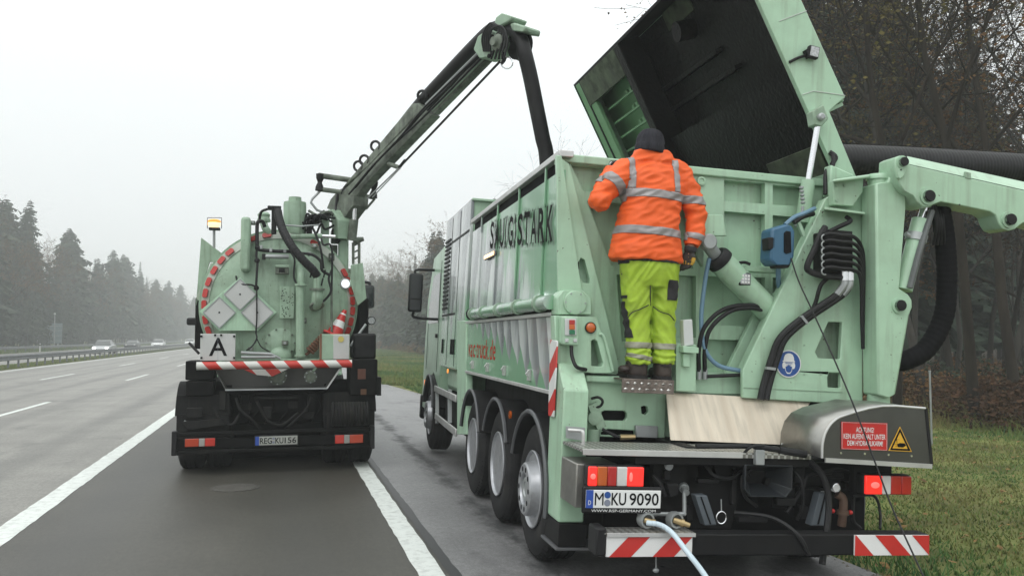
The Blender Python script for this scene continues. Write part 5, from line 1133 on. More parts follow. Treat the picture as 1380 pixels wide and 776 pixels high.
# big suction hose running off to the right
sh_ = ribbed([ry(1110,217,1.75), ry(1180,219,1.75), ry(1280,224,1.72), ry(1460,236,1.7), ry(1640,262,1.6), ry(1760,330,1.2), ry(1770,420,0.9)], 0.155, 'suction_hose', pitch=0.035, amp=0.018, n=28)
hp_ = smooth_path([ry(1110,217,1.75), ry(1180,219,1.75), ry(1280,224,1.72), ry(1460,236,1.7), ry(1640,262,1.6)], 10)
b = MB(); n_ = len(hp_); ang_ = [R(70), R(84), R(98), R(112)]       # worn pale printed band along the crown of the hose
b.add([p + Vector((0, -0.1605*math.cos(a), 0.1605*math.sin(a))) for p in hp_ for a in ang_], [(i*4+j, i*4+j+1, (i+1)*4+j+1, (i+1)*4+j) for i in range(n_-1) for j in range(3)])
b.build('printed_band', mat('worn_band', (0.36,0.34,0.34), 0.6, var=0.5, scale=12, dirt=0.8, dcol=(0.08,0.08,0.08), dscale=8), sh_)
# valve block with its hoses
vb = Pq('valve_block', [(1108,312),(1150,315),(1150,372),(1108,368)], 0.66, 0.13, m_frame, bevel=0.012)
for k in range(6):
    y = 317 + k*9
    MB().tube([ry(1106,y+2,0.66), ry(1118,y-2,0.61), ry(1134,y,0.60), ry(1150,y+2,0.62), ry(1160,y+14,0.66), ry(1164-k*0.5,y+40+k*6,0.70), ry(1163,440+k*6,0.72)], 0.0145, 8, 6).build('valve_hose', m_rubber, vb)
    c = ry(1110, y+4, 0.64); MB().tube([c + Vector((0.025*math.cos(a), -0.012, 0.025*math.sin(a))) for a in np.linspace(1.2, 5.2, 9)], 0.006, 6).build('lever_hook', m_galv, vb)
b = MB(); b.box(ry(1112,308,0.68).x, ry(1148,308,0.68).x, 0.67, 0.74, ry(1112,316,0.68).z, ry(1112,309,0.68).z); b.tube([ry(1118,312,0.67), ry(1130,306,0.66), ry(1146,298,0.68), ry(1140,292,0.72)], 0.018, 8, 5); b.build('valve_head', m_black, vb, bevel=0.006)
MB().tube([ry(1112,306,0.7), ry(1105,318,0.68), ry(1098,335,0.68), ry(1088,358,0.68), ry(1092,366,0.68), ry(1110,372,0.66), ry(1135,374,0.66)], 0.024, 8, 7).build('loop_hose', m_rubber, vb)
for k, dx in enumerate((0, 7)):
    MB().tube([ry(1138+dx,375,0.66), ry(1137+dx,385,0.66), ry(1127+dx,398,0.68), ry(1080+dx,430,0.72), ry(1052+dx,455,0.74), ry(1041+dx,480,0.75), ry(1030+dx,516,0.75), ry(1025+dx,538,0.74)], 0.028, 10, 8).build('pressure_hose', m_rubber, V)
    MB().cyl(ry(1138+dx,365,0.66), ry(1138+dx,378,0.66), 0.034, 0.034, 14).build('hose_ferrule', m_chrome, V); MB().tube([ry(1138+dx,377,0.66), ry(1137+dx,385,0.66), ry(1128+dx,397,0.68)], 0.030, 10, 5).build('hose_sleeve', m_galv, V)
MB().tube([ry(1118,372,0.68), ry(1106,385,0.70), ry(1100,405,0.73), ry(1096,415,0.74)], 0.016, 8, 6).build('valve_hose', m_rubber, V)
b = MB(); b.bar(ry(1079,426,0.705), ry(1087,436,0.705), 0.02, 0.035, (0,1,0)); b.bar(ry(1032,495.5,0.715), ry(1044,497,0.715), 0.02, 0.035, (0,1,0)); b.build('hose_clamp', m_galv, V)
# round blue sign: face protection
c = ry(1062.5, 490, 0.796); Rr = 0.105
hs_ = MB().disc(c, (0,-1,0), Rr, 0.004, 32).build('protection_sign', m_white, V); MB().disc(c + Vector((0,-0.004,0)), (0,-1,0), Rr*0.92, 0.001, 32).build('blue_field', m_signblue, hs_)
def flat(mb, pts, dy): mb.add([(c.x + x*Rr, c.y + dy, c.z + z*Rr) for x, z in pts], [tuple(range(len(pts)))])
b = MB(); flat(b, [(-0.50,0.14),(0.50,0.14),(0.50,0.20),(0.42,0.24),(0.40,0.45),(0.30,0.66),(0.10,0.76),(-0.10,0.76),(-0.30,0.66),(-0.40,0.45),(-0.42,0.24),(-0.50,0.20)], -0.0062)
for s in (-1, 1): flat(b, [(s*0.38+0.17*math.cos(a)*0.8, -0.12+0.25*math.sin(a)) for a in np.linspace(0, 6.283, 15)[:-1]], -0.0058)
flat(b, [(-0.30,0.10),(0.30,0.10),(0.32,-0.2),(0.27,-0.50),(0.12,-0.72),(-0.12,-0.72),(-0.27,-0.50),(-0.32,-0.2)], -0.0064); b.build('head_symbol', m_white, hs_, smooth=0)
b = MB(); flat(b, [(-0.27,-0.22),(-0.1,-0.14),(0.0,-0.02),(0.1,-0.14),(0.27,-0.22),(0.22,-0.52),(0.09,-0.64),(-0.09,-0.64),(-0.22,-0.52)], -0.0068); flat(b, [(-0.28,0.06),(0.28,0.06),(0.28,0.0),(-0.28,0.0)], -0.0068)
for s in (-1,1): flat(b, [(s*0.14-0.05,-0.06),(s*0.14+0.05,-0.06),(s*0.14+0.05,-0.1),(s*0.14-0.05,-0.1)], -0.0069)
b.build('mask_symbol', m_signblue, hs_, smooth=0)
# gear on the rear wall: slanted cylinder, shield, lamp, hoses
a_, e_ = ry(966,347,0.86), ry(1068,452,0.98)
o = MB().cyl(a_, e_, 0.098, 0.098, 28).build('tilt_cylinder', m_mint, V, bevel=0.006); d_ = (e_ - a_).normalized()
MB().lathe([(0.0,-0.02),(0.085,-0.02),(0.10,0.0),(0.104,0.02),(0.104,0.05),(0.098,0.05)], a_, d_, 28).build('collar', m_black, o)
b = MB(); cc = ry(955,326,0.78); b.lathe([(0.0,-0.03),(0.05,-0.03),(0.06,-0.02),(0.06,0.05),(0,0.05)], cc, (0,1,0), 24); b.cyl(cc + Vector((0.01,0.03,-0.02)), a_, 0.05, 0.05, 14); b.build('rod_end', m_galv, o)
Pq('shield_plate', [(938,289),(974,289),(980,318),(952,318),(934,316)], 0.86, 0.04, m_mint, bevel=0.01)
Pq('cylinder_fork', [(936,318),(950,318),(948,360),(938,345)], 0.92, 0.05, m_mint_old)
Pq('slant_web', [(1019,420),(1060,380),(1004,505),(976,505)], 1.0, 0.05, m_mint)
Pq('wall_ledge', [(1000,359),(1055,362),(1055,368),(1000,365)], 0.90, 0.12, m_mint)
def work_lamp(px, py, y, s, tilt=0.0):
    c = ry(px, py, y); o = MB().box(c.x-s, c.x+s, y, y+0.05, c.z-s, c.z+s).build('work_lamp', m_black, V, bevel=0.012)
    MB().box(c.x-s*0.8, c.x+s*0.8, y-0.006, y+0.004, c.z-s*0.8, c.z+s*0.8).build('lamp_face', m_lamp, o, bevel=0.004)
    b = MB()
    for i in (-1, 0, 1):
        for j in (-1, 0, 1): b.disc((c.x+i*s*0.48, y-0.006, c.z+j*s*0.48), (0,-1,0), s*0.17, 0.003, 8)
    tag(b.build('led_lens', m_whitelens, o), kind='stuff'); return o, c
o, c = work_lamp(1004.5, 376, 0.80, 0.05)
MB().tube([c + Vector((-0.05,0.03,0.05)), c + Vector((-0.06,0.03,0.11)), c + Vector((0,0.03,0.13)), c + Vector((0.05,0.03,0.12))], 0.012, 8, 5).build('lamp_bracket', m_black, o)
for k, dx in enumerate((0, 8)): MB().tube([ry(942+dx,505,0.90), ry(942+dx,470,0.88), ry(950+dx,440+k*2,0.86), ry(975+dx,417+k*3,0.85), ry(1010,411+k*4,0.85), ry(1045,418+k*3,0.90)], 0.017, 10, 8).build('wall_hose', m_rubber, V); 
for k, dx in enumerate((0, 8)): MB().cyl(ry(942+dx,511,0.90), ry(942+dx,496,0.90), 0.02, 0.02, 10).build('hose_end', m_galv, V)
MB().tube([ry(956,348,0.84), ry(950,380,0.86), ry(945,430,0.88), ry(950,470,0.88), ry(968,492,0.88), ry(1001,500,0.88)], 0.017, 10, 8).build('blue_air_hose', m_bluehose, V)
b = MB(); b.cyl(ry(953,507,0.88), ry(1001,505,0.88), 0.014, 0.014, 8); b.build('floor_pipe', m_rubber, V)
MB().tube([ry(1049,357,0.86), ry(1049,380,0.9), ry(1052,395,0.95)], 0.02, 8, 4).build('blue_air_hose', m_bluehose, V)
# hose reel
rl = Pq('hose_reel', [(1040,308),(1058,302),(1068,304),(1072,312),(1071,345),(1066,357),(1044,357),(1038,350)], 0.66, 0.17, m_reel, bevel=0.02)
Pq('reel_slot', [(1057,314),(1060,311),(1066,312),(1067,340),(1060,342),(1057,340)], 0.652, 0.02, m_ink, rl, bevel=0.004)
Pq('reel_latch', [(1035,320),(1045,319),(1045,335),(1036,337)], 0.66, 0.1, m_black, rl, bevel=0.008)
Pq('reel_foot', [(1045,356),(1066,356),(1063,361),(1047,361)], 0.68, 0.1, m_black, rl)
MB().tube([ry(1058,303,0.72), ry(1070,293,0.74), ry(1085,287,0.76), ry(1098,281,0.80)], 0.017, 8, 6).build('reel_supply', m_bluehose, V)
MB().tube([ry(1070,300,0.75), ry(1082,292,0.76), ry(1096,288,0.80)], 0.02, 8, 6).build('reel_line', m_rubber, V)
MB().bar(ry(1072,290,0.76), ry(1083,318,0.78), 0.02, 0.03).build('reel_strut', m_mint, V)
b = MB(); 
for k in range(5): b.ball(ry(1080+0.5*k,253+k*5,0.84), 0.02,0.02,0.014, 8, 5)
b.tube([ry(1082,278,0.84), ry(1080,290,0.84), ry(1072,305,0.8)], 0.012, 8, 5); tag(b.build('valve_stack', m_galv, V), kind='stuff')

# ---------------- raised lid
LY0 = 1.0
Hh, Qq = ry(1129.5, 238, LY0), ry(1022, 0, LY0)
fa, fb = (M_R3.transposed() @ ray(771,113)), (M_R3.transposed() @ ray(885,0)); o0 = M_R.inverted() @ Vector((0,0,CAM_H)); nn_ = fa.cross(fb)
dv = Qq - Hh; sF = nn_.dot(o0 - Hh) / nn_.dot(dv); Ff = Hh + dv * sF; LW = (Ff - Hh).length; eL = (Ff - Hh).normalized(); nL = Vector((eL.z, 0, -eL.x))
if nL.x < 0: nL = -nL
tq = ((Ff.x - o0.x)*fa.x + (Ff.z - o0.z)*fa.z)/(fa.x**2 + fa.z**2); LY1 = (o0 + fa*tq).y
print('lid', Hh, Ff, LW, LY1, nL)
def LP(s, y, t): return Vector((Hh.x, y, Hh.z)) + eL * s + nL * t
def lpx(px, py, t=0.0):
    d = M_R3.transposed() @ ray(px, py); p0 = LP(0, LY0, t); k = nL.dot(p0 - o0) / nL.dot(d); p = o0 + d * k; return (p - Vector((Hh.x, p.y, Hh.z))).dot(eL), p.y
def lbox(b, s0, s1, y0, y1, t0, t1):
    return b.hexa([LP(s0,y0,t0), LP(s1,y0,t0), LP(s1,y1,t0), LP(s0,y1,t0)], [LP(s0,y0,t1), LP(s1,y0,t1), LP(s1,y1,t1), LP(s0,y1,t1)])
DT = 0.33
lid = lbox(MB(), 0.53, LW, LY0+0.02, LY1, DT, DT+0.025).build('lid', m_mint, V, bevel=0.01)
lbox(MB(), 0.50, 0.529, LY0+0.051, LY1, 0.12, DT+0.024).build('lid_step', m_mint, lid, bevel=0.004)
lbox(MB(), 0.0, 0.499, LY0+0.051, LY1, 0.12, 0.15).build('lid_hinge_plate', m_mint, lid, bevel=0.004)
lbox(MB(), 0.531, LW-0.04, LY0+0.05, LY1-0.05, DT-0.015, DT-0.004).build('lid_ceiling', m_soot, lid, bevel=0)
lbox(MB(), 0.052, 0.95, LY0+0.052, LY1-0.05, 0.095, 0.115).build('lid_ceiling', m_soot, lid, bevel=0)
# rear end wall of the lid traced at its own plane
rw = [(1022,0),(1129.5,240),(1156,242),(1118,150),(1127,142),(1139.6,131.5),(1087,15)]
pr_ = pxz(rw, LY0); top_o = LP(LW, LY0, 0.358); top_i = LP(LW, LY0, 0.0); 
pr_ = [(top_i.x, top_i.z)] + pr_[1:] + [(top_o.x, top_o.z)]
MB().prism(pr_, 1, LY0, LY0+0.05).build('lid_end_wall', m_mint, lid, bevel=0.01)
b = MB(); b.bar(ry(1050,29,LY0-0.002), ry(1087,15,LY0-0.002), 0.004, 0.008, (0,1,0)); b.bar(ry(1081,128,LY0-0.002), ry(1096,123,LY0-0.002), 0.004, 0.008, (0,1,0)); b.bar(ry(1096,123,LY0-0.002), ry(1139,129,LY0-0.002), 0.004, 0.008, (0,1,0)); b.build('end_wall_seam', m_alu, lid)
lbox(MB(), 0.0, 0.05, LY0+0.05, LY1, 0.0, 0.119).build('hinge_wall', m_mint, lid, bevel=0)
lbox(MB(), LW-0.03, LW, LY0+0.05, LY1, 0.0, DT).build('free_edge_wall', m_black, lid, bevel=0.004)
lbox(MB(), 0.05, LW-0.03, LY1-0.04, LY1, 0.0, DT).build('lid_front_wall', m_mint, lid, bevel=0)
for s0, s1, y0, y1, m_q in ((0.05, 0.30, LY0+0.05, LY0+0.95, m_sootgreen), (0.05, LW-0.03, LY0+0.05, LY0+0.12, m_soot)): lbox(MB(), s0, s1, y0, y1, 0.02, 0.05).build('rim_plate', m_q, lid, bevel=0.004)
sP, yP = lpx(826, 66); yP = min(yP, LY1-0.5)
lbox(MB(), 0.05, LW-0.03, yP-0.16, yP, 0.0, DT-0.06).build('partition', m_soot, lid, bevel=0.01)
for (p, q_) in (((874,135),(970,70)), ((885,160),(996,91))):
    s0, y0 = lpx(*p, DT-0.05); s1, y1 = lpx(*q_, DT-0.05); sm = (s0+s1)/2; lbox(MB(), sm-0.025, sm+0.025, min(y0,y1), min(max(y0,y1), yP-0.17), DT-0.09, DT-0.014).build('ceiling_rib', m_soot, lid, bevel=0.008)
s0, y0 = lpx(930, 40, DT-0.05); MB().cyl(LP(s0, y0, DT-0.02), LP(s0+0.03, y0, DT-0.20), 0.10, 0.10, 18).build('inlet_stub', m_soot, lid)
s0, y0 = lpx(905, 15, DT-0.05); lbox(MB(), s0-0.14, s0+0.14, y0-0.35, y0+0.25, DT-0.03, DT-0.016).build('scraped_patch', m_sootgreen, lid, bevel=0)
# filter compartment at the front of the lid
lbox(MB(), 0.05, LW-0.03, yP+0.002, LY1-0.04, DT-0.06, DT-0.03).build('compartment_back', m_green_in, lid, bevel=0)
sA, yA = lpx(790, 92); sB, _ = lpx(826, 116)
lbox(MB(), LW-0.36, LW-0.03, yP+0.002, LY1-0.22, 0.0, 0.04).build('compartment_rim', m_sootgreen, lid, bevel=0.004)
lbox(MB(), 0.05, LW-0.03, LY1-0.20, LY1-0.045, 0.0, 0.05).build('compartment_rim', m_green_in, lid, bevel=0.006)
lbox(MB(), 0.05, LW-0.36, LY1-0.42, LY1-0.23, 0.01, 0.06).build('compartment_rim', m_green_in, lid, bevel=0.006)
lbox(MB(), 0.05, LW-0.03, LY1-0.228, LY1-0.202, 0.0, 0.09).build('seal_strip', m_black, lid, bevel=0)
lbox(MB(), 0.05, LW-0.03, LY1-0.045, LY1-0.041, -0.012, 0.03).build('seal_strip', m_black, lid, bevel=0)
for k in range(7):
    s = LW - 0.52 - k*0.19
    b = MB(); lbox(b, s-0.012, s+0.012, yP+0.01, LY1-0.43, 0.10, 0.15)
    for j in range(4): y = yP + 0.06 + j*0.12; lbox(b, s+0.013, s+0.06, y-0.03, y+0.03, 0.12, 0.16)
    b.build('filter_shelf', m_green_in, lid, bevel=0.003)
b = MB(); b.tube([LP(LW*0.40, LY1-0.10, -0.01), LP(LW*0.40, LY1-0.10, -0.03)], 0.025, 10); b.build('lid_stud', m_black, lid)
# lamp and ram on the lid end wall
c = ry(1097.5, 70, 0.94); o = MB()
dr = Vector((0.22, 0, 0.12)).normalized(); up = Vector((-0.15,0,1)).normalized()
o.hexa([c + Vector((sx*0.055, -0.0, sz*0.055)) for sx, sz in ((-1,-0.8),(0.7,-1),(1,0.8),(-0.7,1))], [c + Vector((sx*0.055, 0.045, sz*0.055)) for sx, sz in ((-1,-0.8),(0.7,-1),(1,0.8),(-0.7,1))])
o = o.build('work_lamp', m_black, V, bevel=0.008)
b = MB(); b.hexa([c + Vector((sx*0.043, -0.006, sz*0.043)) for sx, sz in ((-1,-0.8),(0.7,-1),(1,0.8),(-0.7,1))], [c + Vector((sx*0.043, 0.004, sz*0.043)) for sx, sz in ((-1,-0.8),(0.7,-1),(1,0.8),(-0.7,1))]); b.build('lamp_face', m_lamp, o)
b = MB(); b.bar(ry(1086,74,0.96), ry(1092,71,0.96), 0.05, 0.07); b.tube([ry(1086,75,0.97), ry(1074,79,0.985), ry(1064,84,0.99)], 0.012, 8, 4); b.build('lamp_bracket', m_black, o)
lb = Pq('ram_bracket', [(1095,150),(1110,141),(1117,160),(1108,170),(1098,168)], 0.90, 0.10, m_mint_old, bevel=0.008)
c = ry(1106, 158, 0.89); MB().lathe([(0.03,0.02),(0.03,-0.02),(0.018,-0.03),(0,-0.03)], c, (0,1,0), 16).build('ram_pin', m_galv, lb)
r0, r1, r2 = ry(1102,168,0.94), ry(1089.5,243,0.96), ry(1081,300,0.98)
o = MB().cyl(r1, r2, 0.055, 0.055, 20).build('lid_ram', m_mint, V); MB().cyl(r0, r1, 0.024, 0.024, 16).build('piston_rod', m_chrome, o)
MB().tube([ry(1122,206,0.97), ry(1123,222,0.95), ry(1113,232,0.95), ry(1112,262,0.9)], 0.016, 8, 6).build('lid_cable', m_rubber, V)
MB().tube([ry(1118,205,0.99), ry(1126,212,0.985), ry(1121,222,0.985)], 0.02, 6, 4).build('lid_cable', m_rubber, V)
Pq('hinge_arm', [(1120,222),(1150,235),(1160,262),(1118,264)], 0.88, 0.10, m_mint, bevel=0.01)

# ---------------- things lying on or hanging from the truck
bd = MB(); t0, t1, q0, q1 = ry(898,530,0.84), ry(1093,541,0.84), ry(904,593,0.60), ry(1054,599,0.60); dd = Vector((0, 0.016, 0.010))
t1.z = t0.z + (t1.z - t0.z)
bd.hexa([q0,q1,t1,t0], [q0+dd,q1+dd,t1+dd,t0+dd])
m_wood = mat('weathered_plywood', (0.60,0.53,0.43), 0.65, var=0.16, scale=7, stretch=(5,0.5,0.5), dirt=0.6, dcol=(0.24,0.17,0.11), dscale=3.5, bump=0.15)
o = bd.build('plywood_board', m_wood, at=q0, frame=M_R, bevel=0.002); tag(o, 'pale weathered plywood sheet leaning on the platform beside the steel cover', 'board')
o = MB().tube([ry(872,704,0.04), ry(890,707,-0.02), ry(906,718,-0.09), ry(925,742,-0.22), ry(948,772,-0.42), ry(985,830,-0.8), ry(1010,900,-1.1)], 0.017, 12, 8).build('water_hose', m_waterhose, at=ry(872,704,0.04), frame=M_R); tag(o, 'pale blue water hose running from the bumper tap towards the ground', 'hose')
o = MB().tube([ry(1066,348,0.66), ry(1076,378,0.55), ry(1093,415,0.42), ry(1118,470,0.25), ry(1150,545,0.0), ry(1182,630,-0.18), ry(1205,690,-0.32), ry(1244,775,-0.6), ry(1268,830,-0.85)], 0.0055, 8, 6).build('black_cable', m_rubber, at=ry(1066,348,0.66), frame=M_R); tag(o, 'thin black cable pulled taut from the blue reel across the warning sign', 'cable')

# ================================================================== LEFT TRUCK
U = thing('suction_truck', 'dirty mint green suction tank truck with crane boom standing in the lane', 'truck', M_L)
def Lq(name, px, y, th, m, parent=U, holes=(), bevel=0.006, **k):
    return MB().prism(pxz(px, y, M_L), 1, y, y + th, [pxz(h, y, M_L) for h in holes]).build(name, m, parent, bevel=bevel, **k)
def Lb(name, px0, py0, px1, py1, y, th, m, parent=U, bevel=0.006, **k):
    a, c = ly(px0, py1, y), ly(px1, py0, y); return MB().box(a.x, c.x, y, y + th, a.z, c.z).build(name, m, parent, bevel=bevel, **k)
def Lt(name, pts, r, m, parent=U, n=10, sm=6): return MB().tube([ly(*p) for p in pts], r, n, sm).build(name, m, parent)
m_mud = mat('muddy_black', (0.006,0.006,0.006), 0.65, var=0.35, dirt=0.4, dcol=(0.02,0.018,0.015), dscale=3, spec=0.12)
# chassis and wheels
m_flap = mat('dirty_flap_rubber', (0.014,0.014,0.014), 0.7, var=0.3, dirt=0.7, dcol=(0.045,0.041,0.034), dscale=2.2, spec=0.15, drips=0.6)
b = MB()
for s in (-1, 1): b.box(s*0.42-0.05, s*0.42+0.05, 0.25, 7.6, 0.72, 1.0)
for y in (0.3, 1.5, 3.0, 4.6): b.box(-0.37, 0.37, y, y+0.1, 0.75, 0.98)
b.build('chassis_frame', m_mud, U, bevel=0.01)
Lb('rear_gear', 300, 528, 444, 582, 0.45, 0.25, m_mud); Lb('rear_gear', 305, 522, 440, 532, 0.30, 0.3, m_mud)
b = MB()
for i in range(10): x = -0.9 + i*0.2; b.tube([(x,0.35,0.98),(x+0.05,0.3,0.8),(x-0.08,0.34,0.62),(x+0.1,0.45,0.6)], 0.018, 6, 5)
tag(b.build('rear_hoses', m_mud, U), kind='stuff')
Lb('underbody', 300, 575, 450, 618, 1.4, 3.0, m_mud)
UW = []
def uwheel():
    t = bpy.data.objects.new('wheel', None); COL.objects.link(t); t.parent = U
    b = MB().lathe(tyre_prof(), (0,0,0), (1,0,0), 40, close=True); b.lathe(tyre_prof(), (0.34,0,0), (1,0,0), 40, close=True); b.build('tyre', m_tyre, t, at=(0,0,0))
    r = MB().lathe([(0.298,0.012),(0.302,-0.004),(0.294,-0.010),(0.282,0.006),(0.272,0.05),(0.262,0.13),(0.235,0.175),(0.17,0.19),(0.125,0.17),(0.12,0.05),(0.0,0.04)], (0,0,0), (1,0,0), 32); r.build('rim', m_rim, t, at=(0,0,0)); return t
w0 = uwheel(); first = True
for y in (0.78, 2.13, 6.3):
    for s in (-1, 1):
        t = w0 if first else copy_tree(w0, U); first = False
        t.location = (s*1.25, y, 0.53); t.rotation_euler = (0, 0, math.pi if s > 0 else 0)
for s in (-1, 1):
    x0, x1 = sorted((s*1.25, s*0.62)); MB().box(x0,x1,0.205,0.22,0.24,1.0).build('mud_flap', m_flap, U)
    arc = [(0.78+0.62*math.cos(R(a)), 0.53+0.62*math.sin(R(a))) for a in np.linspace(160,20,12)]; inn = [(0.78+0.60*math.cos(R(a)), 0.53+0.60*math.sin(R(a))) for a in np.linspace(20,160,12)]
    x0, x1 = sorted((s*1.27, s*0.6)); MB().prism(arc + inn, 0, x0, x1).build('mudguard', m_mud, U)
# bumper with lights and plate
A, B_ = ly(236,583,0.0), ly(503,581,0.0); z1, z0 = 0.545, 0.275
b = MB(); b.box(-1.235, 1.215, 0.0, 0.06, z1-0.045, z1); b.box(-1.235, 1.215, 0.0, 0.06, z0, z0+0.045); bu = b.build('bumper_rails', m_mud, U, bevel=0.008)
Lb('bumper_panel', 238, 584, 501, 606, 0.05, 0.03, m_mud, bu); 
for x in (-1.25, 1.20): MB().box(x-0.03, x+0.03, -0.02, 0.10, z0-0.01, z1+0.02).build('end_cap', m_black, bu, bevel=0.01)
def ulight(px0, px1, py0, py1, segs):
    o = Lb('rear_light', px0-0.8, py0-0.8, px1+0.8, py1+0.8, 0.0, 0.05, m_black); a, c = ly(px0, py1, -0.01), ly(px1, py0, -0.01)
    for s0, s1, mm_ in segs: MB().box(a.x+(c.x-a.x)*s0+0.001, a.x+(c.x-a.x)*s1-0.001, -0.014, 0.01, a.z, c.z).build('lens', mm_, o, bevel=0.006)
m_redglow = mat('red_lens_soft', (0.30,0.015,0.01), 0.2, emit=(1.0,0.08,0.04), estr=0.12, coat=0.4); m_dullens = mat('dull_clear_lens', (0.32,0.31,0.29), 0.3, dirt=0.3); m_oraglow = mat('orange_lens_soft', (0.30,0.028,0.008), 0.2, emit=(1.0,0.14,0.04), estr=0.08, coat=0.4)
ulight(249, 290, 590, 602, [(0,0.46,m_oraglow),(0.46,0.66,m_dullens),(0.66,1,m_redglow)])
ulight(451.5, 489.5, 585, 597.5, [(0,0.32,m_redglow),(0.32,0.52,m_dullens),(0.52,1,m_oraglow)])
a, c = ly(345, 599.5, -0.012), ly(400, 587, -0.012); zc = (a.z+c.z)/2; w = 0.52; x0 = (a.x+c.x)/2 - w/2
npu = MB().box(x0-0.015, x0+w+0.015, -0.006, 0.004, zc-0.07, zc+0.07).build('plate_holder', m_black, U, bevel=0.006)
MB().box(x0, x0+w, -0.012, -0.004, zc-0.055, zc+0.055).build('number_plate', mat('dirty_plate', (0.36,0.37,0.34), 0.5, var=0.1, dirt=0.6, dcol=(0.10,0.10,0.08)), npu, bevel=0.002)
MB().box(x0, x0+0.045, -0.0135, -0.01, zc-0.055, zc+0.055).build('euro_band', m_blue, npu, bevel=0)
b = MB(); letters(b, 'REG', (x0+0.055,-0.0145,zc-0.038), (0.15,0,0), (0,0,0.076), 0.012); b.build('lettering', m_ink, npu, smooth=0); b = MB(); letters(b, 'KU', (x0+0.245,-0.0145,zc-0.038), (0.10,0,0), (0,0,0.076), 0.012); b.build('lettering', m_ink, npu, smooth=0); b = MB(); letters(b, '156', (x0+0.36,-0.0145,zc-0.038), (0.145,0,0), (0,0,0.076), 0.012); b.build('lettering', m_ink, npu, smooth=0)
for dz in (0.026, -0.022): MB().disc((x0+0.224,-0.012,zc+dz), (0,-1,0), 0.017, 0.002, 12).build('seal', m_sealgrey, npu)
# side lockers
Lb('rear_locker', 249.5, 486, 289, 512, 0.12, 0.55, m_mud, bevel=0.015); Lb('rear_locker', 250, 513, 288, 534, 0.13, 0.5, m_mud, bevel=0.015)
rl_ = Lb('rear_locker', 471, 484, 509, 533, 0.05, 0.55, m_mud, bevel=0.015)
Lb('dull_reflector', 482, 497, 493, 511, 0.045, 0.01, mat('dull_reflector_red', (0.10,0.035,0.02), 0.5, dirt=0.5), rl_); Lb('dull_reflector', 486, 524, 494, 532, 0.045, 0.01, mat('dull_reflector_orange', (0.10,0.045,0.02), 0.5, dirt=0.5), rl_)
Lb('locker_latch', 508, 508, 514, 533, 0.12, 0.4, m_black); Lb('tool_box', 476, 449, 507, 484, 0.35, 0.6, m_black, bevel=0.03)
Lb('step_bar', 247, 566, 300, 570, 0.08, 0.2, m_mud); Lt('side_rod', [(248,567,0.1),(262,575,0.1)], 0.015, m_galv, sm=0)
dr_ = MB(); a, c = ly(446,558,0.04), ly(496,558,0.04); dr_.lathe([(0.15,0.0)] + [(0.15 + (0.014 if i % 2 else 0), (c.x-a.x)*(i+0.5)/26) for i in range(26)] + [(0.15, c.x-a.x)], a, (1,0,0), 20); dr_.build('cable_drum', m_flap, U)
# striped tail bar
zb2 = ly(368, 492, 0.05).z; x0, x1 = ly(265,491,0.05).x, ly(474,489,0.05).x
sbm = stripes('tail_bar_print', (0.50,0.03,0.02), (0.62,0.62,0.59), 'X', 0.335, 0.9, 'Z')
MB().tube([(x0,0.05,zb2),(x1,0.05,zb2+0.012)], 0.052, 18).build('striped_bar', sbm, U)
# catch tray and outlets
tq_ = pxz([(290,499),(458,497),(440.5,523),(303.5,523)], 0.12, M_L); lo_ = pxz([(303.5,523),(440.5,523)], 0.12, M_L)
b = MB(); z_a, z_b = tq_[0][1], tq_[2][1]
vs = [(tq_[0][0],0.12,z_a),(tq_[1][0],0.12,z_a),(tq_[2][0],0.12,z_b),(tq_[3][0],0.12,z_b),(tq_[0][0]-0.05,0.55,z_a),(tq_[1][0]+0.05,0.55,z_a),(tq_[2][0],0.55,z_b),(tq_[3][0],0.55,z_b)]
b.add(vs, [(3,2,6,7),(0,3,7,4),(1,5,6,2),(4,7,6,5)]); tr_o = b.build('catch_tray', mat('tray_metal', (0.10,0.10,0.095), 0.5, metal=0.5, dirt=0.6), U, smooth=0); sd = tr_o.modifiers.new('t', 'SOLIDIFY'); sd.thickness = 0.012
MB().bar((tq_[3][0],0.115,z_b), (tq_[2][0],0.115,z_b), 0.02, 0.02).build('tray_rim', m_galv, tr_o); MB().bar((tq_[2][0],0.115,z_b), (tq_[1][0],0.115,z_a), 0.03, 0.02).build('tray_rim', m_alu, tr_o)
for px, py, r in ((374,506,0.125),(418.5,507.5,0.085)):
    c = ly(px, py, 0.28); b = MB(); b.lathe([(0.0,-0.05),(r*0.75,-0.05),(r*0.8,-0.02),(r,-0.02),(r,0.02),(r*0.8,0.02),(r*0.8,0.35)], c, (0,1,0), 22); o = b.build('outlet_flange', m_boomgreen, U)
    b = MB()
    for k in range(8): a = k*0.785; b.disc(c + Vector((r*0.88*math.cos(a),-0.02,r*0.88*math.sin(a))), (0,-1,0), 0.012, 0.015, 6)
    tag(b.build('flange_bolts', m_galv, o), kind='stuff')
Lq('lower_shield', [(329,498),(388,497),(368,507),(345,505)], 0.2, 0.01, sbm)
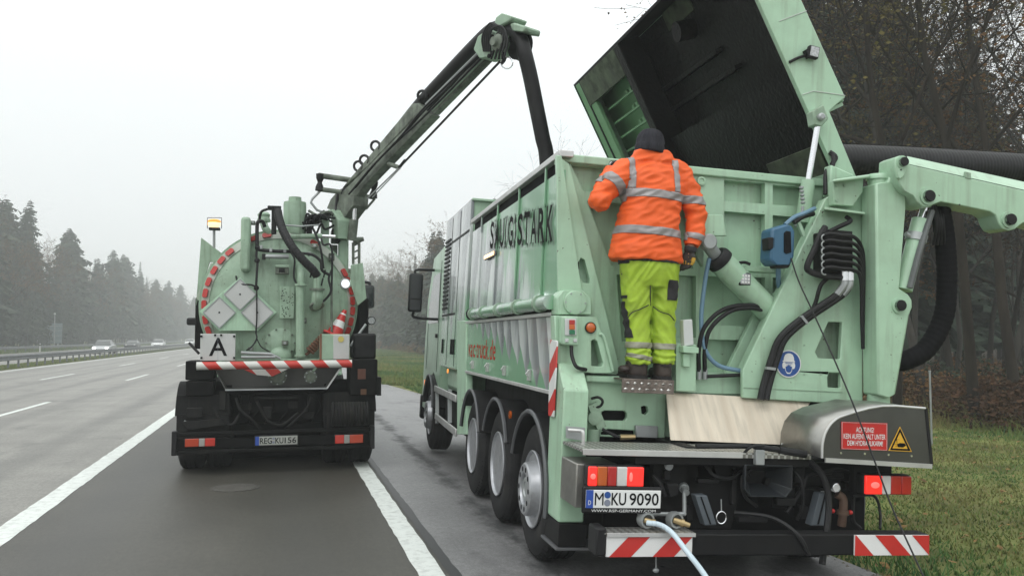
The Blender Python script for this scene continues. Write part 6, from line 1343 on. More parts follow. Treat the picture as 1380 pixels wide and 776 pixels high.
# tank
TC, TR_ = Vector((0.0, 0.62, 2.16)), 1.03
tank = MB().lathe([(0.0,-0.20),(0.25,-0.195),(0.5,-0.17),(0.75,-0.12),(0.93,-0.05),(1.0,0.0),(TR_,0.08),(TR_,4.9),(1.0,5.05),(0.6,5.2),(0.0,5.25)], TC, (0,1,0), 64).build('tank', m_mint_old, U)
MB().lathe([(TR_-0.01,0.0),(TR_+0.025,0.0),(TR_+0.025,0.07),(TR_-0.01,0.07)], TC + Vector((0,0.08,0)), (0,1,0), 64, close=True).build('clamp_ring', m_mint_old, tank)
m_refl = mat('reflector_foil', (0.42,0.03,0.025), 0.35, var=0.1, dirt=0.3)
MB().lathe([(0.915,-0.064),(1.015,0.0),(1.015,0.02),(0.915,-0.03)], TC + Vector((0,-0.005,0)), (0,1,0), 64, close=True).build('pale_ring', mat('pale_band', (0.40,0.44,0.38), 0.45, dirt=0.5, dcol=(0.15,0.15,0.12)), tank)
for px, py in [(359.7,317),(342,321.6),(311.8,342),(301.5,353),(292,366),(285,381),(281,395.5),(279,410.5),(280.5,430),(285.4,444),(425.4,325),(469,365),(474.4,377),(478,390.5),(479.2,405),(477.6,419),(474.4,433.6),(468.5,446)]:
    d0_ = ly(px, py, 0.56) - Vector((TC.x, 0.56, TC.z)); rr_ = min(1.0, max(0.95, d0_.length)); d0_.normalize(); t_ = Vector((-d0_.z, 0, d0_.x)); c = TC + Vector((0, -0.06, 0)) + d0_*0.978
    q = lambda k, l, y: [c + d0_*(sx*k) + t_*(sz*l) + Vector((0, y + sx*0.022, 0)) for sx, sz in ((-1,-0.75),(-0.5,-1),(0.5,-1),(1,-0.75),(1,0.75),(0.5,1),(-0.5,1),(-1,0.75))]
    b = MB(); lo, hi = q(0.036,0.062,0.035), q(0.032,0.057,-0.012); b.add(lo + hi, [tuple(range(8))[::-1], tuple(range(8,16))] + [(i,(i+1)%8,8+(i+1)%8,8+i) for i in range(8)]); b.build('reflector', m_refl, tank)
# hazard placards
dp = Lq('placard_carrier', [(323.5,374),(373,420.5),(348,445.5),(295,445.5),(268.5,419.5)], 0.36, 0.03, m_mint, bevel=0.004)
for px, py in ((323.5,396.5),(295.5,421),(346.8,421)):
    Lq('placard', [(px,py-20),(px+21,py),(px,py+20.5),(px-21,py)], 0.335, 0.02, m_offwhite, dp, bevel=0.004)
    b = MB(); b.disc(ly(px,py,0.334), (0,-1,0), 0.012, 0.004, 8)
    b.build('placard_screw', m_ink, dp)
b = MB()
for px, py in ((323.5,396.5),(295.5,421),(346.8,421)):
    cs = [ly(px,py-20.6,0.333), ly(px+21.6,py,0.333), ly(px,py+21,0.333), ly(px-21.6,py,0.333)]
    for i in range(4): b.bar(cs[i], cs[(i+1)%4], 0.012, 0.01, (0,1,0))
tag(b.build('placard_frames', m_galv, dp), kind='stuff')
sg_ = Lb('letter_sign', 269.5, 449.5, 317.5, 486, 0.12, 0.02, m_offwhite, bevel=0.004)
a, c = ly(281.5, 479.5, 0.117), ly(306.5, 455, 0.117); b = MB(); letters(b, 'A', (a.x,0.117,a.z), (c.x-a.x,0,0), (0,0,c.z-a.z), 0.012); b.build('lettering', m_ink, sg_, smooth=0)
b = MB(); q1_, q2_ = ly(293.6,451,0.1175), ly(293.6,485,0.1175); b.bar(q1_, q2_, 0.002, 0.006, (0,1,0)); b.build('fold_seam', m_sealgrey, sg_)
b = MB()
for p in ((271.5,453),(271.5,482),(315.5,453),(315.5,482),(290,451.5),(298,451.5)): b.box(*[ly(*p,0.11).x+k for k in (-0.012,0.012)], 0.105, 0.122, ly(*p,0.11).z-0.012, ly(*p,0.11).z+0.012)
tag(b.build('sign_clips', m_ink, sg_), kind='stuff')
# pipes, valves, fittings on the tank end
o = MB().cyl(ly(404.5,482,0.22), ly(404.5,386,0.22), 0.057, 0.057, 18).build('down_pipe', m_mint_old, U)
b = MB(); b.lathe([(0.0,-0.015),(0.085,-0.015),(0.085,0.015),(0.0,0.015)], ly(406,384,0.22), (0,0,1), 20); b.build('pipe_flange', m_mint_old, o); b = MB(); b.lathe([(0.0,-0.01),(0.072,-0.01),(0.072,0.01),(0.0,0.01)], ly(404.5,479,0.22), (0,0,1), 20); b.build('pipe_flange', m_mint_old, o)
MB().tube([ly(406,384,0.22), ly(406,372,0.24), ly(405,364,0.32), ly(403,358,0.45)], [0.05]*3 + [0.055]*13 + [0.05]*9, 14, 8).build('pipe_neck', m_mint_old, o)
b = MB(); b.cyl(ly(427.5,390,0.16), ly(428,370,0.16), 0.052, 0.052, 16); o = b.build('elbow_pipe', m_mint_old, U)
MB().tube([ly(427.5,391,0.16), ly(427.5,403,0.16), ly(426,410,0.24), ly(424,412,0.5)], 0.075, 16, 8).build('elbow', m_mint_old, o)
b = MB(); b.lathe([(0.0,-0.014),(0.10,-0.014),(0.10,0.014),(0.0,0.014)], ly(427.5,390,0.16), (0,0,1), 20); b.build('pipe_flange', m_boomgreen, o); b = MB(); b.lathe([(0.0,-0.012),(0.10,-0.012),(0.10,0.012),(0.0,0.012)], ly(427,412,0.2), (0.2,-0.5,-0.8), 20); b.build('pipe_flange', m_boomgreen, o)
ribbed([ly(374,284,0.35), ly(377,298,0.28), ly(383,314,0.2), ly(394,333,0.12), ly(409,351,0.10), ly(421,363,0.12), ly(427.5,372,0.16)], 0.055, 'suction_hose_short', parent=U, pitch=0.035, amp=0.05, n=14)
b = MB(); b.box(ly(360.5,280,0.35).x, ly(379,280,0.35).x, 0.33, 0.45, ly(370,282.5,0.35).z, ly(370,277.5,0.35).z); b.box(ly(366,280,0.35).x, ly(373,280,0.35).x, 0.36, 0.44, ly(370,315,0.35).z, ly(370,281,0.35).z); b.build('hose_gallows', m_black, U, bevel=0.01)
Lt('black_pipe', [(357,306,0.4),(354,299,0.38),(348,299,0.36),(346.5,306,0.36),(346.5,330,0.34),(348,336,0.33),(370,338.5,0.32),(392,339,0.32)], 0.025, m_rubber)
Lt('black_pipe', [(400,341,0.3),(420,343,0.28),(432,352,0.28),(434,364,0.28),(445,371,0.3)], 0.02, m_rubber)
Lt('hanging_cable', [(346.5,330,0.34),(345.5,345,0.32),(347,352,0.32),(346,370,0.3),(345,388,0.3)], 0.016, m_rubber)
b = MB()
for p in ((347,334),(346.5,351),(345.5,388)): b.ball(ly(*p,0.32), 0.035,0.03,0.035, 10, 6)
b.build('cable_knob', m_black, U)
b = MB(); b.cyl(ly(354,345.5,0.3), ly(389,346,0.3), 0.03, 0.03, 12); b.build('chrome_cylinder', m_galv, U); Lb('cylinder_cap', 353, 342, 358, 349.5, 0.27, 0.08, m_black)
gb = Lb('switch_box', 371, 357, 389.5, 369, 0.26, 0.12, m_boomgreen); Lb('box_lid', 371, 357, 389.5, 360, 0.24, 0.15, m_mint_old, gb); Lb('box_window', 376, 362, 384, 367, 0.255, 0.01, m_black, gb)
pf_ = Lb('perforated_plate', 376.5, 386, 397, 429, 0.36, 0.02, m_mint_old)
b = MB(); rh = random.Random(8)
for i in range(46):
    px, py = rh.uniform(379,396), rh.uniform(389,427); b.disc(ly(px,py,0.3595), (0,-1,0), 0.007, 0.002, 6)
tag(b.build('plate_holes', m_ink, pf_, smooth=0), kind='stuff')
Lb('tall_cover', 323.5, 292, 338, 365, 0.28, 0.30, m_mint_old, bevel=0.04)
MB().lathe([(0.0,0.0),(0.155,0.0),(0.155,0.42),(0.15,0.45),(0.09,0.46),(0.085,0.52),(0.0,0.53)], ly(397,316,0.75), (0,0,1), 28).build('filter_pot', m_mint_old, U)
MB().lathe([(0.0,0.0),(0.09,0.0),(0.09,0.03),(0.075,0.06),(0.085,0.10),(0.06,0.13),(0.0,0.13)], ly(355.5,299,0.7), (0,0,1), 20).build('vent_dome', m_mint_old, U)
MB().tube([ly(355,300,0.7), ly(358,308,0.6), ly(364,316,0.6)], 0.05, 12, 4).build('vent_neck', m_mint_old, U)
Lt('cross_rod', [(373,303,0.4),(406,305,0.4),(430,303,0.5)], 0.012, m_galv, sm=0); MB().cyl(ly(392,319,0.5), ly(434,318,0.5), 0.035, 0.035, 14).build('cross_tube', m_mint_old, U); MB().cyl(ly(434,318,0.5), ly(452,319,0.5), 0.025, 0.025, 12).build('cross_rod_end', m_chrome, U)
b = MB(); rh = random.Random(12)
for i in range(9):
    x, y = 412 + i*2.6, 296 + rh.uniform(0, 14); b.tube([ly(x-4,y+6,0.6), ly(x+rh.uniform(-3,3),y-8,0.5), ly(x+8,y-rh.uniform(0,8),0.6), ly(x+22,y-rh.uniform(2,14),0.9)], 0.016, 6, 6)
tag(b.build('hydraulic_hoses', m_rubber, U), kind='stuff'); Lb('valve_bank', 413, 291, 421, 316, 0.62, 0.15, m_black)
Lt('lower_cable', [(346,389,0.3),(346,430,0.3),(345,447,0.28),(346,456,0.25),(340,466,0.24),(332,472,0.24)], 0.010, m_rubber); Lt('lower_cable', [(346,456,0.25),(352,467,0.24),(362,473,0.24)], 0.008, m_rubber)
b = MB(); b.cyl(ly(325,475,0.2), ly(366,477,0.2), 0.022, 0.022, 10); b.cyl(ly(325,481,0.2), ly(371,481,0.2), 0.022, 0.022, 10); b.cyl(ly(366,477,0.2), ly(378,483,0.2), 0.015, 0.015, 8); b.build('door_ram', m_galv, U)
MB().ball(ly(378,480,0.45), 0.16, 0.1, 0.14, 20, 10).build('manhole_dome', m_mint_old, U)
# more fittings crowding the tank end
b = MB(); b.cyl(ly(447,392,0.3), ly(447,470,0.3), 0.016, 0.016, 8); b.build('thin_pipe', m_boomgreen, U)
for pts, r, mm_ in (([(433,322,0.45),(436,330,0.35),(447,334,0.32),(447,392,0.3)],0.014,m_rubber), ([(447,364,0.4),(443,376,0.32),(446,392,0.28),(438,404,0.26),(431,408,0.24)],0.016,m_rubber), ([(318,372,0.5),(322,382,0.36),(340,384,0.33),(346,389,0.31)],0.012,m_rubber), ([(392,340,0.3),(397,350,0.26),(396,372,0.26),(400,384,0.24)],0.013,m_rubber), ([(360,282,0.4),(352,286,0.5),(349,300,0.6)],0.018,m_rubber), ([(408,300,0.6),(420,306,0.5),(428,322,0.45),(433,340,0.42),(436,362,0.42)],0.016,m_rubber), ([(416,284,0.8),(428,290,0.75),(440,286,0.8),(452,290,0.9)],0.02,m_boomgreen)):
    Lt('service_line', pts, r, mm_)
for px, py in ((418,374),(436,374),(433,385)):
    c = ly(px, py, 0.12); MB().bar(c, c + Vector((0.02,-0.03,0.10)), 0.018, 0.012).build('valve_lever', m_black, U)
for px, py, w_, h_, y in ((447,346,8,10,0.45),(424,331,9,6,0.42),(341,300,6,5,0.55),(410,432,7,8,0.3),(338,470,8,5,0.28),(384,462,9,7,0.33)):
    o = Lb('clamp_block', px-w_/2, py-h_/2, px+w_/2, py+h_/2, y, 0.09, m_boomgreen, bevel=0.01); MB().disc(ly(px,py,y-0.001), (0,-1,0), 0.018, 0.012, 8).build('clamp_bolt', m_galv, o)
for px, py in ((352,333),(365,337),(384,338),(417,342)):
    Lb('pipe_clip', px-2, py-2.5, px+2, py+2.5, 0.28, 0.12, m_galv)
for px, py, w_, h_, y in ((300,540,10,26,0.18),(438,545,6,30,0.2),(262,556,22,14,0.1),(330,548,18,10,0.25),(360,556,12,16,0.2),(395,545,14,12,0.25),(415,560,16,10,0.2),(372,536,60,5,0.2)):
    Lb('underframe_bracket', px-w_/2, py-h_/2, px+w_/2, py+h_/2, y, 0.06, m_flap, bevel=0.01)
for pts in ([(318,536,0.2),(324,552,0.15),(340,566,0.15),(352,578,0.2)], [(420,535,0.2),(412,552,0.15),(396,568,0.14),(384,578,0.2)], [(346,540,0.18),(360,566,0.14),(380,572,0.14),(402,556,0.18)], [(288,548,0.1),(296,566,0.08),(312,572,0.1),(322,560,0.15)]):
    Lt('underframe_line', pts, 0.018, m_flap)
Lq('locker_lid', [(246,568),(300,564),(305,572),(252,579)], 0.06, 0.05, m_flap)
Lq('strut', [(330,474),(333,474),(346,497),(342,497)], 0.3, 0.03, m_mint_old); Lq('strut', [(430,487),(434,487),(424,500),(420,500)], 0.3, 0.03, m_mint_old)
Lb('cross_member', 318, 483, 430, 489, 0.28, 0.06, m_mint_old)
MB().lathe([(0.20,0.0),(0.20,-0.03),(0.17,-0.04),(0.0,-0.06)], ly(378,462,0.46), (0,1,0), 28).build('inspection_cover', m_mint_old, U)
b = MB()
for k in range(10): a = k*0.628; b.disc(ly(378,462,0.425) + Vector((0.185*math.cos(a),0,0.185*math.sin(a))), (0,-1,0), 0.014, 0.02, 6)
tag(b.build('cover_nuts', m_boomgreen, U), kind='stuff')
# junk box with cone
jb = Lb('junk_box', 430.5, 450, 471.5, 485, 0.15, 0.22, m_mint_old, bevel=0.012); Lb('box_face', 449, 451, 471, 484, 0.145, 0.01, m_offwhite, jb); Lb('rust_edge', 430.5, 450, 434, 485, 0.143, 0.01, m_rust, jb)
MB().disc(ly(459.5,457,0.14), (0,-1,0), 0.04, 0.003, 16).build('yellow_sticker', mat('faded_yellow', (0.55,0.45,0.12), 0.5), jb)
b = MB()
for i in range(7): p = ly(412+i*3, 478-i*3, 0.3); b.tube([p, p + Vector((0.06,0.02,0.05)), p + Vector((0.02,-0.05,0.09)), p + Vector((0.1,0,0.02))], 0.02, 6, 5)
tag(b.build('tangled_strap', m_rust, U), kind='stuff')
# side flap, beacon, ladder, mirrors
Lq('side_flap', [(271,320),(305,346),(297,354),(283,353),(267,402),(264,412)], 0.78, 0.03, m_mint_old); Lq('flap_liner', [(284,354),(300,357),(279,399),(272,408),(264,402)], 0.74, 0.03, mat('pale_liner', (0.36,0.42,0.34), 0.5, dirt=0.4), bevel=0.004)
Lb('side_rail', 262, 400, 275, 470, 0.9, 3.5, m_mud, bevel=0.02); Lq('right_side_cover', [(473,357),(489,354),(494,402),(482,412),(472,380)], 0.5, 0.03, m_mint_old); Lb('right_rail', 483, 402, 497, 470, 0.9, 3.5, m_mud, bevel=0.02)
be = MB(); be.cyl(ly(288.5,334,0.6), ly(288.5,309,0.6), 0.018, 0.018, 10); be = be.build('beacon_pole', m_galv, U)
MB().ball(ly(288.7,302,0.58), 0.085, 0.07, 0.055, 18, 10).build('beacon_lamp', m_amberhot, be); MB().ball(ly(288.7,298.5,0.58), 0.088, 0.072, 0.035, 18, 8).build('beacon_cap', m_orangelit, be); Lb('beacon_base', 281, 306.5, 296.5, 309.5, 0.53, 0.1, m_black, be, bevel=0.01)
Lt('beacon_bow', [(279.5,308,0.50),(279.5,293.5,0.50),(298.5,293.5,0.50),(298.5,308,0.50)], 0.005, m_black, be, sm=0)
b = MB()
for x in (476, 484): b.cyl(ly(x,356,0.9), ly(x,327,0.9), 0.02, 0.02, 8)
for y in (332, 341, 350): b.cyl(ly(475,y,0.9), ly(485,y-5,0.9), 0.012, 0.012, 8)
b.build('ladder_top', m_boomgreen, U)
mi = Lb('left_work_lamp', 251, 428, 270, 438, 3.0, 0.15, m_black, bevel=0.03); Lt('lamp_arm', [(268,433,3.05),(274,430,3.0)], 0.03, m_black, sm=0)
mi = Lb('door_mirror', 489, 384, 505, 415, 5.6, 0.15, m_black, bevel=0.05); Lb('mirror_glass', 490.5, 386, 503.5, 413, 5.59, 0.012, m_glass, mi, bevel=0.02); Lt('mirror_arm', [(487,380,5.7),(497,381,5.7),(499,386,5.7)], 0.03, m_black, mi)
c = ly(500,432,0.9); lp = MB().lathe([(0.06,0.0),(0.06,-0.06),(0.05,-0.065),(0,-0.065)], c, (0,1,0), 16).build('side_lamp', m_black, U); MB().disc(c + Vector((0,-0.066,0)), (0,-1,0), 0.048, 0.006, 16).build('lamp_face', m_lamp, lp)
Lt('grab_rail', [(493,437,0.5),(472,466,0.4)], 0.018, m_galv, sm=0); Lt('step_arm', [(255,462,0.4),(268,476,0.3)], 0.018, m_black, sm=0)
# cab ahead of the tank
cabu = MB().prism([(6.05,0.9),(6.05,2.75),(6.3,2.9),(7.6,2.85),(8.0,1.7),(8.05,0.6),(7.2,0.6),(6.9,1.05),(6.0,1.05)], 0, -1.22, 1.22).build('cab', m_mint, U, bevel=0.05)
for s in (-1, 1):
    x0, x1 = sorted((s*1.215, s*1.228)); MB().prism([(6.5,1.85),(6.5,2.55),(7.5,2.55),(7.85,1.85)], 0, x0, x1).build('side_window', m_glass, cabu, bevel=0)
MB().hexa([(-1.1,7.95,1.75),(1.1,7.95,1.75),(1.1,7.62,2.7),(-1.1,7.62,2.7)], [(-1.1,8.02,1.75),(1.1,8.02,1.75),(1.1,7.68,2.75),(-1.1,7.68,2.75)]).build('windscreen', m_glass, cabu, bevel=0)
# crane: pedestal
Lb('crane_pedestal', 456.5, 322, 470, 364, 0.9, 0.25, m_mint_old, bevel=0.02); Lb('rear_pillar', 432, 296, 444, 362, 0.75, 0.15, m_mint_old, bevel=0.02); Lb('pillar_gap', 444, 330, 455, 362, 0.95, 0.1, m_boomgreen)
Lb('pedestal_foot', 452, 362, 476, 371, 0.85, 0.35, m_boomgreen); Lb('slew_drive', 447, 308, 459, 326, 0.85, 0.3, m_black, bevel=0.02); MB().cyl(ly(476,325,1.0), ly(490,322,1.0), 0.06, 0.03, 12).build('slew_motor', m_boomgreen, U)
c = ly(465.5,382.5,0.55); wl_ = MB().lathe([(0.0,0.06),(0.05,0.05),(0.072,0.0),(0.076,-0.02),(0.062,-0.026)], c, (0,1,0), 20).build('work_light', m_galv, U); MB().lathe([(0.060,0.0),(0.045,-0.012),(0.0,-0.016)], c + Vector((0,-0.024,0)), (0,1,0), 20).build('light_face', mat('lit_reflector', (0.8,0.82,0.85), 0.3, emit=(0.9,0.95,1.0), estr=0.9), wl_); MB().ball(c + Vector((0,-0.038,0)), 0.040, 0.012, 0.040, 18, 8).build('lit_core', m_worklit, wl_)
# boom lies in an upright plane through its foot and its head
BF = M_L @ ly(466, 290, 1.05); BT = M_R @ ry(690, 48, 4.2)
hd_ = Vector((BT.x - BF.x, BT.y - BF.y, 0)).normalized(); bn = Vector((hd_.y, -hd_.x, 0))
if bn.y > 0: bn = -bn
print('boom', BF, BT)
def bq(px, py, off=0.0):
    d = ray(px, py); o = Vector((0,0,CAM_H)); q = BF + bn*off; k = (q - o).dot(bn)/d.dot(bn); return o + d*k - T_L
def slab(name, px, o0_, o1_, m, parent=U, bevel=0.006):
    P_ = [bq(a, c, (o0_+o1_)/2) for a, c in px]; n = len(P_); hw = (o1_-o0_)/2; b = MB()
    tri = tessellate_polygon([[Vector((a, c, 0)) for a, c in px]])
    b.add([p + bn*hw for p in P_] + [p - bn*hw for p in P_], [t for t in tri] + [tuple(i+n for i in reversed(t)) for t in tri] + [(i,(i+1)%n,n+(i+1)%n,n+i) for i in range(n)])
    return b.build(name, m, parent, bevel=bevel)
def bt(name, pts, r, m, parent=U, n=8, sm=6): return MB().tube([bq(*p) for p in pts], r, n, sm).build(name, m, parent)
slab('boom_foot', [(450,284),(456,283),(464,297),(464,322),(456,322),(455,300)], 0.05, 0.25, m_mint_old)
slab('boom_knuckle', [(450,282),(455,270),(462,262),(487,264),(486,278),(477,290),(470,300),(464,296),(456,284)], -0.12, 0.12, m_boomgreen)
o = MB().cyl(bq(477,296,0.05), bq(474,324,0.05), 0.065, 0.065, 16).build('lift_cylinder', m_boomgreen, U); MB().cyl(bq(478,280,0.05), bq(477,297,0.05), 0.032, 0.032, 12).build('piston_rod', m_chrome, o)
bo = slab('boom_outer', [(459,277),(467,259),(505,222),(577,148),(588,156),(497,250),(478,277)], -0.06, 0.08, m_boomgreen, bevel=0.012)
slab('hose_tray', [(464,256),(479,238),(498,216),(561,141),(569,140),(576,147),(501,226)], -0.07, 0.06, m_boomgreen, bo, bevel=0.02)
for k, oo in enumerate((0.16, 0.11, 0.06, 0.13)): bt('boom_line', [(470+k*3,262-k*3,oo),(500+k*3,226-k*3,oo+0.02),(540+k*2,184-k,oo),(574+k*2,143+k*2,oo),(650+k*1.5,70+k,oo-0.05)], 0.013, m_rubber, bo)
bi = slab('boom_inner', [(580,147),(653,75),(660,82),(588,155)], -0.045, 0.045, m_boomgreen, bevel=0.01); slab('inner_top_strip', [(579,147),(651,75.5),(654,79),(582.5,150.5)], 0.046, 0.054, m_mint_old, bi, bevel=0)
bt('boom_hose', [(480,250,-0.1),(500,225,-0.1),(530,186,-0.08),(566,141,-0.04),(600,104,0.0),(640,62,0.02),(660,43,0.02),(672,37,0.0)], 0.083, m_rubber, n=14)
bt('telescope_rod', [(574,141,0.1),(644,72,0.1)], 0.016, m_galv, sm=0); bt('telescope_rod', [(578,144,0.1),(650,72,0.1)], 0.012, m_rubber, sm=0)
hdp = slab('boom_head', [(648,70),(654,52),(668,42),(682,48),(686,60),(680,72),(668,80),(656,82)], -0.10, 0.14, m_mint_old, bevel=0.02)
MB().lathe([(0.0,-0.05),(0.085,-0.05),(0.095,-0.03),(0.095,0.03),(0.06,0.05),(0.05,0.09),(0.0,0.09)], bq(672,58,0.17), bn, 20).build('head_gear', m_boomgreen, hdp)
b = MB()
for p in ((655,58),(658,66),(664,50),(672,47),(680,56),(664,72),(660,76)): b.disc(bq(*p,0.15), bn, 0.025, 0.02, 10)
tag(b.build('head_bolts', m_ink, hdp), kind='stuff')
slab('head_plate', [(678,27),(686,21),(701,26),(698,32),(684,40),(676,36)], -0.12, 0.12, m_mint_old, hdp, bevel=0.02); slab('head_plate', [(697,36),(703,34),(719,39),(717,47),(700,45)], -0.12, 0.12, m_mint_old, hdp, bevel=0.02); slab('head_arm', [(672,46),(684,38),(700,40),(700,47),(684,54)], -0.06, 0.06, m_mint_old, hdp)
MB().lathe([(0.0,-0.05),(0.15,-0.05),(0.165,-0.045),(0.165,-0.03),(0.14,0.0),(0.165,0.03),(0.165,0.045),(0.15,0.05),(0.0,0.05)], bq(701,62,-0.05), bn, 28).build('sheave', m_black, hdp)
for k in range(5): bt('head_line', [(652+k*2,70,0.16),(650+k*3,50-k*2,0.2),(660+k*4,32+k,0.2),(672+k*3,38+k*4,0.18),(668+k*3,60+k*4,0.2),(662+k*5,80,0.18)], 0.012, m_rubber, hdp)
ht = M_R @ ry(738, 222, 4.1) - T_L
hm = [bq(672,37,0.0), bq(688,40,0.0), bq(701,52,0.0), bq(707,72,0.0)]; e0 = hm[-1]
mid = lambda px, py, f: (lambda d, a, c: Vector((0,0,CAM_H)) + d*(((a + (c - a)*f) + T_L).y/d.y) - T_L)(ray(px, py), e0, ht)
MB().tube(hm + [mid(715,105,0.25), mid(723,145,0.5), mid(731,185,0.8), mid(737,218,1.0), ht + Vector((0.05,0.05,-0.9))], 0.085, 16, 8).build('hanging_hose', m_rubber, U, smooth=60)
bt('head_ring', [(676+8*math.cos(a)+7, 85+8*math.sin(a), 0.1) for a in np.linspace(0, 6.28, 15)], 0.008, m_chrome, hdp, sm=0)
bt('head_hook', [(678,72,0.1),(680,80,0.1),(676,86,0.1)], 0.02, m_black, hdp)
bt('tie_cable', [(538,226,0.15),(674,83,0.1)], 0.014, m_rubber, sm=0); bt('tie_cable', [(495,268,0.15),(538,226,0.15)], 0.010, m_galv, sm=0); bt('tie_cable', [(502,266,0.15),(540,226,0.15)], 0.008, m_galv, sm=0)
bt('cable_bracket', [(524,221,0.1),(538,226,0.1)], 0.03, m_boomgreen, sm=0); bt('cable_clamp', [(538,226,0.15),(546,216,0.15)], 0.02, m_black, sm=0)
for cx_, cy_2 in ((569,129),(506,197),(483,224),(491,216)): bt('guide_loop', [(cx_+6*math.cos(a), cy_2+6.5*math.sin(a), 0.05) for a in np.linspace(2.0, 7.0, 12)], 0.018, m_black, bo, sm=0)
for a, c, r in (((429,236.5),(474,243),0.04),((430,255),(460,259),0.035),((491,264),(506,267),0.03)):
    MB().cyl(ly(*a,1.0), ly(*c,1.0), r, r, 10).build('outrigger_bar', m_boomgreen, U)
for (px, py) in ((431,246),(503.5,256)): MB().lathe([(0.0,-0.13),(0.06,-0.12),(0.055,-0.06),(0.03,0.0),(0.055,0.06),(0.06,0.12),(0.0,0.13)], ly(px,py,1.0), (0.05,0,1), 16).build('hose_roller', m_black, U)
Lt('guide_bow', [(431,258,1.0),(421,268,1.0),(419,273,1.0),(427,283,1.0),(435,286,1.0),(450,287,1.0)], 0.018, m_galv, sm=0); Lt('guide_bow', [(505,268,1.0),(494,281,1.0),(480,284,1.0)], 0.018, m_boomgreen, sm=0)
for k in range(4): Lt('crane_hose', [(430+k*4,300,0.8),(440+k*2,292-k*2,0.85),(451,286+k*2,0.9),(455,270-k*3,1.0),(466,254,1.0)], 0.014, m_rubber)
# traffic cone stuck behind the junk box
b0, tp = ly(450.5,451,0.42), ly(465,418,0.46); ax = tp - b0
co = thing('traffic_cone', 'red and white traffic cone leaning behind the rusty edged box', 'traffic cone', M_L, b0)
L_c = ax.length
for t0, t1, mm_ in ((0.0,0.30,m_red),(0.30,0.56,m_white),(0.56,0.80,m_red),(0.80,0.86,m_white),(0.86,1.0,m_red)):
    r = lambda t: 0.115*(1-t)+0.028*t
    MB().lathe([(0.001,t0*L_c),(r(t0),t0*L_c),(r(t1),t1*L_c),(0.001,t1*L_c)], b0, ax, 20).build('cone_band', mm_, co)
u_, v_, w_ = frame_of(ax); MB().hexa([b0 + u_*sx*0.16 + v_*sz*0.16 - w_*0.03 for sx, sz in ((-1,-1),(1,-1),(1,1),(-1,1))], [b0 + u_*sx*0.15 + v_*sz*0.15 for sx, sz in ((-1,-1),(1,-1),(1,1),(-1,1))]).build('cone_foot', m_red, co, bevel=0.01)

# ================================================================== THE MAN ON THE STEP
m_jacket = mat('hi_vis_orange', (0.84,0.115,0.012), 0.6, var=0.10, scale=5, dirt=0.35, dcol=(0.40,0.065,0.015), dscale=5, bump=0.12, bscale=120)
m_pants = mat('hi_vis_yellow', (0.36,0.52,0.035), 0.65, var=0.16, scale=5, dirt=0.55, dcol=(0.15,0.19,0.04), dscale=6, bump=0.12, bscale=120)
m_tape = mat('reflective_tape', (0.30,0.28,0.28), 0.4, metal=0.2, var=0.08, dirt=0.2, bump=0.05, bscale=300)
m_tapeg = mat('worn_tape', (0.27,0.27,0.20), 0.5, var=0.1, dirt=0.4)
m_dark = mat('dark_trim_cloth', (0.02,0.019,0.02), 0.85, var=0.25, scale=20, bump=0.2, bscale=150)
m_knit = mat('knitted_cap', (0.028,0.028,0.034), 0.95, var=0.25, scale=40, stretch=(1,1,0.15), bump=0.7, bscale=110, spec=0.2)
m_skin = mat('skin', (0.50,0.28,0.20), 0.5, var=0.06)
m_boot = mat('boot_leather', (0.030,0.020,0.016), 0.55, var=0.3, scale=12, dirt=0.5, dcol=(0.09,0.07,0.05))
m_sole = mat('boot_sole', (0.015,0.014,0.014), 0.8)
m_glove = mat('work_glove', (0.03,0.028,0.025), 0.7, var=0.3); m_glovey = mat('glove_yellow', (0.55,0.33,0.04), 0.7, var=0.3, scale=20)
MAN = thing('person', 'man in orange jacket, yellow trousers and dark cap peering over the container wall', 'person', M_R, ry(873, 508, 0.80))
def ell(mb, secs, n=28):
    """closed loft through elliptical sections (cx, cy, z, rx, ry)"""
    vs, fs = [], []; m = len(secs)
    for cx, cy, z, rx, ry_ in secs:
        for k in range(n): a = 2*math.pi*k/n; vs.append((cx + rx*math.copysign(abs(math.cos(a))**0.85, math.cos(a)), cy + ry_*math.copysign(abs(math.sin(a))**0.85, math.sin(a)), z))
    for i in range(m-1):
        for k in range(n): fs.append((i*n+k, i*n+(k+1)%n, (i+1)*n+(k+1)%n, (i+1)*n+k))
    fs += [tuple(range(n))[::-1], tuple(range((m-1)*n, m*n))]; return mb.add(vs, fs)
def fused(mb, name, m, parent, voxel, it=6, wrinkle=None, amp=0.0):
    o = mb.build('tmp', None, None, smooth=0); r = o.modifiers.new('r', 'REMESH'); r.mode = 'VOXEL'; r.voxel_size = voxel
    s = o.modifiers.new('s', 'SMOOTH'); s.factor = 0.5; s.iterations = it
    dg = bpy.context.evaluated_depsgraph_get(); me = bpy.data.meshes.new_from_object(o.evaluated_get(dg)); bpy.data.objects.remove(o)
    if wrinkle:
        for v, nrm in zip(me.vertices, [x.vector.copy() for x in me.vertex_normals]): v.co += nrm * wrinkle(v.co) * amp
    off = OFF[parent.name]
    for v in me.vertices: v.co -= off
    me.name = name; ob = bpy.data.objects.new(name, me); COL.objects.link(ob); ob.parent = parent; me.materials.clear(); me.materials.append(m); OFF[ob.name] = off
    me.polygons.foreach_set('use_smooth', [True]*len(me.polygons)); return ob
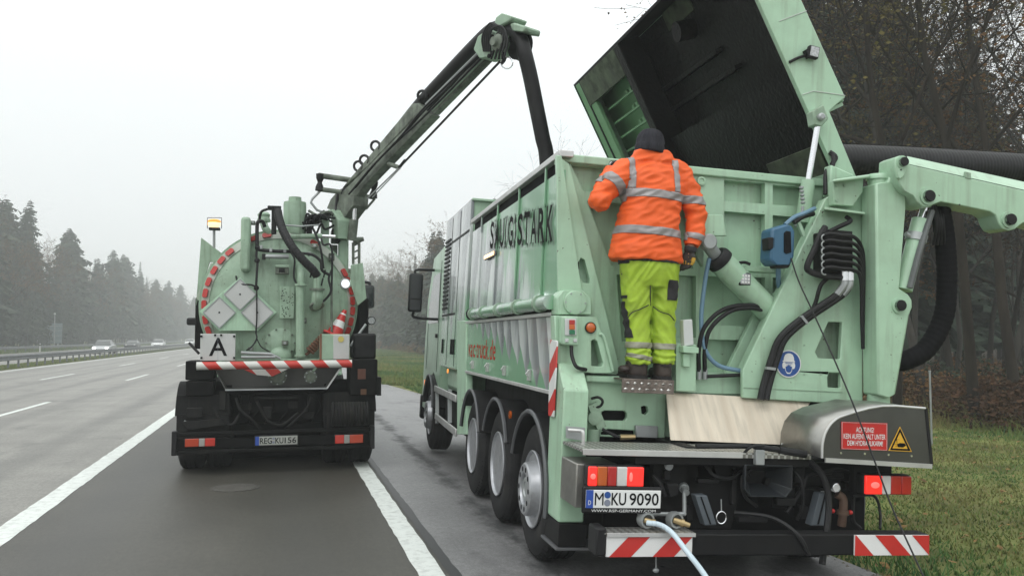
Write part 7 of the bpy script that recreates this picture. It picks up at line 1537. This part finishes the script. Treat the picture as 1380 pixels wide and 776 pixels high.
def tape(src, cuts, m, name='reflective_tape', keep=None, lift=0.004):
    """a strip of the cloth surface between planes, lifted off it as its own piece"""
    off = OFF[src.name]; bm = bmesh.new(); bm.from_mesh(src.data)
    for co_, no in cuts:
        g = bm.verts[:] + bm.edges[:] + bm.faces[:]
        bmesh.ops.bisect_plane(bm, geom=g, plane_co=Vector(co_) - off, plane_no=Vector(no), clear_outer=True)
    if keep: bmesh.ops.delete(bm, geom=[f for f in bm.faces if not keep(f.calc_center_median() + off, f.normal)], context='FACES')
    bm.normal_update()
    for v in bm.verts: v.co += v.normal * lift
    me = bpy.data.meshes.new(name); bm.to_mesh(me); bm.free(); me.materials.clear(); me.materials.append(m)
    me.polygons.foreach_set('use_smooth', [True]*len(me.polygons)); o = bpy.data.objects.new(name, me); COL.objects.link(o); o.parent = src; OFF[o.name] = off
    sd = o.modifiers.new('t', 'SOLIDIFY'); sd.thickness = 0.003; sd.offset = 0; return o
YB = 0.80
def pz(py, px=875): return ry(px, py, YB).z
def sec(py, l, r, d, cy=YB): a, c = ry(l, py, YB), ry(r, py, YB); return ((a.x+c.x)/2, cy, (a.z+c.z)/2, (c.x-a.x)/2, d)
def J(px, py, y): return ry(px, py, y)
# body: one continuous surface
b = MB(); hc = J(877, 197, 0.80)
b.ball(hc, 0.078, 0.098, 0.115, 20, 14); b.ball(hc + Vector((0,0.09,-0.025)), 0.016,0.03,0.025, 8, 6); b.ball(hc + Vector((0,0.085,-0.07)), 0.03,0.02,0.012, 8, 6)
for s in (-1, 1): b.ball(hc + Vector((s*0.078,0.0,-0.02)), 0.012,0.022,0.034, 8, 6); b.ball(hc + Vector((s*0.03,0.086,0.0)), 0.018,0.014,0.010, 8, 6)
b.tube([hc - Vector((0,0.0,0.06)), J(878,222,0.80)], [0.058,0.065], 14)
ell(b, [sec(222,850,908,0.09), sec(240,840,914,0.11), sec(290,842,908,0.11), sec(340,842,906,0.12), sec(362,842,908,0.11)])
shl, ell_, wrl = J(845,229,0.80), J(807,270,0.76), J(829,222,1.0); shr, elr, wrr = J(914,233,0.80), J(939,292,0.77), J(931,333,0.74)
for p in ((shl,ell_,wrl),(shr,elr,wrr)): b.tube(p, [0.055,0.042,0.03], 12)
for xs in ((857,858,859),(893,892,892)): b.tube([J(xs[0],352,0.80), J(xs[1],420,0.82), J(xs[2],492,0.80)], [0.085,0.058,0.045], 14)
for xs in (859, 892): b.ball(J(xs,500,0.85), 0.045,0.12,0.035, 12, 8)
b.ball(wrl + Vector((0.01,0.04,0.01)), 0.03,0.05,0.025); b.ball(wrr + Vector((-0.01,0,-0.05)), 0.025,0.035,0.05)
fused(b, 'body', m_skin, MAN, 0.012, 4)
# cap
cp_ = MB(); cc = J(876,194,0.79); b0_ = Vector((0.10, 0.06, 1)).normalized()
cp_.lathe([(0.088,-0.075),(0.104,-0.075),(0.108,-0.05),(0.107,-0.02),(0.104,-0.015),(0.105,0.02),(0.094,0.06),(0.070,0.092),(0.035,0.108),(0.0,0.112)], cc, b0_, 80)
cp_.v = [tuple(cc + (Vector(v) - cc)*(1 + (0.016 if (i % 80) % 4 < 2 else -0.010))) for i, v in enumerate(cp_.v)]
cp_ = cp_.build('cap', m_knit, MAN, smooth=60); MB().lathe([(0.106,-0.078),(0.111,-0.07),(0.112,-0.025),(0.108,-0.018)], cc, b0_, 32).build('cap_brim', m_knit, cp_, smooth=60)
# jacket
b = MB()
ell(b, [sec(353,823,917,0.185), sec(345,823,917,0.19), sec(325,827,914,0.185), sec(300,833,912,0.18), sec(270,838,915,0.175), sec(250,838,920,0.165), sec(236,840,918,0.145), sec(227,843,912,0.12), sec(219,850,905,0.095), sec(212,854,902,0.085)], 40)
ell(b, [sec(220,848,908,0.115), sec(212,851,906,0.105), sec(206,853,904,0.10), sec(203.5,856,902,0.095)], 32)
b.tube([shl + Vector((0.06,0,0.0)), shl, J(826,248,0.775), ell_ + Vector((0,-0.015,0)), J(813,252,0.88), J(824,232,0.96)], [0.095,0.100,0.094,0.086,0.074,0.066], 18)
b.ball(ell_ + Vector((0.01,0,0.0)), 0.088,0.09,0.085)
b.tube([shr - Vector((0.07,0,-0.01)), shr, J(928,260,0.785), elr, J(936,316,0.755), wrr + Vector((0.004,0,0.0))], [0.095,0.098,0.091,0.079,0.071,0.064], 18)
def fold(co):
    q = Vector((co.x*5, co.y*5, co.z*8)); r_ = Vector((co.x*6 + co.z*5, co.y*6, co.z*17 - co.x*7))
    return noise.noise(q)*0.8 + (0.6 - abs(noise.noise(r_))*2.6)*0.8 + 0.3*noise.noise(r_*2.1)
jk = fused(b, 'jacket', m_jacket, MAN, 0.010, 4, fold, 0.0115)
up, dn = Vector((0.03,0,1)).normalized(), Vector((-0.03,0,-1)).normalized()
xl_, xr_ = J(838,260,0.8).x, J(917,260,0.8).x
torso = lambda c, n: True
tape(jk, [(J(878,255.5,0.66), up), (J(878,266.5,0.66), dn)], m_tape, keep=lambda c, n: J(834,260,0.8).x < c.x)
tape(jk, [(J(870,304,0.63), up), (J(870,315,0.63), dn)], m_tape, keep=lambda c, n: c.x < J(921,310,0.8).x)
for a, c in ((850.5,859),(909,917)):
    tape(jk, [(J(a,240,0.66), (-1,0,0)), (J(c,240,0.66), (1,0,0)), (J(878,255,0.66), dn)], m_tape, keep=lambda c_, n: c_.z < J(870,216,0.8).z and abs(c_.y-YB) < 0.19 and n.z > -0.3)
d_ = (ell_ - shl).normalized(); mq = J(829,253,0.78)
tape(jk, [(mq - d_*0.033, -d_), (mq + d_*0.033, d_)], m_tape, keep=lambda c, n: (c - mq).length < 0.165 and c.x < J(841,258,0.8).x)
d_ = (wrr - elr).normalized(); mq2 = J(935,321,0.75)
tape(jk, [(mq2 - d_*0.022, -d_), (mq2 + d_*0.022, d_)], m_tape, keep=lambda c, n: (c - mq2).length < 0.12 and c.x > J(921,320,0.8).x)
# trousers
b = MB()
ell(b, [sec(345,836,913,0.165), sec(362,837,913,0.165), sec(378,839,912,0.15), sec(388,840,911,0.13)], 32)
def leg(l): ell(b, [sec(py, x0, x1, d, cy) for py, x0, x1, d, cy in l], 24)
leg([(368,838,877,0.13,0.80),(395,840,877,0.125,0.81),(425,843,876,0.105,0.82),(450,845,876,0.095,0.81),(470,845,876,0.095,0.80),(487,844,876,0.105,0.80),(491,846,875,0.10,0.80)][::-1])
leg([(368,876,912,0.13,0.80),(395,877,911,0.125,0.81),(425,878,910,0.105,0.82),(450,879,909,0.095,0.81),(470,879,908,0.095,0.80),(487,879,907,0.10,0.80),(490,880,906,0.095,0.80)][::-1])
pmx = J(876,400,0.8).x
def fold2(co):
    q = Vector((co.x*7, co.y*6, co.z*5)); sx2 = abs(co.x - pmx); r_ = Vector((co.x*8 - co.z*3, co.y*8, co.z*11 + sx2*16)); zz = co.z - pz(478)
    return noise.noise(q)*0.7 + (0.6 - abs(noise.noise(r_))*2.6)*0.75 + math.exp(-(zz/0.06)**2)*math.sin(co.z*150 + 6*noise.noise(q))*0.5
tr_p = fused(b, 'trousers', m_pants, MAN, 0.009, 3, fold2, 0.0125)
tape(tr_p, [(J(875,461.5,0.7), (0,0,1)), (J(875,469.5,0.7), (0,0,-1))], m_tapeg); 
tape(tr_p, [(J(855,476,0.7), (0.15,0,1)), (J(855,482,0.7), (-0.15,0,-1))], m_tapeg, keep=lambda c, n: c.x < J(877,480,0.8).x)
def patch(l, r, t, b_, name, m=m_dark, side=-1):
    return tape(tr_p, [(J(l,t,0.68), (-1,0,0)), (J(r,t,0.68), (1,0,0)), (J(l,t,0.68), (0,0,1)), (J(l,b_,0.68), (0,0,-1))], m, name, keep=lambda c, n: n.y < 0.25 if side < 0 else True, lift=0.006)
patch(900.5, 915, 377, 404, 'thigh_pocket'); patch(834, 846, 366, 372, 'pocket_flap'); patch(834, 850, 396, 400, 'pocket_hem'); patch(834, 840, 372, 398, 'pocket_edge'); patch(834, 850, 345, 353, 'waistband'); patch(850, 915, 344, 351, 'waistband')
tape(tr_p, [(J(846,405,0.7), (0.12,0,1)), (J(857,455,0.7), (0,0,-1)), (J(852,430,0.7), (1,0,0.22))], m_dark, 'knee_patch', lift=0.006)
for pts in ([(846,428,0.70),(852,421,0.69),(864,416,0.69),(874,411,0.70)], [(880,413,0.70),(890,420,0.69),(902,424,0.69),(909,432,0.71)], [(876.5,352,0.66),(876.5,380,0.68),(876.5,412,0.72)]):
    MB().tube([J(*p) for p in pts], 0.004, 6, 6).build('seam', m_dark, tr_p)
# boots
for x0, x1, tw in ((842,875,-0.22),(880,907,0.05)):
    a, c = J(x0,500,0.78), J(x1,500,0.78); cx = (a.x+c.x)/2; z0_ = STEP_Z; b = MB(); w_ = (c.x-a.x)/2*0.92
    ell(b, [(cx,0.80,z0_+0.02,w_*0.86,0.085),(cx,0.80,z0_+0.06,w_*0.92,0.088),(cx,0.80,z0_+0.11,w_*0.88,0.088),(cx,0.79,z0_+0.16,w_*0.82,0.085),(cx,0.79,z0_+0.19,w_*0.8,0.083)], 22)
    ell(b, [(cx+tw*0.1,0.87,z0_+0.02,w_*0.9,0.13),(cx+tw*0.1,0.87,z0_+0.05,w_*0.92,0.135),(cx+tw*0.1,0.86,z0_+0.085,w_*0.75,0.11)], 22)
    bt_ = fused(b, 'boot', m_boot, MAN, 0.009, 3, lambda co: noise.noise(co*18), 0.004)
    s_ = MB(); ell(s_, [(cx,0.79,z0_+0.001,w_*0.92,0.085),(cx,0.79,z0_+0.026,w_*0.92,0.087)], 22); ell(s_, [(cx+tw*0.1,0.88,z0_+0.0015,w_*0.95,0.13),(cx+tw*0.1,0.88,z0_+0.024,w_*0.96,0.132)], 22); s_.build('sole', m_sole, bt_)
    for zz in (0.10, 0.135): MB().tube([(cx-w_*0.93,0.80,z0_+zz+0.01),(cx-w_*0.5,0.722,z0_+zz),(cx,0.708,z0_+zz),(cx+w_*0.5,0.722,z0_+zz),(cx+w_*0.93,0.80,z0_+zz+0.01)], 0.004, 6, 4).build('lace', m_sole, bt_)
b = MB(); b.ball(J(841,497,0.77), 0.045,0.05,0.03); b.tube([J(838,497,0.75), J(846,500,0.78)], 0.02, 8); b.build('boot_flap', m_boot, MAN)
# gloved hands, five bent fingers each
def hand(wr, palm_d, side_d, curl, mats, name):
    """wrist point, direction down the hand, thumb side, finger curl direction"""
    P_, S_, C_ = palm_d.normalized(), side_d.normalized(), curl.normalized(); b = MB()
    b.tube([wr - P_*0.03, wr + P_*0.01], [0.042,0.040], 12)
    for k in range(5): b.tube([wr, wr + P_*0.045 + S_*(0.034-0.017*k), wr + P_*0.088 + S_*(0.034-0.017*k)], [0.026,0.021,0.014], 10)
    o_f = []
    for k, L in enumerate((0.070, 0.080, 0.076, 0.060)):
        k0 = wr + P_*0.086 + S_*(0.033-0.022*k); p1 = k0 + P_*L*0.42 + C_*L*0.18; p2 = p1 + P_*L*0.12 + C_*L*0.38; p3 = p2 - P_*L*0.12 + C_*L*0.22
        b.tube([k0, p1, p2, p3], [0.0125,0.012,0.0115,0.0095], 8)
    t0 = wr + P_*0.02 + S_*0.032; b.tube([t0, t0 + S_*0.026 + P_*0.03 + C_*0.012, t0 + S_*0.028 + P_*0.058 + C_*0.034], [0.017,0.0135,0.011], 8)
    o = fused(b, name, mats[0], MAN, 0.0045, 3)
    cf = MB().lathe([(0.044,-0.035),(0.047,-0.03),(0.046,0.0),(0.041,0.004)], wr, P_, 16).build('glove_cuff', m_dark, o)
    tape(o, [(wr + P_*0.045, -P_), (wr + P_*0.10, P_)], mats[1], 'glove_back', keep=lambda c, n: n.dot(C_) < 0.2, lift=0.002); return o
hand(J(930,339,0.735), Vector((-0.16,0.03,-1)), Vector((-0.6,0.7,0)), Vector((-0.6,0.4,-0.2)), (m_glove, m_glovey), 'glove')
hand(J(830,224,0.99), Vector((0.25,0.75,0.45)), Vector((1,-0.2,0)), Vector((0.1,0.3,-1)), (m_lightgrey, m_glove), 'glove')

# ================================================================== FOG
b = MB().box(-170, 150, -45, 560, -2.6, 27.0)
m_fog = bpy.data.materials.new('fog'); m_fog.use_nodes = True; N, L = m_fog.node_tree.nodes, m_fog.node_tree.links; N.clear()
oo = N.new('ShaderNodeOutputMaterial'); pv = N.new('ShaderNodeVolumePrincipled'); pv.inputs['Color'].default_value = (0.93,0.96,0.96,1); pv.inputs['Density'].default_value = 0.0019; pv.inputs['Anisotropy'].default_value = 0.0
L.new(pv.outputs[0], oo.inputs['Volume'])
hz = b.build('haze', m_fog, smooth=0); hz['kind'] = 'stuff'; hz['label'] = 'thin morning fog over the motorway and woods'; hz.display_type = 'WIRE'
S.cycles.volume_bounces = 2; S.cycles.max_bounces = 8; S.cycles.diffuse_bounces = 3; S.cycles.glossy_bounces = 3; S.cycles.transparent_max_bounces = 8
S.cycles.sample_clamp_indirect = 6.0
print('objects', len(bpy.data.objects))
